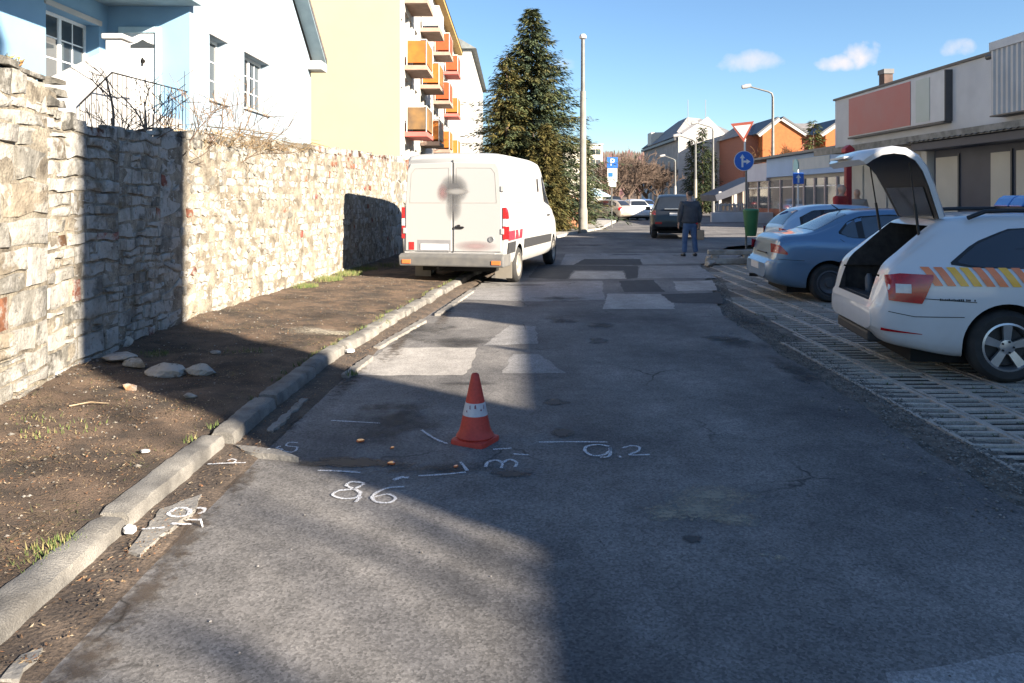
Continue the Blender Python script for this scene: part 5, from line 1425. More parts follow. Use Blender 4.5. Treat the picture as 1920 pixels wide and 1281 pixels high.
van = car('panel_van', 'white windowless panel van seen from behind, parked half on the verge by the wall', vloc, hv, B4, p_van,
    dict(cat='van', wb=vb, wf=vb+wbv, r=.335, tw=.23, rim=M('van_rim', (.42, .40, .36), (.3, .28, .25), 9, .5, metal=.4), mirror_mat=m_black, steer=R(0),
         surround=(4.02, 5.0, [(4.02, 1.50), (5.0, 1.36)], [(4.02, 2.08), (4.35, 2.03), (4.7, 1.83), (5.0, 1.53)]),
         side_glass=[(4.08, 4.92, [(4.08, 1.53), (4.92, 1.39)], [(4.08, 2.05), (4.35, 2.0), (4.7, 1.79), (4.92, 1.58)])],
         top_glass=[(4.35, 5.2, .92, 'windscreen')],
         seams=[[(.10, 2.15), (.10, 1.45), (.10, .62)], [(3.95, 2.15), (3.95, .5)], [(5.05, 1.35), (5.0, .55)], [(2.3, 2.05), (2.3, .5)], [(.2, 1.5), (3.9, 1.5)]], handles=[(4.2, 1.2)],
         side_bits=[(.006, .13, [(.006, 1.22), (.13, 1.22)], [(.006, 1.40), (.13, 1.42)], m_tail, 'tail_lamp'), (.006, .13, [(.006, 1.09), (.13, 1.09)], [(.006, 1.215), (.13, 1.215)], m_lampw, 'reversing_lamp'), (.006, .13, [(.006, .86), (.13, .86)], [(.006, 1.085), (.13, 1.085)], m_tail, 'tail_lamp'),
                    (1.52, 4.6, [(1.52, .62), (4.6, .58)], [(1.52, .80), (4.6, .76)], m_black, 'side_moulding'), (.10, .70, [(.10, .60), (.70, .60)], [(.10, .80), (.70, .80)], m_black, 'side_moulding'), (3.3, 3.42, [(3.3, 1.72), (3.42, 1.72)], [(3.3, 2.0), (3.42, 2.0)], m_trim, 'side_vent')]))
# rear face pieces (x = 0 plane)
def rear_box(nm, y0, y1, z0, z1, x0, x1, mt, bev=.004, par=None): 
    m = MB(); m.box(x0, x1, y0, y1, z0, z1); return m.build(nm, mt, par or van, bevel=bev)
for sd in (-1, 1):
    a, b_ = sorted((sd*.012, sd*.885)); 
    m = MB(); 
    pts = [(a, .64), (b_, .64), (b_, 2.06), (b_-(.10 if sd > 0 else 0), 2.22), (a+(.10 if sd < 0 else 0), 2.22), (a, 2.06)]
    if sd > 0: pts = [(.012, .64), (.885, .64), (.885, 1.45), (.85, 2.08), (.79, 2.20), (.012, 2.22)]
    else: pts = [(-.012, .64), (-.012, 2.22), (-.79, 2.20), (-.85, 2.08), (-.885, 1.45), (-.885, .64)]
    m.prism([(-.022, y_, z_) for y_, z_ in pts], (.026, 0, 0)); dr = m.build('rear_door', p_van, van, bevel=.014, seg=3)
    pin = [(y_*.9+sd*.02, lerp(1.5, z_, .9) if z_ > 1.46 else 1.5) for y_, z_ in pts]
    m = MB(); q = [(sd*.07, 1.50), (sd*.80, 1.50), (sd*.77, 2.02), (sd*.70, 2.11), (sd*.07, 2.12)]
    for k_ in range(len(q)):
        a2, b2 = q[k_], q[(k_+1) % len(q)]; m.tube([(-.022, *a2), (-.022, *b2)], .005, 4)
    m.build('pressed_panel_edge', M('van_seam', (.30, .29, .27), None, 8, .6), dr)
    for z_ in (1.0, 1.75):
        yy = sd*.90; m = MB(); m.box(-.035, .05, min(yy-.03, yy+.03), max(yy-.03, yy+.03), z_-.05, z_+.05); m.build('hinge', p_van, van, bevel=.008)
    rear_box('rear_reflector', *sorted((sd*.74, sd*.90)), .425, .495, -.175, -.160, m_orange)
    for z0_, z1_, mt_ in ((1.225, 1.42, m_tail), (1.09, 1.22, m_lampw), (.86, 1.085, m_tail)): rear_box('tail_lamp' if mt_ is m_tail else 'reversing_lamp', *sorted((sd*.905, sd*.962)), z0_, z1_, -.02, .02, mt_, .006)
    if sd > 0: rear_box('fog_lamp', .72, .82, .66, .80, -.03, -.02, m_tail)
m = MB(); m.box(-.016, .005, -.006, .006, .62, 2.26); m.build('door_gap', m_seam, van)
m = MB(); m.prism([(-.16, -.96, .38), (.30, -.985, .38), (.30, -.985, .60), (-.10, -.96, .60), (-.16, -.94, .56)], (0, 1.92, 0)); m.build('rear_bumper', M('grey_bumper', (.10, .10, .10), (.14, .135, .125), 6, .7), van, bevel=.025)
m = MB(); m.box(-.10, -.0, -.78, .78, .602, .618); m.build('bumper_step', M('step_metal', (.5, .5, .5), None, 10, .4, metal=.6), van)
m = MB(); m.box(-.05, -.022, -.20, -.04, 1.045, 1.085); m.box(-.06, -.045, -.22, -.05, 1.06, 1.075); m.box(-.05, -.022, -.14, -.09, 1.08, 1.115); m.build('rear_door_handle', m_trim, van, bevel=.008)
m = MB(); m.lathe([(.055, 0), (.05, .012), (.035, .012), (.035, .004)], 20, Matrix.Translation((-.022, -.70, .86)) @ Matrix.Rotation(R(-90), 4, 'Y')); m.build('badge', m_alloy, van)
rear_box('number_plate', .08, .60, .66, .77, -.034, -.0225, m_plate, .003)
rear_box('plate_recess', .04, .66, .64, .84, -.0215+.0, -.0245, M('grey_recess', (.22, .22, .23), None, 6, .7))
# faded round logo on the rear doors and faint red lettering above the bumper
def decal(nm, cy, cz, ry, rz_, col, x=-.026, par=van, soft=(.1, .9)):
    m = MB(); al = []; n = 30
    m.v.append((x, cy, cz)); al.append(1)
    for r_ in range(1, 7):
        for j in range(n): a = 6.2832*j/n; m.v.append((x, cy+ry*r_/6*math.cos(a), cz+rz_*r_/6*math.sin(a))); al.append(1-r_/6)
    for j in range(n): m.f.append((0, 1+(j+1) % n, 1+j)); m.c.append(None); m.mi.append(0)
    for r_ in range(5):
        for j in range(n): a, b_ = 1+r_*n+j, 1+r_*n+(j+1) % n; m.f.append((a, b_, b_+n, a+n)); m.c.append(None); m.mi.append(0)
    return m.build(nm, soft_mat('decal_'+nm, col, .6, 3, soft, .15, .85), par, al=al)
decal('round_emblem', -.02, 1.74, .30, .30, (.10, .10, .105), -.0262, soft=(.0, .75))
decal('emblem_red_mark', .19, 1.68, .13, .20, (.25, .15, .15), -.0268, soft=(.1, 1.0))
decal('emblem_pale_band', -.08, 1.70, .26, .07, (.27, .265, .26), -.0274, soft=(.0, .6))
decal('emblem_tail', -.02, 1.42, .17, .28, (.13, .13, .135), -.0265, soft=(.0, 1.0))
decal('red_lettering', -.42, .74, .44, .11, (.31, .22, .22), -.0264, soft=(.0, 1.0))
m_rs = M('van_red_stripe', (.45, .03, .05), None, 8, .5)
for (x0, x1, sk) in ((.13, .62, .0), (.68, .78, .12), (.82, .98, -.10), (1.02, 1.14, .10), (1.18, 1.26, .05)):
    m = MB(); P = []
    for t_ in np.linspace(0, 1, 4):
        z = lerp(.83, 1.0, t_); P.append([(q+sk*t_, -(B4.side_y(q, z)+.012), z) for q in np.linspace(x0, x1, 4)])
    m.grid([r[::-1] for r in P]); m.build('side_stripe', m_rs, van)
m = MB(); m.tube([(.55, .25, .34), (.05, .3, .33)], .03, 8); m.build('exhaust', m_disc, van)
m = MB(); m.box(.95, 1.25, -.7, .7, .22, .34); m.lathe([(.0, -.14), (.13, -.1), (.13, .1), (.0, .14)], 12, Matrix.Translation((vb, .05, .33)) @ Matrix.Rotation(R(90), 4, 'X')); m.build('rear_axle', m_well, van)
for y0 in (-.93, .62): m = MB(); m.box(.62, .64, y0, y0+.31, .12, .45); m.build('mud_flap', M('mud_flap', (.20, .18, .15), None, 6, .9), van)

# ---- DARK SUV beyond the man
L = 4.6; hw, hwt, zb = car_tab(L, 1.88, 1.72, 0)
hwt = [(0, hw*.86), (.05, hw*.93), (.16, hw*.97), (.4, hw), (L-1.1, hw), (L-.5, hw*.97), (L-.2, hw*.90), (L, hw*.7)]
B5 = Body(L, dict(zb=[(0, .48), (.2, .40), (.7, .28), (L-.8, .26), (L, .35)], hw=hwt,
    zw=[(0, .75), (.08, 1.0), (.2, 1.10), (2.5, 1.08), (3.3, 1.05), (L-.1, .8), (L, .7)],
    zt=[(0, .72), (.03, .95), (.08, 1.12), (.22, 1.45), (.4, 1.62), (.8, 1.70), (1.8, 1.72), (2.4, 1.66), (2.7, 1.56), (3.2, 1.16), (3.5, 1.10), (4.2, 1.0), (4.5, .85), (L, .72)],
    ht=[(0, .75), (.1, .80), (.3, .70), (.8, .66), (2.4, .67), (3.2, .78), (L, .6)]))
SP = dict(wb=.95, wf=3.6, r=.35, tw=.23, rim=m_alloy, plate=(.02, .95), mirror=(2.95, 1.08),
    surround=(.55, 2.95, [(.55, 1.15), (2.95, 1.11)], [(.55, 1.40), (.9, 1.56), (2.0, 1.60), (2.95, 1.18)]),
    side_glass=[(.62, 1.15, [(.62, 1.16), (1.15, 1.15)], [(.62, 1.42), (1.15, 1.56)]), (1.22, 1.95, [(1.22, 1.14), (1.95, 1.13)], [(1.22, 1.56), (1.95, 1.57)]), (2.02, 2.85, [(2.02, 1.13), (2.85, 1.12)], [(2.02, 1.57), (2.4, 1.5), (2.85, 1.2)])],
    top_glass=[(.085, .36, .92, 'rear_window'), (2.7, 3.15, .9, 'windscreen')], seams=[[(1.18, 1.1), (1.2, .5)], [(1.98, 1.1), (1.98, .4)]], handles=[(1.35, 1.0), (2.15, .98)],
    side_bits=[(.03, .30, [(.03, .93), (.30, .96)], [(.03, 1.10), (.30, 1.06)], m_tail, 'tail_lamp')])
b = gp(1266, 449)
suv = car('dark_suv', 'dark grey SUV driving away behind the standing man', (b[0]+.05, b[1], 0), R(90-9), B5, p_suv, SP)
m = MB()
for sd in (-1, 1): m.box(-.012, .01, min(sd*.55, sd*.8), max(sd*.55, sd*.8), .58, .66)
m.build('bumper_reflector', m_tail, suv)
m = MB(); m.box(-.02, .05, -.45, .45, 1.14, 1.17); m.build('tailgate_trim', m_alloy, suv, bevel=.005)
# ---- cars parked farther up the street
B2b = B2
HB2 = dict(HB); HB2['rim'] = m_steel
c = gp(1150, 415); car('parked_hatchback', 'beige hatchback parked side on near the blue parking sign', (c[0]+1.15, c[1]+1.3, 0), R(180-40), B2, p_beige, HB2)
c = gp(1203, 414); car('parked_hatchback', 'white hatchback seen from behind beside the beige one', (c[0], c[1]+.6, 0), R(97), B2, p_white, HB2)
c = gp(1224, 409); car('parked_hatchback', 'small blue hatchback parked far off, left of the dark SUV', (c[0]+.2, c[1]+3, 0), R(100), B2, p_navy, HB2)
c = gp(1160, 402); car('parked_van', 'dark far van parked behind the beige hatchback', (c[0]-.2, c[1]+2, 0), R(88), B5, p_suv, dict(SP, cat='van'))

# ================================================================== SUPERMARKET
random.seed(21)
m_super = M('supermarket_render', (.60, .59, .59), (.51, .50, .50), 1.2, .9, .3, 60, fine=.08)
m_super2 = M('supermarket_lower_render', (.58, .56, .52), (.51, .49, .455), 1.2, .9, .2, 60, fine=.06)
m_metal = M('coping_metal', (.10, .10, .105), None, 6, .5, metal=.5)
m_corr = M('corrugated_sheet', (.46, .46, .47), (.40, .40, .41), 2, .5, metal=.2)
m_navy = M('anthracite_panel', (.055, .062, .085), (.045, .05, .07), 2, .55)
m_bpanel = M('beige_panel', (.50, .46, .38), (.45, .41, .34), 1.5, .7)
m_signred = M('sign_red', (.42, .12, .11), (.40, .15, .14), 1.2, .5)
m_signgrn = M('sign_green', (.42, .47, .42), (.47, .50, .47), 1.5, .5)
m_signwht = M('sign_white', (.58, .58, .59), None, 2, .5)
m_old = M('weathered_board', (.40, .38, .34), (.22, .20, .17), 4, .9, .6, 20)
FX, FH = 9.75, 4.5; FY1 = FX*F/(1566-960)
sm = thing('supermarket', 'long flat roofed grey rendered supermarket with a wide front sign along the parking area', 'building', (15, 8, 0))
m = MB(); m.box(FX, 26, -14, FY1, 2.98, FH); m.build('upper_wall', m_super, sm, world=True)
m = MB(); m.box(FX+.35, 26, -14, FY1-.2, -.1, 2.975); m.build('lower_wall', m_super2, sm, world=True)
m = MB(); m.box(FX-.05, 26.05, -14.05, FY1+.05, FH+.003, FH+.06); m.build('coping', m_metal, sm, world=True)
m = MB(); m.box(FX-.55, FX+.3, -14, FY1+.1, 2.90, 2.977); ca = m.build('canopy', m_old, sm, world=True, bevel=.006)
m = MB(); m.box(FX-.60, FX-.55, -14, FY1+.12, 2.84, 3.0); m.build('canopy_fascia', M('canopy_edge', (.30, .28, .25), (.16, .15, .13), 5, .85), sm, world=True)
m = MB(); m.box(FX-.12, FX+.0, -14, FY1+.02, 2.995, 3.05); m.build('ledge_strip', m_metal, sm, world=True)
y = -14
while y < FY1:
    m = MB(); m.tube([(FX-.45, y, 2.885), (FX-.1, y+.3, 2.885)], .02, 5); m.build('canopy_rib', m_old, sm, world=True); y += 1.7
# sign board
sg = thing('shop_sign', 'wide shop front sign board with red panel and pale green end on the supermarket', 'sign', (FX-.1, 19.5, 3.4))
m = MB(); m.box(FX-.16, FX-.004, 17.15, 22.05, 3.30, 4.42); m.build('board', m_signwht, sg, world=True, bevel=.01)
m = MB(); m.box(FX-.172, FX-.162, 18.6, 22.0, 3.33, 4.39); m.build('red_panel', m_signred, sg, world=True)
m = MB(); m.box(FX-.172, FX-.162, 17.75, 18.35, 3.36, 4.36); m.build('green_panel', m_signgrn, sg, world=True)
m = MB(); m.box(FX-.165, FX-.0, 17.11, 17.147, 3.29, 4.43); m.box(FX-.18, FX-.0, 17.15, 22.05, 3.25, 3.297); m.build('board_frame', m_metal, sg, world=True)
# projecting corrugated box
bx = thing('corrugated_box', 'projecting box clad in vertical corrugated sheet high on the supermarket front', 'cladding', (FX-.2, 14, 3.2))
X0, ya, yb2, za2, zb2 = 9.45, 12.6, 15.26, 3.26, 4.62
m = MB(); m.box(X0+.03, FX-.004, ya, yb2, za2, zb2); m.build('core', m_corr, bx, world=True)
m = MB(); row = []; yy = ya
while yy < yb2-.01:
    for (dy, dx) in ((0, 0), (.03, -.035), (.085, -.035), (.115, 0)): row.append((X0+.028+dx, min(yy+dy, yb2)))
    yy += .15
m.grid([[(p[0], p[1], za2-.05) for p in row], [(p[0], p[1], zb2-.14) for p in row]]); m.build('corrugated_sheet', m_corr, bx, world=True)
m = MB(); m.box(X0-.03, FX, ya-.02, yb2+.02, zb2-.138, zb2+.03); m.build('cap_flashing', m_super, bx, world=True, bevel=.008)
m = MB(); m.box(X0-.02, FX, ya, yb2+.01, za2-.08, za2-.052); m.build('bottom_flashing', m_metal, bx, world=True)
m = MB(); m.tube([(FX-.15, yb2+.02, 4.42), (FX-.15, yb2+.35, 4.42)], .055, 10); m.build('spout', m_metal, bx, world=True)
# chimney and roof fittings
ch = thing('roof_chimney', 'small brick chimney on the supermarket roof behind the sign', 'chimney', (13.5, 27.5, 4.5))
p = at(1661, 150, 27.5)
m = MB(); m.box(p[0]-.15, p[0]+.15, 27.3, 27.7, 4.4, at(0, 140, 27.5)[2]); m.build('stack', M('chimney_brick', (.13, .085, .07), (.09, .06, .05), 8, .9, .6, 40), ch, world=True)
m = MB(); m.box(p[0]-.18, p[0]+.18, 27.26, 27.74, at(0, 140, 27.5)[2]+.003, at(0, 131, 27.5)[2]); m.build('cap', m_metal, ch, world=True)
vt = MB(); vt.lathe([(.30, 0), (.30, .32), (.28, .42), (.22, .50), (.12, .55), (0.0, .56)], 24, Matrix.Translation((10.25, 1.95, 4.56)))
tag(vt.build('roof_ventilator', m_corr, smooth=50), 'round domed ventilator on the supermarket roof edge beside the viewer', 'ventilator')
vp = MB(); vp.tube([(10.05, .15, 4.5), (10.05, .15, 4.84)], .05, 8); tag(vp.build('roof_pipe', m_metal), 'short vent pipe on the supermarket roof, beside the viewer', 'pipe')
# stair tower behind the viewer: throws the long shadow band over road and wall
tw = thing('roof_tower', 'narrow tall brick tower with pyramid roof rising over the supermarket, behind the viewer', 'tower', (11.1, -4.06, 4.5))
m = MB(); m.box(10.5, 11.7, -4.74, -3.38, 4.5, 13.4); m.build('shaft', m_super, tw, world=True)
m = MB(); cxy = (11.1, -4.06); q = [(10.45, -4.79, 13.4), (11.75, -4.79, 13.4), (11.75, -3.33, 13.4), (10.45, -3.33, 13.4)]
for i in range(4): m.tri(q[i], q[(i+1) % 4], (cxy[0], cxy[1], 15.1))
m.build('roof', m_roof, tw, world=True)
# entrance front: dark frame with beige panels, pilaster, pale wall panels
en = thing('shop_entrance', 'dark anthracite shop front with beige panels under the supermarket canopy', 'shopfront', (FX+.2, 14, 0))
XE = FX-.02
def eY(px): return XE*F/(px-960)
ztop = CH+(HY-265)*eY(1752)/F
m = MB(); m.box(XE, FX+.34, 10.5, eY(1752), 0, 2.66); m.build('front_panel', m_navy, en, world=True)
m = MB(); m.box(XE-.5, XE+.1, 10.2, eY(1750)+.05, 2.66, 2.83); m.build('fascia', m_navy, en, world=True, bevel=.01)
m = MB(); row = []; yy = 10.2
while yy < eY(1750)+.1: row += [(yy, 2.845), (yy+.08, 2.872), (yy+.12, 2.872)]; yy += .2
m.grid([[(XE-.62, p[0], p[1]) for p in row], [(XE+.25, p[0], p[1]+.01) for p in row]]); m.build('corrugated_canopy_edge', m_navy, en, world=True)
for (a, b_) in ((1757, 1798), (1860, 1897), (1908, 1990)):
    m = MB(); m.box(XE-.03, XE-.004, eY(b_), eY(a), .15, 2.50); m.build('beige_panel', m_bpanel, en, world=True, bevel=.006)
    m = MB(); m.box(XE-.035, XE-.002, eY(b_)-.05, eY(b_)-.004, .1, 2.55); m.build('panel_frame', m_metal, en, world=True)
m = MB(); m.box(XE-.15, FX+.34, eY(1750)+.01, eY(1750)+.25, 0, 2.88); m.build('pilaster', m_super2, sm, world=True)
for yy in (17.2, 18.6, 20.0, 21.4, 22.8):
    m = MB(); m.box(FX+.30, FX+.347, yy-.62, yy+.62, .3, 2.5); m.build('wall_panel', M('pale_panel', (.46, .45, .42), (.41, .40, .375), 2, .6), sm, world=True, bevel=.008)
m = MB(); m.box(FX-1.1, FX+.34, 10, FY1, -.1, .16); m.build('step', m_conc, sm, world=True, bevel=.01)
# red post with cap
b = (at(1590, 0, 19.5)[0], 19.5); rp = thing('red_post', 'dark red square post with red cap at the corner of the supermarket front', 'post', (b[0], b[1], 0))
m = MB(); m.box(-.07, .07, -.07, .07, 0, 2.72); m.build('shaft', M('red_post_paint', (.30, .02, .03), (.24, .018, .025), 3, .5), rp, bevel=.008)
m = MB(); m.box(-.12, .12, -.12, .12, 2.72, 2.82); m.prism([(-.12, -.12, 2.82), (.12, -.12, 2.82), (0, -.12, 2.92)], (0, .24, 0)); m.build('cap', M('red_cap', (.42, .03, .04), None, 3, .5), rp, bevel=.01)

# ================================================================== BLUE FRONTED SHOP
m_fblue = M('fascia_blue', (.18, .34, .62), (.16, .30, .56), 1, .5)
m_fpale = M('fascia_pale', (.46, .49, .60), (.41, .44, .55), 1, .6)
m_brick = M('brick_red', (.30, .12, .08), (.22, .09, .06), 6, .9, .4, 20)
m_pink = M('pillar_pink', (.55, .45, .42), None, 3, .8)
SX0 = 17.0; 
def sY(px): return SX0*F/(px-960)
bs = thing('blue_shop', 'low shop with blue fascia, tall windows, pink pillars and brick base', 'building', (20, 45, 0))
ys0, ys1 = sY(1620), sY(1400)
m = MB(); m.box(SX0+.15, 30, ys0, ys1, 0, 3.6); m.build('core', m_apt, bs, world=True)
m = MB(); m.box(SX0-.1, SX0+.2, ys0, sY(1440), 2.9, 4.1); m.build('fascia', m_fblue, bs, world=True)
m = MB(); m.box(SX0-.1, SX0+.2, sY(1440)+.01, ys1, 2.7, 3.9); m.build('fascia', m_fpale, bs, world=True)
m = MB(); m.box(SX0-.5, 30, ys0, ys1+.2, 4.11, 4.25); m.build('roof_edge', m_metal, bs, world=True)
m = MB(); m.box(SX0-.13, SX0-.11, sY(1560), sY(1490), 3.2, 3.85); m.build('sign_panel', M('fascia_grey', (.34, .40, .46), (.28, .35, .42), 2, .5), bs, world=True)
m = MB(); m.lathe([(.0, 0), (.42, 0), (.42, .03), (.0, .03)], 24, Matrix.Translation((SX0-.14, sY(1497), 3.45)) @ Matrix.Rotation(R(-90), 4, 'Y')); m.build('sign_disc', M('cyan_disc', (.25, .55, .62), None, 2, .5), bs, world=True)
m = MB(); m.box(SX0-.02, SX0+.14, ys0, ys1, 0, .85); m.build('brick_base', m_brick, bs, world=True)
ypx = [1402, 1422, 1442, 1464, 1488, 1508, 1528, 1548, 1570, 1596]
for i in range(len(ypx)-1):
    a, b_ = sY(ypx[i+1])+.08, sY(ypx[i])-.08
    m = MB(); m.box(SX0+.02, SX0+.06, a, b_, .86, 2.68); m.build('pane', glass('shop_glass', (.06, .07, .08), .06), bs, world=True)
    yy = sY(ypx[i]); m = MB(); m.box(SX0-.06, SX0+.14, yy-.07, yy+.07, .0, 2.69); m.build('pillar', m_pink, bs, world=True)
    m = MB(); m.box(SX0-.0, SX0+.1, a, b_, 2.2, 2.26); m.build('transom', m_pvc, bs, world=True)
# ================================================================== BRICK HOUSE behind
m_obr = M('orange_brick', (.36, .115, .035), (.31, .095, .03), 3, .9, .3, 12)
m_groof = M('grey_slate', (.24, .23, .23), (.17, .165, .165), 2, .85, .4, 10)
bh = thing('brick_house', 'orange brick house with two white trimmed gables and grey slate roof', 'house', (32, 88, 0))
Yb = 88.0
def bp(px, py): q = at(px, py, Yb); return (q[0], q[2])
x0, x1 = bp(1402, 0)[0], 42.0
m = MB(); m.box(x0, x1, Yb+1.5, Yb+14, 0, bp(0, 250)[1]); m.build('wall', m_brick, bh, world=True)
ez = bp(0, 252)[1]; rz2 = bp(0, 219)[1]
m = MB(); m.poly([(x0-.4, Yb+1, ez), (x1, Yb+1, ez), (x1, Yb+8, rz2), (bp(1427, 0)[0], Yb+8, rz2)]); m.poly([(x0-.4, Yb+15, ez), (bp(1427, 0)[0], Yb+8, rz2), (x1, Yb+8, rz2), (x1, Yb+15, ez)]); m.tri((x0-.4, Yb+1, ez), (bp(1427, 0)[0], Yb+8, rz2), (x0-.4, Yb+15, ez)); m.build('roof', m_groof, bh, world=True)
for (pl, pa, pr, apy) in ((1430, 1463, 1503, 226), (1548, 1583, 1620, 228)):
    A, Bp, Cc = bp(pl, 252), bp(pa, apy), bp(pr, 252)
    m = MB(); m.prism([(A[0], Yb, 0), (Cc[0], Yb, 0), (Cc[0], Yb, Cc[1]), (Bp[0], Yb, Bp[1]), (A[0], Yb, A[1])], (0, 5, 0)); gb = m.build('gable', m_obr, bh, world=True)
    m = MB()
    for (u, v) in ((A, Bp), (Cc, Bp)):
        d = Vector((v[0]-u[0], 0, v[1]-u[1])).normalized(); n = Vector((-d.z, 0, d.x)) if d.x > 0 else Vector((d.z, 0, -d.x)); n = n if n.z > 0 else -n
        a = Vector((u[0], Yb-.25, u[1]))-d*.5; b_ = Vector((v[0], Yb-.25, v[1])); m.prism([a, b_, b_+n*.32, a+n*.32], (0, .2, 0))
    m.build('verge_board', m_white, gb, world=True)
    m = MB()
    for (u, v) in ((A, Bp), (Cc, Bp)):
        d = Vector((v[0]-u[0], 0, v[1]-u[1])).normalized(); n = Vector((-d.z, 0, d.x)); n = n if n.z > 0 else -n
        a = Vector((u[0], Yb-.3, u[1]))-d*.6+n*.33; b_ = Vector((v[0], Yb-.3, v[1]))+n*.33; m.prism([a, b_, b_+n*.2, a+n*.2], (0, 8, 0))
    m.build('gable_roof', m_metal, gb, world=True)
    m = MB(); cx_ = Bp[0]; m.box(cx_-.5, cx_+.5, Yb-.03, Yb-.005, 3.6, 5.2); m.build('window', m_glass, gb, world=True)
m = MB(); m.box(*sorted((bp(1417, 0)[0], bp(1423, 0)[0])), Yb+3, Yb+3.6, ez, bp(0, 242)[1]); m.build('chimney', m_white, bh, world=True)
conifer('pine_tree', 'light olive green pine before the orange brick house', (at(1525, 0, 70)[0], 70, 0), at(0, 226, 70)[2], 1.9, 31, [(.09, .105, .035), (.075, .09, .03), (.11, .11, .04)], .9, .55, .1, .55)
# rusty brown leafless shrub tops
rs = random.Random(9); t = thing('brown_bush', 'rust brown bushy tree beside the olive pine', 'tree', (at(1470, 0, 72)[0], 72, 0))
m = MB()
for i in range(9): limb(m, (rs.uniform(-1.2, 1.2), 0, 3.0), (rs.uniform(-.7, .7), rs.uniform(-.5, .5), 1), 2.0, .05, 3, rs, .5, 4, .02, .1)
m.build('crown', M('rusty_twig', (.17, .09, .04), None, 3, .95), t); m = MB(); m.tube([(0, 0, 0), (0, 0, 3.2)], .14, 8); m.build('trunk', m_bark, t)
# ================================================================== WHITE GABLE BUILDING
wb_ = thing('white_gable_building', 'large white gabled building with dark ornate street side and grey roof', 'building', (26, 108, 0))
Yw = 100.0
def wp(px, py): q = at(px, py, Yw); return (q[0], q[2])
gx0, gx1 = wp(1272, 0)[0], wp(1400, 0)[0]
m = MB(); m.prism([(gx0, Yw, 0), (gx1, Yw, 0), (gx1, Yw, wp(0, 290)[1]), (wp(1327, 0)[0], Yw, wp(0, 219)[1]), (gx0, Yw, wp(0, 256)[1])], (0, .5, 0)); m.build('gable_wall', m_white, wb_, world=True)
m = MB(); m.box(gx0+.01, gx1, Yw+.5, Yw+26, 0, wp(0, 262)[1]); m.build('street_wall', M('grey_stone_facade', (.30, .28, .27), (.24, .23, .22), 1.5, .9), wb_, world=True)
for z_ in (wp(0, 318)[1], wp(0, 258)[1]):
    m = MB(); m.box(gx0-.5, gx0+.005, Yw+.2, Yw+26, z_-.35, z_); m.build('cornice', m_metal, wb_, world=True)
for i, yy in enumerate((102, 106, 110, 114, 118, 122)):
    for z_ in (1.2, 4.6):
        m = MB(); m.box(gx0-.02, gx0+.005, yy-.7, yy+.7, z_, z_+1.9); m.build('window', m_glass, wb_, world=True)
hr = [(gx0-.5, Yw+1, wp(0, 256)[1]), (gx1, Yw+1, wp(0, 256)[1]), (gx1, Yw+26, wp(0, 256)[1]), (gx0-.5, Yw+26, wp(0, 256)[1])]
ax_ = wp(1300, 0)[0]; apz = wp(0, 205)[1]
m = MB(); m.poly([hr[0], hr[1], (gx1-3, Yw+12, apz), (ax_+1.5, Yw+10, apz)]); m.poly([hr[3], hr[0], (ax_+1.5, Yw+10, apz), (ax_+1.5, Yw+16, apz)]); m.poly([hr[1], hr[2], (gx1-3, Yw+12, apz)]); m.poly([hr[2], hr[3], (ax_+1.5, Yw+16, apz), (gx1-3, Yw+12, apz)]); m.build('roof', m_groof, wb_, world=True)
m = MB()
m.box(gx0-.3, gx0+1.6, Yw+18, Yw+21, wp(0, 256)[1], wp(0, 222)[1]-.3); m.build('dormer', M('cream_wall', (.6, .56, .48), None, 2, .9), wb_, world=True)
for px in (1290, 1323): 
    m = MB(); q = at(px, 212, 106); m.tube([(q[0], 106, q[2]-1.2), (q[0], 106, q[2]+1.8)], .04, 4); m.build('aerial', m_metal, wb_, world=True)
# small house, flat block and hall in the distance
dh = thing('small_white_house', 'small white house with reddish roof left of the dark facade', 'house', (at(1228, 0, 120)[0], 122, 0))
q0, q1 = at(1219, 0, 120)[0], at(1241, 0, 120)[0]
m = MB(); m.box(q0, q1, 120, 128, 0, at(0, 332, 120)[2]); m.build('wall', m_white, dh, world=True)
m = MB(); m.prism([(q0-.4, 119.6, at(0, 332, 120)[2]), (q1+.4, 119.6, at(0, 332, 120)[2]), (q1+.4, 119.6, at(0, 312, 120)[2])], (0, 9, 0)); m.build('roof', M('red_tile', (.33, .16, .10), None, 3, .9), dh, world=True)
fb = thing('pale_flat_block', 'pale cream flat roofed block behind the tall lamp post', 'building', (at(1105, 0, 85)[0], 88, 0))
q0, q1 = at(1060, 0, 85)[0], at(1130, 0, 85)[0]
m = MB(); m.box(q0, q1, 85, 97, 0, at(0, 272, 85)[2]); m.build('wall', M('cream_block', (.68, .64, .55), (.62, .58, .5), 1, .9), fb, world=True)
m = MB(); m.box(q0-.1, q1+.1, 84.9, 97.1, at(0, 272, 85)[2]+.003, at(0, 270, 85)[2]); m.build('parapet', m_white, fb, world=True)
for px in (1100, 1112, 1122):
    for py in (285, 305, 325):
        q = at(px, py, 85); m = MB(); m.box(q[0]-.25, q[0]+.25, 84.97, 84.995, q[2]-.3, q[2]+.3); m.build('window', m_glass, fb, world=True)
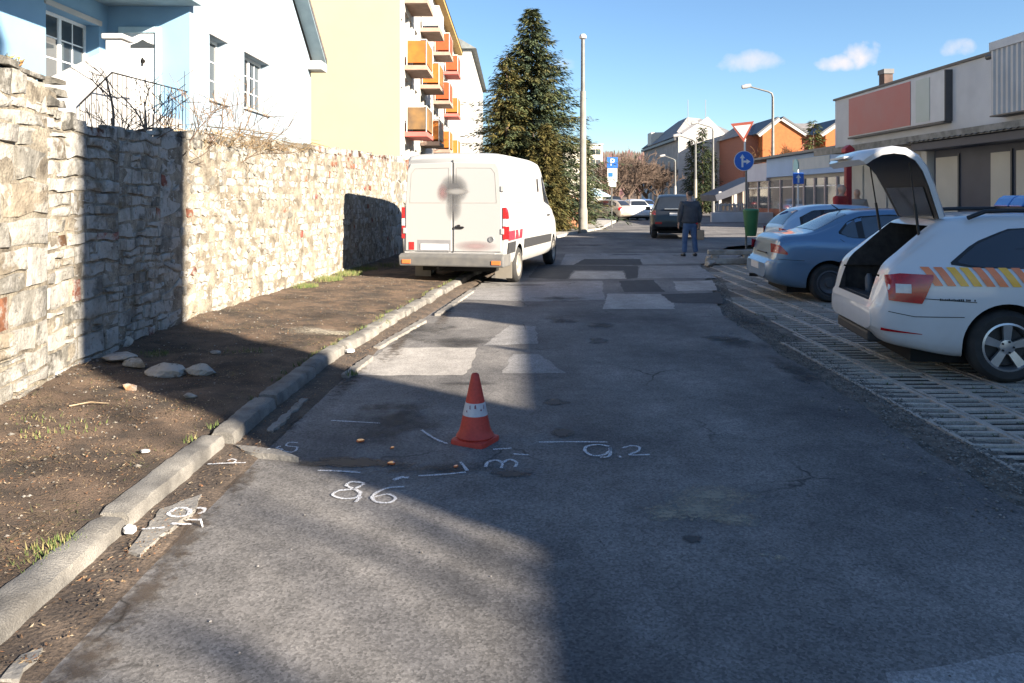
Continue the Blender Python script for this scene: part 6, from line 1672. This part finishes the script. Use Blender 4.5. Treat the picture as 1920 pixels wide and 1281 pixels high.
# kiosk with dark roof
kk = thing('kiosk', 'small pavilion with dark pitched roof and pale posts by the crossing', 'pavilion', (at(1370, 0, 62)[0], 63, 0))
def kp(px, py, Y=62): return at(px, py, Y)
q = [kp(1342, 370), kp(1402, 340), kp(1402, 330), kp(1362, 338)]
m = MB(); a0 = kp(1336, 368); a1 = kp(1410, 336)
m.prism([(kp(1338, 0)[0], 61.5, kp(0, 366)[2]), (kp(1420, 0)[0], 61.5, kp(0, 330)[2]), (kp(1420, 0)[0], 61.5, kp(0, 334)[2]-.6), (kp(1341, 0)[0], 61.5, kp(0, 374)[2]-.15)], (0, 5, 0)); m.build('roof', m_navy, kk, world=True)
m = MB(); m.box(kp(1372, 0)[0], kp(1415, 0)[0], 62, 66, 0, kp(0, 358)[2]); m.build('wall', M('kiosk_wall', (.40, .33, .28), None, 2, .9), kk, world=True)
for px in (1348, 1376, 1396): m = MB(); x_ = kp(px, 0)[0]; m.box(x_-.1, x_+.1, 61.6, 61.8, 0, kp(0, 352+max(0, (1360-px))*.6)[2]); m.build('post', m_white, kk, world=True)
fn = thing('white_rail_fence', 'low white rail fence in front of the pavilion', 'fence', (at(1370, 0, 60)[0], 60, 0))
for i, px in enumerate(range(1344, 1404, 8)): m = MB(); x_ = kp(px, 0, 60)[0]; m.box(x_-.06, x_+.06, 59.95, 60.05, 0, 1.15); m.build('post', m_white, fn, world=True)
for z_ in (.45, .95): m = MB(); m.box(kp(1340, 0, 60)[0], kp(1406, 0, 60)[0], 59.9, 59.945, z_, z_+.12); m.build('rail', m_white, fn, world=True)
lw = MB(); lw.box(at(1334, 0, 50)[0], at(1450, 0, 50)[0], 50, 50.3, -.1, .62)
tag(lw.build('low_wall', m_super, bevel=.02), 'low grey retaining wall across the street crossing', 'wall')
# ================================================================== FENCE, HILL, FAR TREES
bf = thing('board_fence', 'reddish brown vertical board fence beside the van under the spruce', 'fence', (1.2, 38, 0))
m_fence = M('fence_board', (.33, .14, .07), (.24, .10, .05), 3, .85, .4, 20)
x = -.9; 
m_b = MB(); m_b.box(-.055, .055, -.012, .012, .0, 1.68); b0 = m_b.build('board', m_fence, bf)
i = 0
while x < 3.35:
    o = b0 if i == 0 else b0.copy()
    if i: C.objects.link(o)
    o.parent = bf; o.location = (x-1.2, (x-1.2)*.25, .05+rnd(-.02, .02)); o.rotation_euler = (0, 0, .24); x += .13; i += 1
for z_ in (.4, 1.4): m = MB(); m.prism([(-2.15, -.50, z_), (2.2, .58, z_), (2.2, .58, z_+.08), (-2.15, -.50, z_+.08)], (-.02, .05, 0)); m.build('rail', m_fence, bf)
hl = MB(); P = []
for i in range(60):
    x = -260+i*16; row = []
    for (Y_, k_) in ((330, 0), (380, .45), (440, .8), (520, 1.0), (700, .9)):
        row.append((x, Y_, k_*(26+5*noise2(x*.01, Y_*.01, 3)+2.5*noise2(x*.05, Y_*.03, 1))-2))
    P.append(row)
hl.grid(P); o = struct(hl.build('hill', M('hill_soil', (.13, .10, .085), (.10, .085, .07), .05, .95), smooth=60))
if o.data.polygons[0].normal.z < 0: o.data.flip_normals()
# leafless wood on the hill: bunches of fine twigs, one mass
wd = MB(); rs = random.Random(12)
for i in range(2600):
    x = rs.uniform(20, 190); Y_ = rs.uniform(340, 560); k_ = float(np.interp(Y_, [330, 380, 440, 520, 700], [0, .45, .8, 1, .9])); z = k_*26-2
    if x/Y_ > .26 or x/Y_ < .07: continue
    h = rs.uniform(6, 11); con = rs.random() < .10; c = (.04, .05, .035) if con else (.16*rs.uniform(.7, 1.2), .115*rs.uniform(.7, 1.1), .095)
    for j in range(7):
        a = rs.uniform(-.6, .6); b_ = rs.uniform(-.6, .6); hh = h*rs.uniform(.5, 1); w = rs.uniform(.25, .7)
        x2, y2 = x+a*3, Y_+b_*3
        wd.quad((x, Y_, z), (x2-w, y2, z+hh*.6), (x2, y2, z+hh), (x2+w, y2, z+hh*.55), c)
stuff(wd.build('hill_wood', m_needle), 'brown leafless wood covering the distant hill', 'wood')
m_brush = M('far_twig', (.14, .095, .07), (.09, .065, .05), 1, .95)
labs = ['bare brown tree left of the parking sign in the distance', 'bare brown tree right behind the parking sign', 'wide bare tree above the white hatchback', 'bare tree between the white hatchback and small house', 'dark bare tree close to the small white house', 'bare tree beside the dark facade']
for i, (px, Y_, H) in enumerate([(1142, 78, 4.8), (1158, 92, 5.9), (1178, 84, 5.4), (1196, 96, 6.0), (1212, 100, 5.4), (1232, 96, 4.8)]):
    rs = random.Random(50+i); t = thing('bare_tree', labs[i], 'tree', (at(px, 0, Y_)[0], Y_, 0), 0, 'bare trees up the street')
    m = MB(); m.tube([(0, 0, 0), (.05, 0, H*.35)], [.22, .16], 7); m.build('trunk', m_bark, t)
    m = MB()
    for j in range(9): limb(m, (.05, 0, H*(.25+.12*rs.random())), (rs.uniform(-1, 1), rs.uniform(-1, 1), 1.0), H*.42, .09, 4, rs, .55, 4, .018, .12, (3, 4))
    m.build('crown', m_brush, t)
clab = ['tall slim dark cypress, highest of the three by the white gable', 'shorter dark cypress left of the tall one', 'shorter dark cypress right of the tall one']
for i, (px, py, Rr) in enumerate([(1317, 238, .95), (1297, 262, .9), (1332, 282, 1.0)]):
    Y_ = 74+i; conifer('cypress_tree', clab[i], (at(px, 0, Y_)[0], Y_, 0), at(0, py, Y_)[2], Rr, 70+i, [(.03, .045, .022), (.045, .055, .022)], 1.1, .35, -.3, .5, cat='tree', trunk_r=.1)
# blue market umbrella
u = at(1112, 360, 58); um = thing('market_umbrella', 'light blue and white parasol behind the lamp post', 'umbrella', (u[0], 58, 0))
m = MB(); m.tube([(0, 0, 0), (0, 0, 2.2)], .03, 6); m.build('pole', m_metal, um)
m = MB(); m.lathe([(1.3, 1.65), (1.3, 1.72), (.7, 2.05), (.03, 2.3)], 10, None); m.build('canopy', M('umbrella_cloth', (.30, .52, .72), (.55, .65, .72), 2, .8), um)
# ================================================================== SIGNS, LAMPS, BIN
m_conc2 = M('lamp_concrete', (.26, .24, .205), (.20, .185, .16), 3, .9, .3, 20)
m_galv = M('galvanised', (.17, .17, .165), (.13, .13, .128), 6, .6, metal=.3)
m_sblue = M('sign_blue', (.02, .13, .52), None, 5, .4)
m_sw = M('sign_face_white', (.72, .72, .70), None, 5, .45)
m_sred = M('sign_border_red', (.38, .09, .06), None, 5, .45)
q = gp(1093, 437); lp = thing('lamp_post', 'tall pale concrete lamp post with small globe at its top', 'lamp', (q[0], q[1], 0))
zt = at(0, 68, q[1])[2]
m = MB(); m.lathe([(.21, 0), (.21, 1.0), (.17, 1.15), (.125, zt*.72)], 12); m.build('concrete_shaft', m_conc2, lp, smooth=50)
m = MB(); m.tube([(0, 0, zt*.72), (0, 0, zt-.15)], [.10, .085], 10); m.build('steel_tip', m_galv, lp, smooth=50)
m = MB(); m.lathe([(.05, zt-.16), (.16, zt-.1), (.17, zt-.02), (.12, zt+.08), (.0, zt+.11)], 14); m.build('lamp_head', m_lampw, lp, smooth=50)
def arm_lamp(px, py_top, Y, dirx, label, dark=None, arm=1.5, zb_=None):
    x = at(px, 0, Y)[0]; zt = at(0, py_top, Y)[2]; t = thing('street_lamp', label, 'lamp', (x, Y, 0))
    m = MB(); m.tube([(0, 0, 0), (0, 0, zt*.48)], [.16, .13], 10); m.build('lower_shaft', dark or m_galv, t, smooth=50)
    m = MB(); m.tube([(0, 0, zt*.48), (0, 0, zt-.4), (dirx*.06, 0, zt-.12), (dirx*.3, 0, zt), (dirx*arm, 0, zt+.32)], [.11, .08, .07, .06, .05], 10); m.build('shaft', m_galv, t, smooth=50)
    m = MB(); m.lathe([(.0, -.35), (.13, -.3), (.16, 0), (.12, .3), (.0, .34)], 12, Matrix.Translation((dirx*(arm+.28), 0, zt+.36)) @ Matrix.Rotation(R(78), 4, 'Y')); m.build('lamp_head', M('lamp_shade', (.34, .34, .34), None, 4, .4), t, smooth=50)
    return t
arm_lamp(1449, 172, 52, -1, 'street lamp with bent arm standing before the blue fronted shop', M('lamp_dark_base', (.10, .075, .06), None, 5, .7), 1.5)
arm_lamp(1304, 262, 66, -1, 'pale street lamp in front of the cypresses', M('lamp_pale', (.3, .275, .23), None, 5, .7), 1.3)
arm_lamp(1337, 238, 70, -1, 'thin street lamp before the white gable wall, right of the cypresses', None, 1.4)
arm_lamp(1266, 298, 90, -1, 'far white street lamp before the dark facade', M('lamp_white', (.4, .4, .39), None, 5, .6), 1.2)
# priority and direction signs on one post with the litter bin
q = gp(1399, 470); px_, py_ = q; sp = thing('sign_post', 'grey post carrying a round blue arrow sign and a give way triangle', 'road sign', (px_, py_, 0))
m = MB(); m.tube([(0, 0, -.1), (0, 0, 2.95)], .032, 10); m.build('post', m_galv, sp, smooth=50)
m = MB(); m.tube([(-.03, .03, 2.9), (-.03, .03, 3.85)], .03, 10); m.build('upper_post', m_sw, sp, smooth=50)
def disc(nm, r, cx, cz, y, th, mt, par, n=32): m = MB(); m.lathe([(0, 0), (r, 0), (r, th), (0, th)], n, Matrix.Translation((cx, y, cz)) @ Matrix.Rotation(R(90), 4, 'X')); return m.build(nm, mt, par, smooth=40)
cz = at(0, 302, py_)[2]; cxs = at(1394, 0, py_)[0]-px_
rd = disc('round_sign', .30, cxs, cz, -.045, .012, m_sw, sp); disc('blue_face', .285, cxs, cz, -.059, .003, m_sblue, rd)
def arrow(nm, par, pts, y, mt=m_sw): m = MB(); m.prism([(p[0], y, p[1]) for p in pts], (0, -.003, 0)); return m.build(nm, mt, par)
c0 = cxs-.05
arrow('straight_arrow', rd, [(c0-.028, cz-.19), (c0+.028, cz-.19), (c0+.028, cz+.08), (c0+.075, cz+.08), (c0, cz+.20), (c0-.075, cz+.08), (c0-.028, cz+.08)], -.0625)
arrow('right_arrow', rd, [(c0+.031, cz-.05), (c0+.12, cz-.05), (c0+.12, cz-.10), (c0+.24, cz-.02), (c0+.12, cz+.06), (c0+.12, cz+.01), (c0+.031, cz+.01)], -.0625)
tz = at(0, 230, py_)[2]; tx = at(1391, 0, py_)[0]-px_; s_ = .34
T0 = Matrix.Translation((tx, -.03, tz)) @ Matrix.Rotation(R(-5), 4, 'Y') @ Matrix.Rotation(R(-20), 4, 'Z')
m = MB(); m.prism([T0 @ Vector(p) for p in ((-s_, 0, 0), (s_, 0, 0), (0, 0, -s_*1.75))], T0.to_3x3() @ Vector((0, -.014, 0))); tr = m.build('give_way_sign', m_sred, sp)
m = MB(); m.prism([T0 @ Vector(p) for p in ((-s_*.72, -.0165, -.085), (s_*.72, -.0165, -.085), (0, -.0165, -s_*1.38))], T0.to_3x3() @ Vector((0, -.003, 0))); m.build('white_face', m_sw, tr)
bn = thing('litter_bin', 'green plastic litter bin hung on the blue arrow sign post', 'bin', (px_+.07, py_-.24, 0))
zb0, zb1 = at(0, 442, py_)[2], at(0, 394, py_)[2]
m = MB(); m.lathe([(.14, zb0), (.17, zb0+.12), (.22, zb1-.12), (.23, zb1-.02), (.19, zb1-.02), (.17, zb1-.1)], 20); m.build('basket', M('bin_green', (.03, .16, .06), (.025, .13, .05), 3, .5), bn, smooth=40)
m = MB(); m.lathe([(.235, zb1-.02), (.225, zb1+.02), (.12, zb1+.05), (.0, zb1+.05)], 20); m.build('lid', M('bin_green_lid', (.04, .20, .08), None, 3, .5), bn, smooth=40)
m = MB(); m.box(-.12, .05, .17, .21, zb0+.2, zb0+.26); m.build('bracket', m_galv, bn)
# parking sign
q = gp(1147, 427); ps = thing('parking_sign', 'blue parking sign with P and two white plates below on a thin post', 'road sign', (q[0], q[1], 0))
def rect_sign(nm, x0, x1, y0p, y1p, mt, par, th=.012, yo=-.04, Y=q[1], X=q[0], bev=.0):
    a = at(x0, y1p, Y); b_ = at(x1, y0p, Y); m = MB(); m.box(a[0]-X, b_[0]-X, yo-th, yo, a[2], b_[2]); return m.build(nm, mt, par)
m = MB(); m.tube([(0, 0, 0), (0, 0, at(0, 296, q[1])[2])], .03, 8); m.build('post', m_galv, ps, smooth=50)
pp = rect_sign('parking_plate', 1138, 1158, 295, 315, m_sblue, ps)
text_mesh('letter_p', 'P', .52, m_sw, pp, Matrix.Translation((at(1148, 305, q[1])[0]-q[0], -.0535, at(0, 305, q[1])[2])) @ Matrix.Rotation(R(90), 4, 'X'))
p2 = rect_sign('white_plate', 1139, 1157, 316, 341, m_sw, ps); rect_sign('blue_pictogram', 1140, 1149, 324, 332, m_sblue, p2, .003, -.0525)
rect_sign('small_plate', 1141, 1155, 342, 350, m_sw, ps)
# one way sign
Yo = 27.0; X_ = at(1496, 0, Yo)[0]; ow = thing('one_way_sign', 'square blue sign with white up arrow on a white post among the parked cars', 'road sign', (X_, Yo, 0))
m = MB(); m.tube([(0, 0, 0), (0, 0, at(0, 318, Yo)[2])], .03, 8); m.build('post', m_sw, ow, smooth=50)
pl = rect_sign('blue_plate', 1486, 1506, 324, 345, m_sblue, ow, Y=Yo, X=X_)
zc = at(0, 335, Yo)[2]; arrow('up_arrow', pl, [(-.03, zc-.15), (.03, zc-.15), (.03, zc+.02), (.09, zc+.02), (0, zc+.15), (-.09, zc+.02), (-.03, zc+.02)], -.0555)
# fallen concrete kerb and stones beside the sign post
tr = thing('timber_barrier', 'weathered low timber barrier on the ground behind the sedan', 'barrier', (gp(1370, 495)[0], gp(1370, 495)[1], 0))
m = MB(); m.box(-.55, .9, -.06, .06, .22, .34); m.build('top_rail', m_old, tr, bevel=.02)
m = MB(); m.box(-.60, .95, -.09, .09, .0, .14); m.build('base_beam', m_old, tr, bevel=.02)
for x in (-.4, .35): m = MB(); m.box(x-.05, x+.05, -.05, .05, .14, .22); m.build('block', m_old, tr)
for i, (px, py, r, lab) in enumerate([(1336, 489, .2, 'pale rounded stone at the end of the timber barrier'), (1330, 499, .14, 'smaller white stone by the barrier end nearest the road')]):
    x, y_ = gp(px, py); tag(rock('edge_stone', x, y_, r*.4, r*1.1, r, r*.75, (.36, .33, .29), 90+i), lab, 'stone', 'stones at the barrier end')
# ================================================================== TRAFFIC CONE
m_cone = M('cone_red', (.56, .06, .035), (.44, .045, .03), 5, .6, .15, 30, fine=.1)
m_conew = M('cone_white', (.60, .58, .58), (.42, .36, .38), 12, .6, lo=.45, hi=.75)
cx_ = gp(891, 828); cn = thing('traffic_cone', 'orange red traffic cone with one worn white band standing on the asphalt', 'cone', (cx_[0], cx_[1], 0), R(-28))
def frus(z0, z1): 
    r = lambda z: float(np.interp(z, [0, .05, .075, .10, .435], [.135, .125, .105, .098, .026])); return [(r(z), z) for z in np.linspace(z0, z1, 6)]
m = MB(); m.lathe([(.10, .012)]+frus(.045, .18), 28); m.build('lower_cone', m_cone, cn, smooth=50)
m = MB(); m.lathe([(p[0]+.0015, p[1]) for p in frus(.1805, .262)], 28); m.build('white_band', m_conew, cn, smooth=50)
m = MB(); m.lathe(frus(.2625, .435)+[(.022, .445), (.014, .448), (.012, .42)], 28); m.build('upper_cone', m_cone, cn, smooth=50)
m = MB(); s = .125; P = []
for (hs, z) in ((s, 0), (s, .016), (s*.98, .028), (s*.82, .036)):
    ring = []
    for k_ in range(32):
        a = 2*math.pi*k_/32; c_, s2 = math.cos(a), math.sin(a); d = hs/max(abs(c_), abs(s2)); d = min(d, hs*1.30); ring.append((d*c_, d*s2, z))
    P.append(ring+[ring[0]])
m.grid(P); m.poly([p for p in P[-1][:-1]]); m.build('foot_plate', m_cone, cn, smooth=40)
m = MB()
for k_ in range(5):
    a = -1.9+k_*.42+rnd(-.1, .1); z = rnd(.195, .235); r_ = float(np.interp(z, [.10, .435], [.098, .026]))+.0025; da = rnd(.08, .2); h = rnd(.008, .03)
    m.quad(*[(r_*math.cos(b_), r_*math.sin(b_), zz) for b_, zz in ((a, z), (a+da, z-.004), (a+da*.8, z+h), (a+.02, z+h*.8))])
m.build('band_scuffs', M('scuff', (.25, .10, .13), None, 10, .8), cn)
# accident debris
dl = ['orange plastic shard left of the dark stain', 'orange shard between chalk line and cone', 'orange shard above the chalk eight', 'orange shard beside the chalk corner mark', 'white paper scrap in the gutter by the kerb', 'white litter scrap by the kerb before the pale patch', 'white crumb on the kerb verge']
for i, (px, py, s, mt) in enumerate([(675, 829, .03, m_orange), (735, 842, .022, m_orange), (733, 871, .026, m_orange), (855, 877, .022, m_orange), (243, 1005, .05, m_sw), (656, 664, .06, m_sw), (272, 877, .03, m_sw)]):
    x, y_ = gp(px, py, .03 if i > 3 else 0); m = MB(); z0 = .003 if i < 4 else (.05 if i != 6 else .12)
    rs = random.Random(i); pts = [(x+s*rs.uniform(.5, 1)*math.cos(a), y_+s*rs.uniform(.5, 1)*math.sin(a), z0+rs.uniform(0, .004)) for a in np.linspace(0, 5.4, 6)]
    m.prism(pts, (rs.uniform(-.004, .004), 0, s*.35)); tag(m.build('debris_shard' if i < 4 else 'paper_scrap', mt), dl[i], 'debris' if i < 4 else 'litter', 'accident debris' if i < 4 else 'litter along the kerb')

# ================================================================== PEOPLE
def skinned(name, chain, radii, edges, mat, parent, root=0, sub=2):
    me = bpy.data.meshes.new(name); me.from_pydata(chain, edges, []); o = bpy.data.objects.new(name, me); C.objects.link(o); o.parent = parent
    md = o.modifiers.new('skin', 'SKIN'); md.use_smooth_shade = True
    for v, r in zip(me.skin_vertices[0].data, radii): v.radius = r if isinstance(r, tuple) else (r, r)
    me.skin_vertices[0].data[root].use_root = True
    sb = o.modifiers.new('sub', 'SUBSURF'); sb.levels = sub; sb.render_levels = sub
    me.materials.append(mat); return o
m_skin = M('skin', (.48, .30, .22), (.42, .26, .19), 8, .6)
def person(label, loc, rz, jacket, trousers, hair, arms, H=1.76, legs=None, shoe=None, bulk=1.0):
    """faces local -Y; arms: list of (elbow, wrist) per side (left +x, right -x), metres"""
    t = thing('person', label, 'person', loc, rz)
    k = H/1.76; S = lambda *p: tuple(c*k for c in p)
    # body: torso, neck, head, arms with hands, legs: one surface
    V = [S(0, 0, .95), S(0, .01, 1.12), S(0, .015, 1.30), S(0, .01, 1.43), S(0, 0, 1.50), S(0, -.015, 1.56), S(0, -.02, 1.63), S(0, -.015, 1.70), S(0, -.005, 1.745)]
    Rr = [(.15, .11), (.14, .10), (.16, .11), (.12, .09), (.055, .055), (.06, .075), (.078, .095), (.075, .09), (.045, .055)]
    E = [(i, i+1) for i in range(8)]
    V.append(S(0, -.115, 1.625)); Rr.append((.014, .014)); E.append((6, 9))          # nose
    for sd in (-1, 1): V.append(S(sd*.085, .0, 1.63)); Rr.append((.012, .02)); E.append((6, len(V)-1))   # ears
    for sd, (eb, wr) in zip((1, -1), arms):
        i = len(V); V += [S(sd*.17, .01, 1.42), S(*eb), S(*wr)]; Rr += [(.05, .05), (.04, .04), (.026, .03)]; E += [(3, i), (i, i+1), (i+1, i+2)]
        d = (Vector(wr)-Vector(eb)).normalized(); pm_ = Vector(wr)+d*.07; V.append(S(*pm_)); Rr.append((.02, .036)); E.append((i+2, i+3))
        sx = Vector((0, 1, 0)) if abs(d.y) < .8 else Vector((0, 0, 1))
        for f_, (off, ln) in enumerate(((-.030, .062), (-.010, .075), (.010, .070), (.030, .055))):
            a = pm_+sx*off+d*.03; b_ = a+(d+Vector((-sd*.25, 0, 0))).normalized()*ln*.55; c_ = b_+(d+Vector((-sd*.7, 0, 0))).normalized()*ln*.5
            j = len(V); V += [S(*a), S(*b_), S(*c_)]; Rr += [(.0095,)*2, (.009,)*2, (.007,)*2]; E += [(i+3, j), (j, j+1), (j+1, j+2)]
        a = Vector(wr)+d*.03-sx*.04; b_ = a+(d-sx*.5).normalized()*.04; j = len(V); V += [S(*a), S(*b_)]; Rr += [(.012,)*2, (.009,)*2]; E += [(i+2, j), (j, j+1)]
    legs = legs or [((.10, 0, .50), (.11, .02, .09)), ((-.10, 0, .50), (-.12, .02, .09))]
    for sd, (kn, an) in zip((1, -1), legs):
        i = len(V); V += [S(sd*.09, 0, .88), S(*kn), S(*an)]; Rr += [(.078, .085), (.052, .055), (.038, .04)]; E += [(0, i), (i, i+1), (i+1, i+2)]
    body = skinned('body', V, Rr, E, m_skin, t)
    # jacket
    V = [S(0, 0, .86), S(0, 0, .98), S(0, .01, 1.12), S(0, .015, 1.30), S(0, .01, 1.42), S(0, .005, 1.47)]; Rr = [(.225*bulk, .165*bulk), (.22*bulk, .165*bulk), (.215*bulk, .16*bulk), (.22*bulk, .155*bulk), (.165, .12), (.08, .08)]; E = [(i, i+1) for i in range(5)]
    for sd, (eb, wr) in zip((1, -1), arms):
        i = len(V); w2 = Vector(eb).lerp(Vector(wr), .93); V += [S(sd*.195, .01, 1.405), S(*eb), S(*w2)]; Rr += [(.088*bulk, .088*bulk), (.074*bulk, .074*bulk), (.055, .055)]; E += [(4, i), (i, i+1), (i+1, i+2)]
    skinned('jacket', V, Rr, E, jacket, t)
    V = [S(0, 0, .96), S(0, 0, .88)]; Rr = [(.165, .125), (.16, .125)]; E = [(0, 1)]
    for sd, (kn, an) in zip((1, -1), legs):
        i = len(V); V += [S(sd*.095, 0, .78), S(*kn), S(an[0], an[1], an[2]+.0)]; Rr += [(.10, .105), (.078, .08), (.072, .078)]; E += [(1, i), (i, i+1), (i+1, i+2)]
    skinned('trousers', V, Rr, E, trousers, t)
    for sd, (kn, an) in zip((1, -1), legs):
        V = [S(an[0], an[1]+.04, .05), S(an[0], an[1]-.06, .045), S(an[0]+sd*.02, an[1]-.17, .035)]; skinned('shoe', V, [(.05, .05), (.048, .042), (.042, .032)], [(0, 1), (1, 2)], shoe or m_trim, t)
    V = [S(0, .03, 1.60), S(0, .015, 1.69), S(0, .0, 1.75)]; skinned('hair', V, [(.085, .085), (.086, .10), (.05, .065)], [(0, 1), (1, 2)], hair, t)
    return t
m_jkt = M('dark_jacket', (.045, .048, .058), (.075, .08, .092), 6, .8); m_jean = M('blue_jeans', (.075, .13, .24), (.05, .09, .18), 7, .9); m_hair = M('dark_grey_hair', (.05, .045, .04), None, 20, .8)
q = gp(1293, 481)
man = person('person in dark jacket and blue jeans standing on the road, facing away', (q[0], q[1], 0), R(180+10), m_jkt, m_jean, m_hair, [((.27, .02, 1.13), (.27, -.08, .88)), ((-.28, .03, 1.13), (-.29, -.06, .87))], 1.78, [((.13, -.01, .50), (.16, .02, .09)), ((-.13, .0, .50), (-.155, .03, .09))], bulk=1.16)
bg = MB(); X_ = at(1313, 0, q[1])[0]; bg.box(X_-.10, X_+.10, q[1]-.08, q[1]+.04, .45, .72); tag(bg.build('shopping_bag', M('bag_tan', (.36, .26, .17), None, 6, .8), bevel=.03), 'small tan bag held by the person on the road', 'bag')
Y_ = 18.9; X_ = at(1577, 0, Y_)[0]
person('person in red jacket standing beside the red post by the supermarket', (X_, Y_, .16), R(40), M('red_jacket', (.36, .03, .03), (.30, .025, .028), 6, .8), M('dark_trousers', (.04, .04, .05), None, 6, .85), M('grey_hair', (.3, .29, .28), None, 20, .8), [((.26, .0, 1.13), (.22, -.18, .98)), ((-.26, .0, 1.13), (-.22, -.18, .98))], 1.76)
Y_ = 20.6; X_ = at(1607, 0, Y_)[0]
person('person in grey jacket standing at the wall right of the red post', (X_, Y_, .16), R(-20), M('grey_jacket', (.30, .29, .27), (.26, .25, .24), 6, .8), M('grey_trousers', (.12, .12, .12), None, 6, .85), m_hair, [((.26, .0, 1.13), (.2, -.16, .95)), ((-.26, .0, 1.13), (-.24, -.05, .88))], 1.66)
# bare street tree behind the viewer, dappling the near road
rs = random.Random(77); t = thing('bare_tree', 'large leafless tree behind the viewer by the supermarket corner', 'tree', (16.8, -11.26, 0))
m = MB(); m.tube([(0, 0, 0), (.1, 0, 3.5), (.0, .2, 5.5)], [.24, .19, .15], 10); m.build('trunk', m_bark, t, smooth=60)
m = MB()
for j in range(3): limb(m, (0, .1, rs.uniform(3.8, 5.5)), (rs.uniform(-.5, .5), rs.uniform(-.5, .5), 1.2), 3.4, .09, 2, rs, .45, 6, .02, .12, (2, 3))
m.build('crown', m_bark, t)
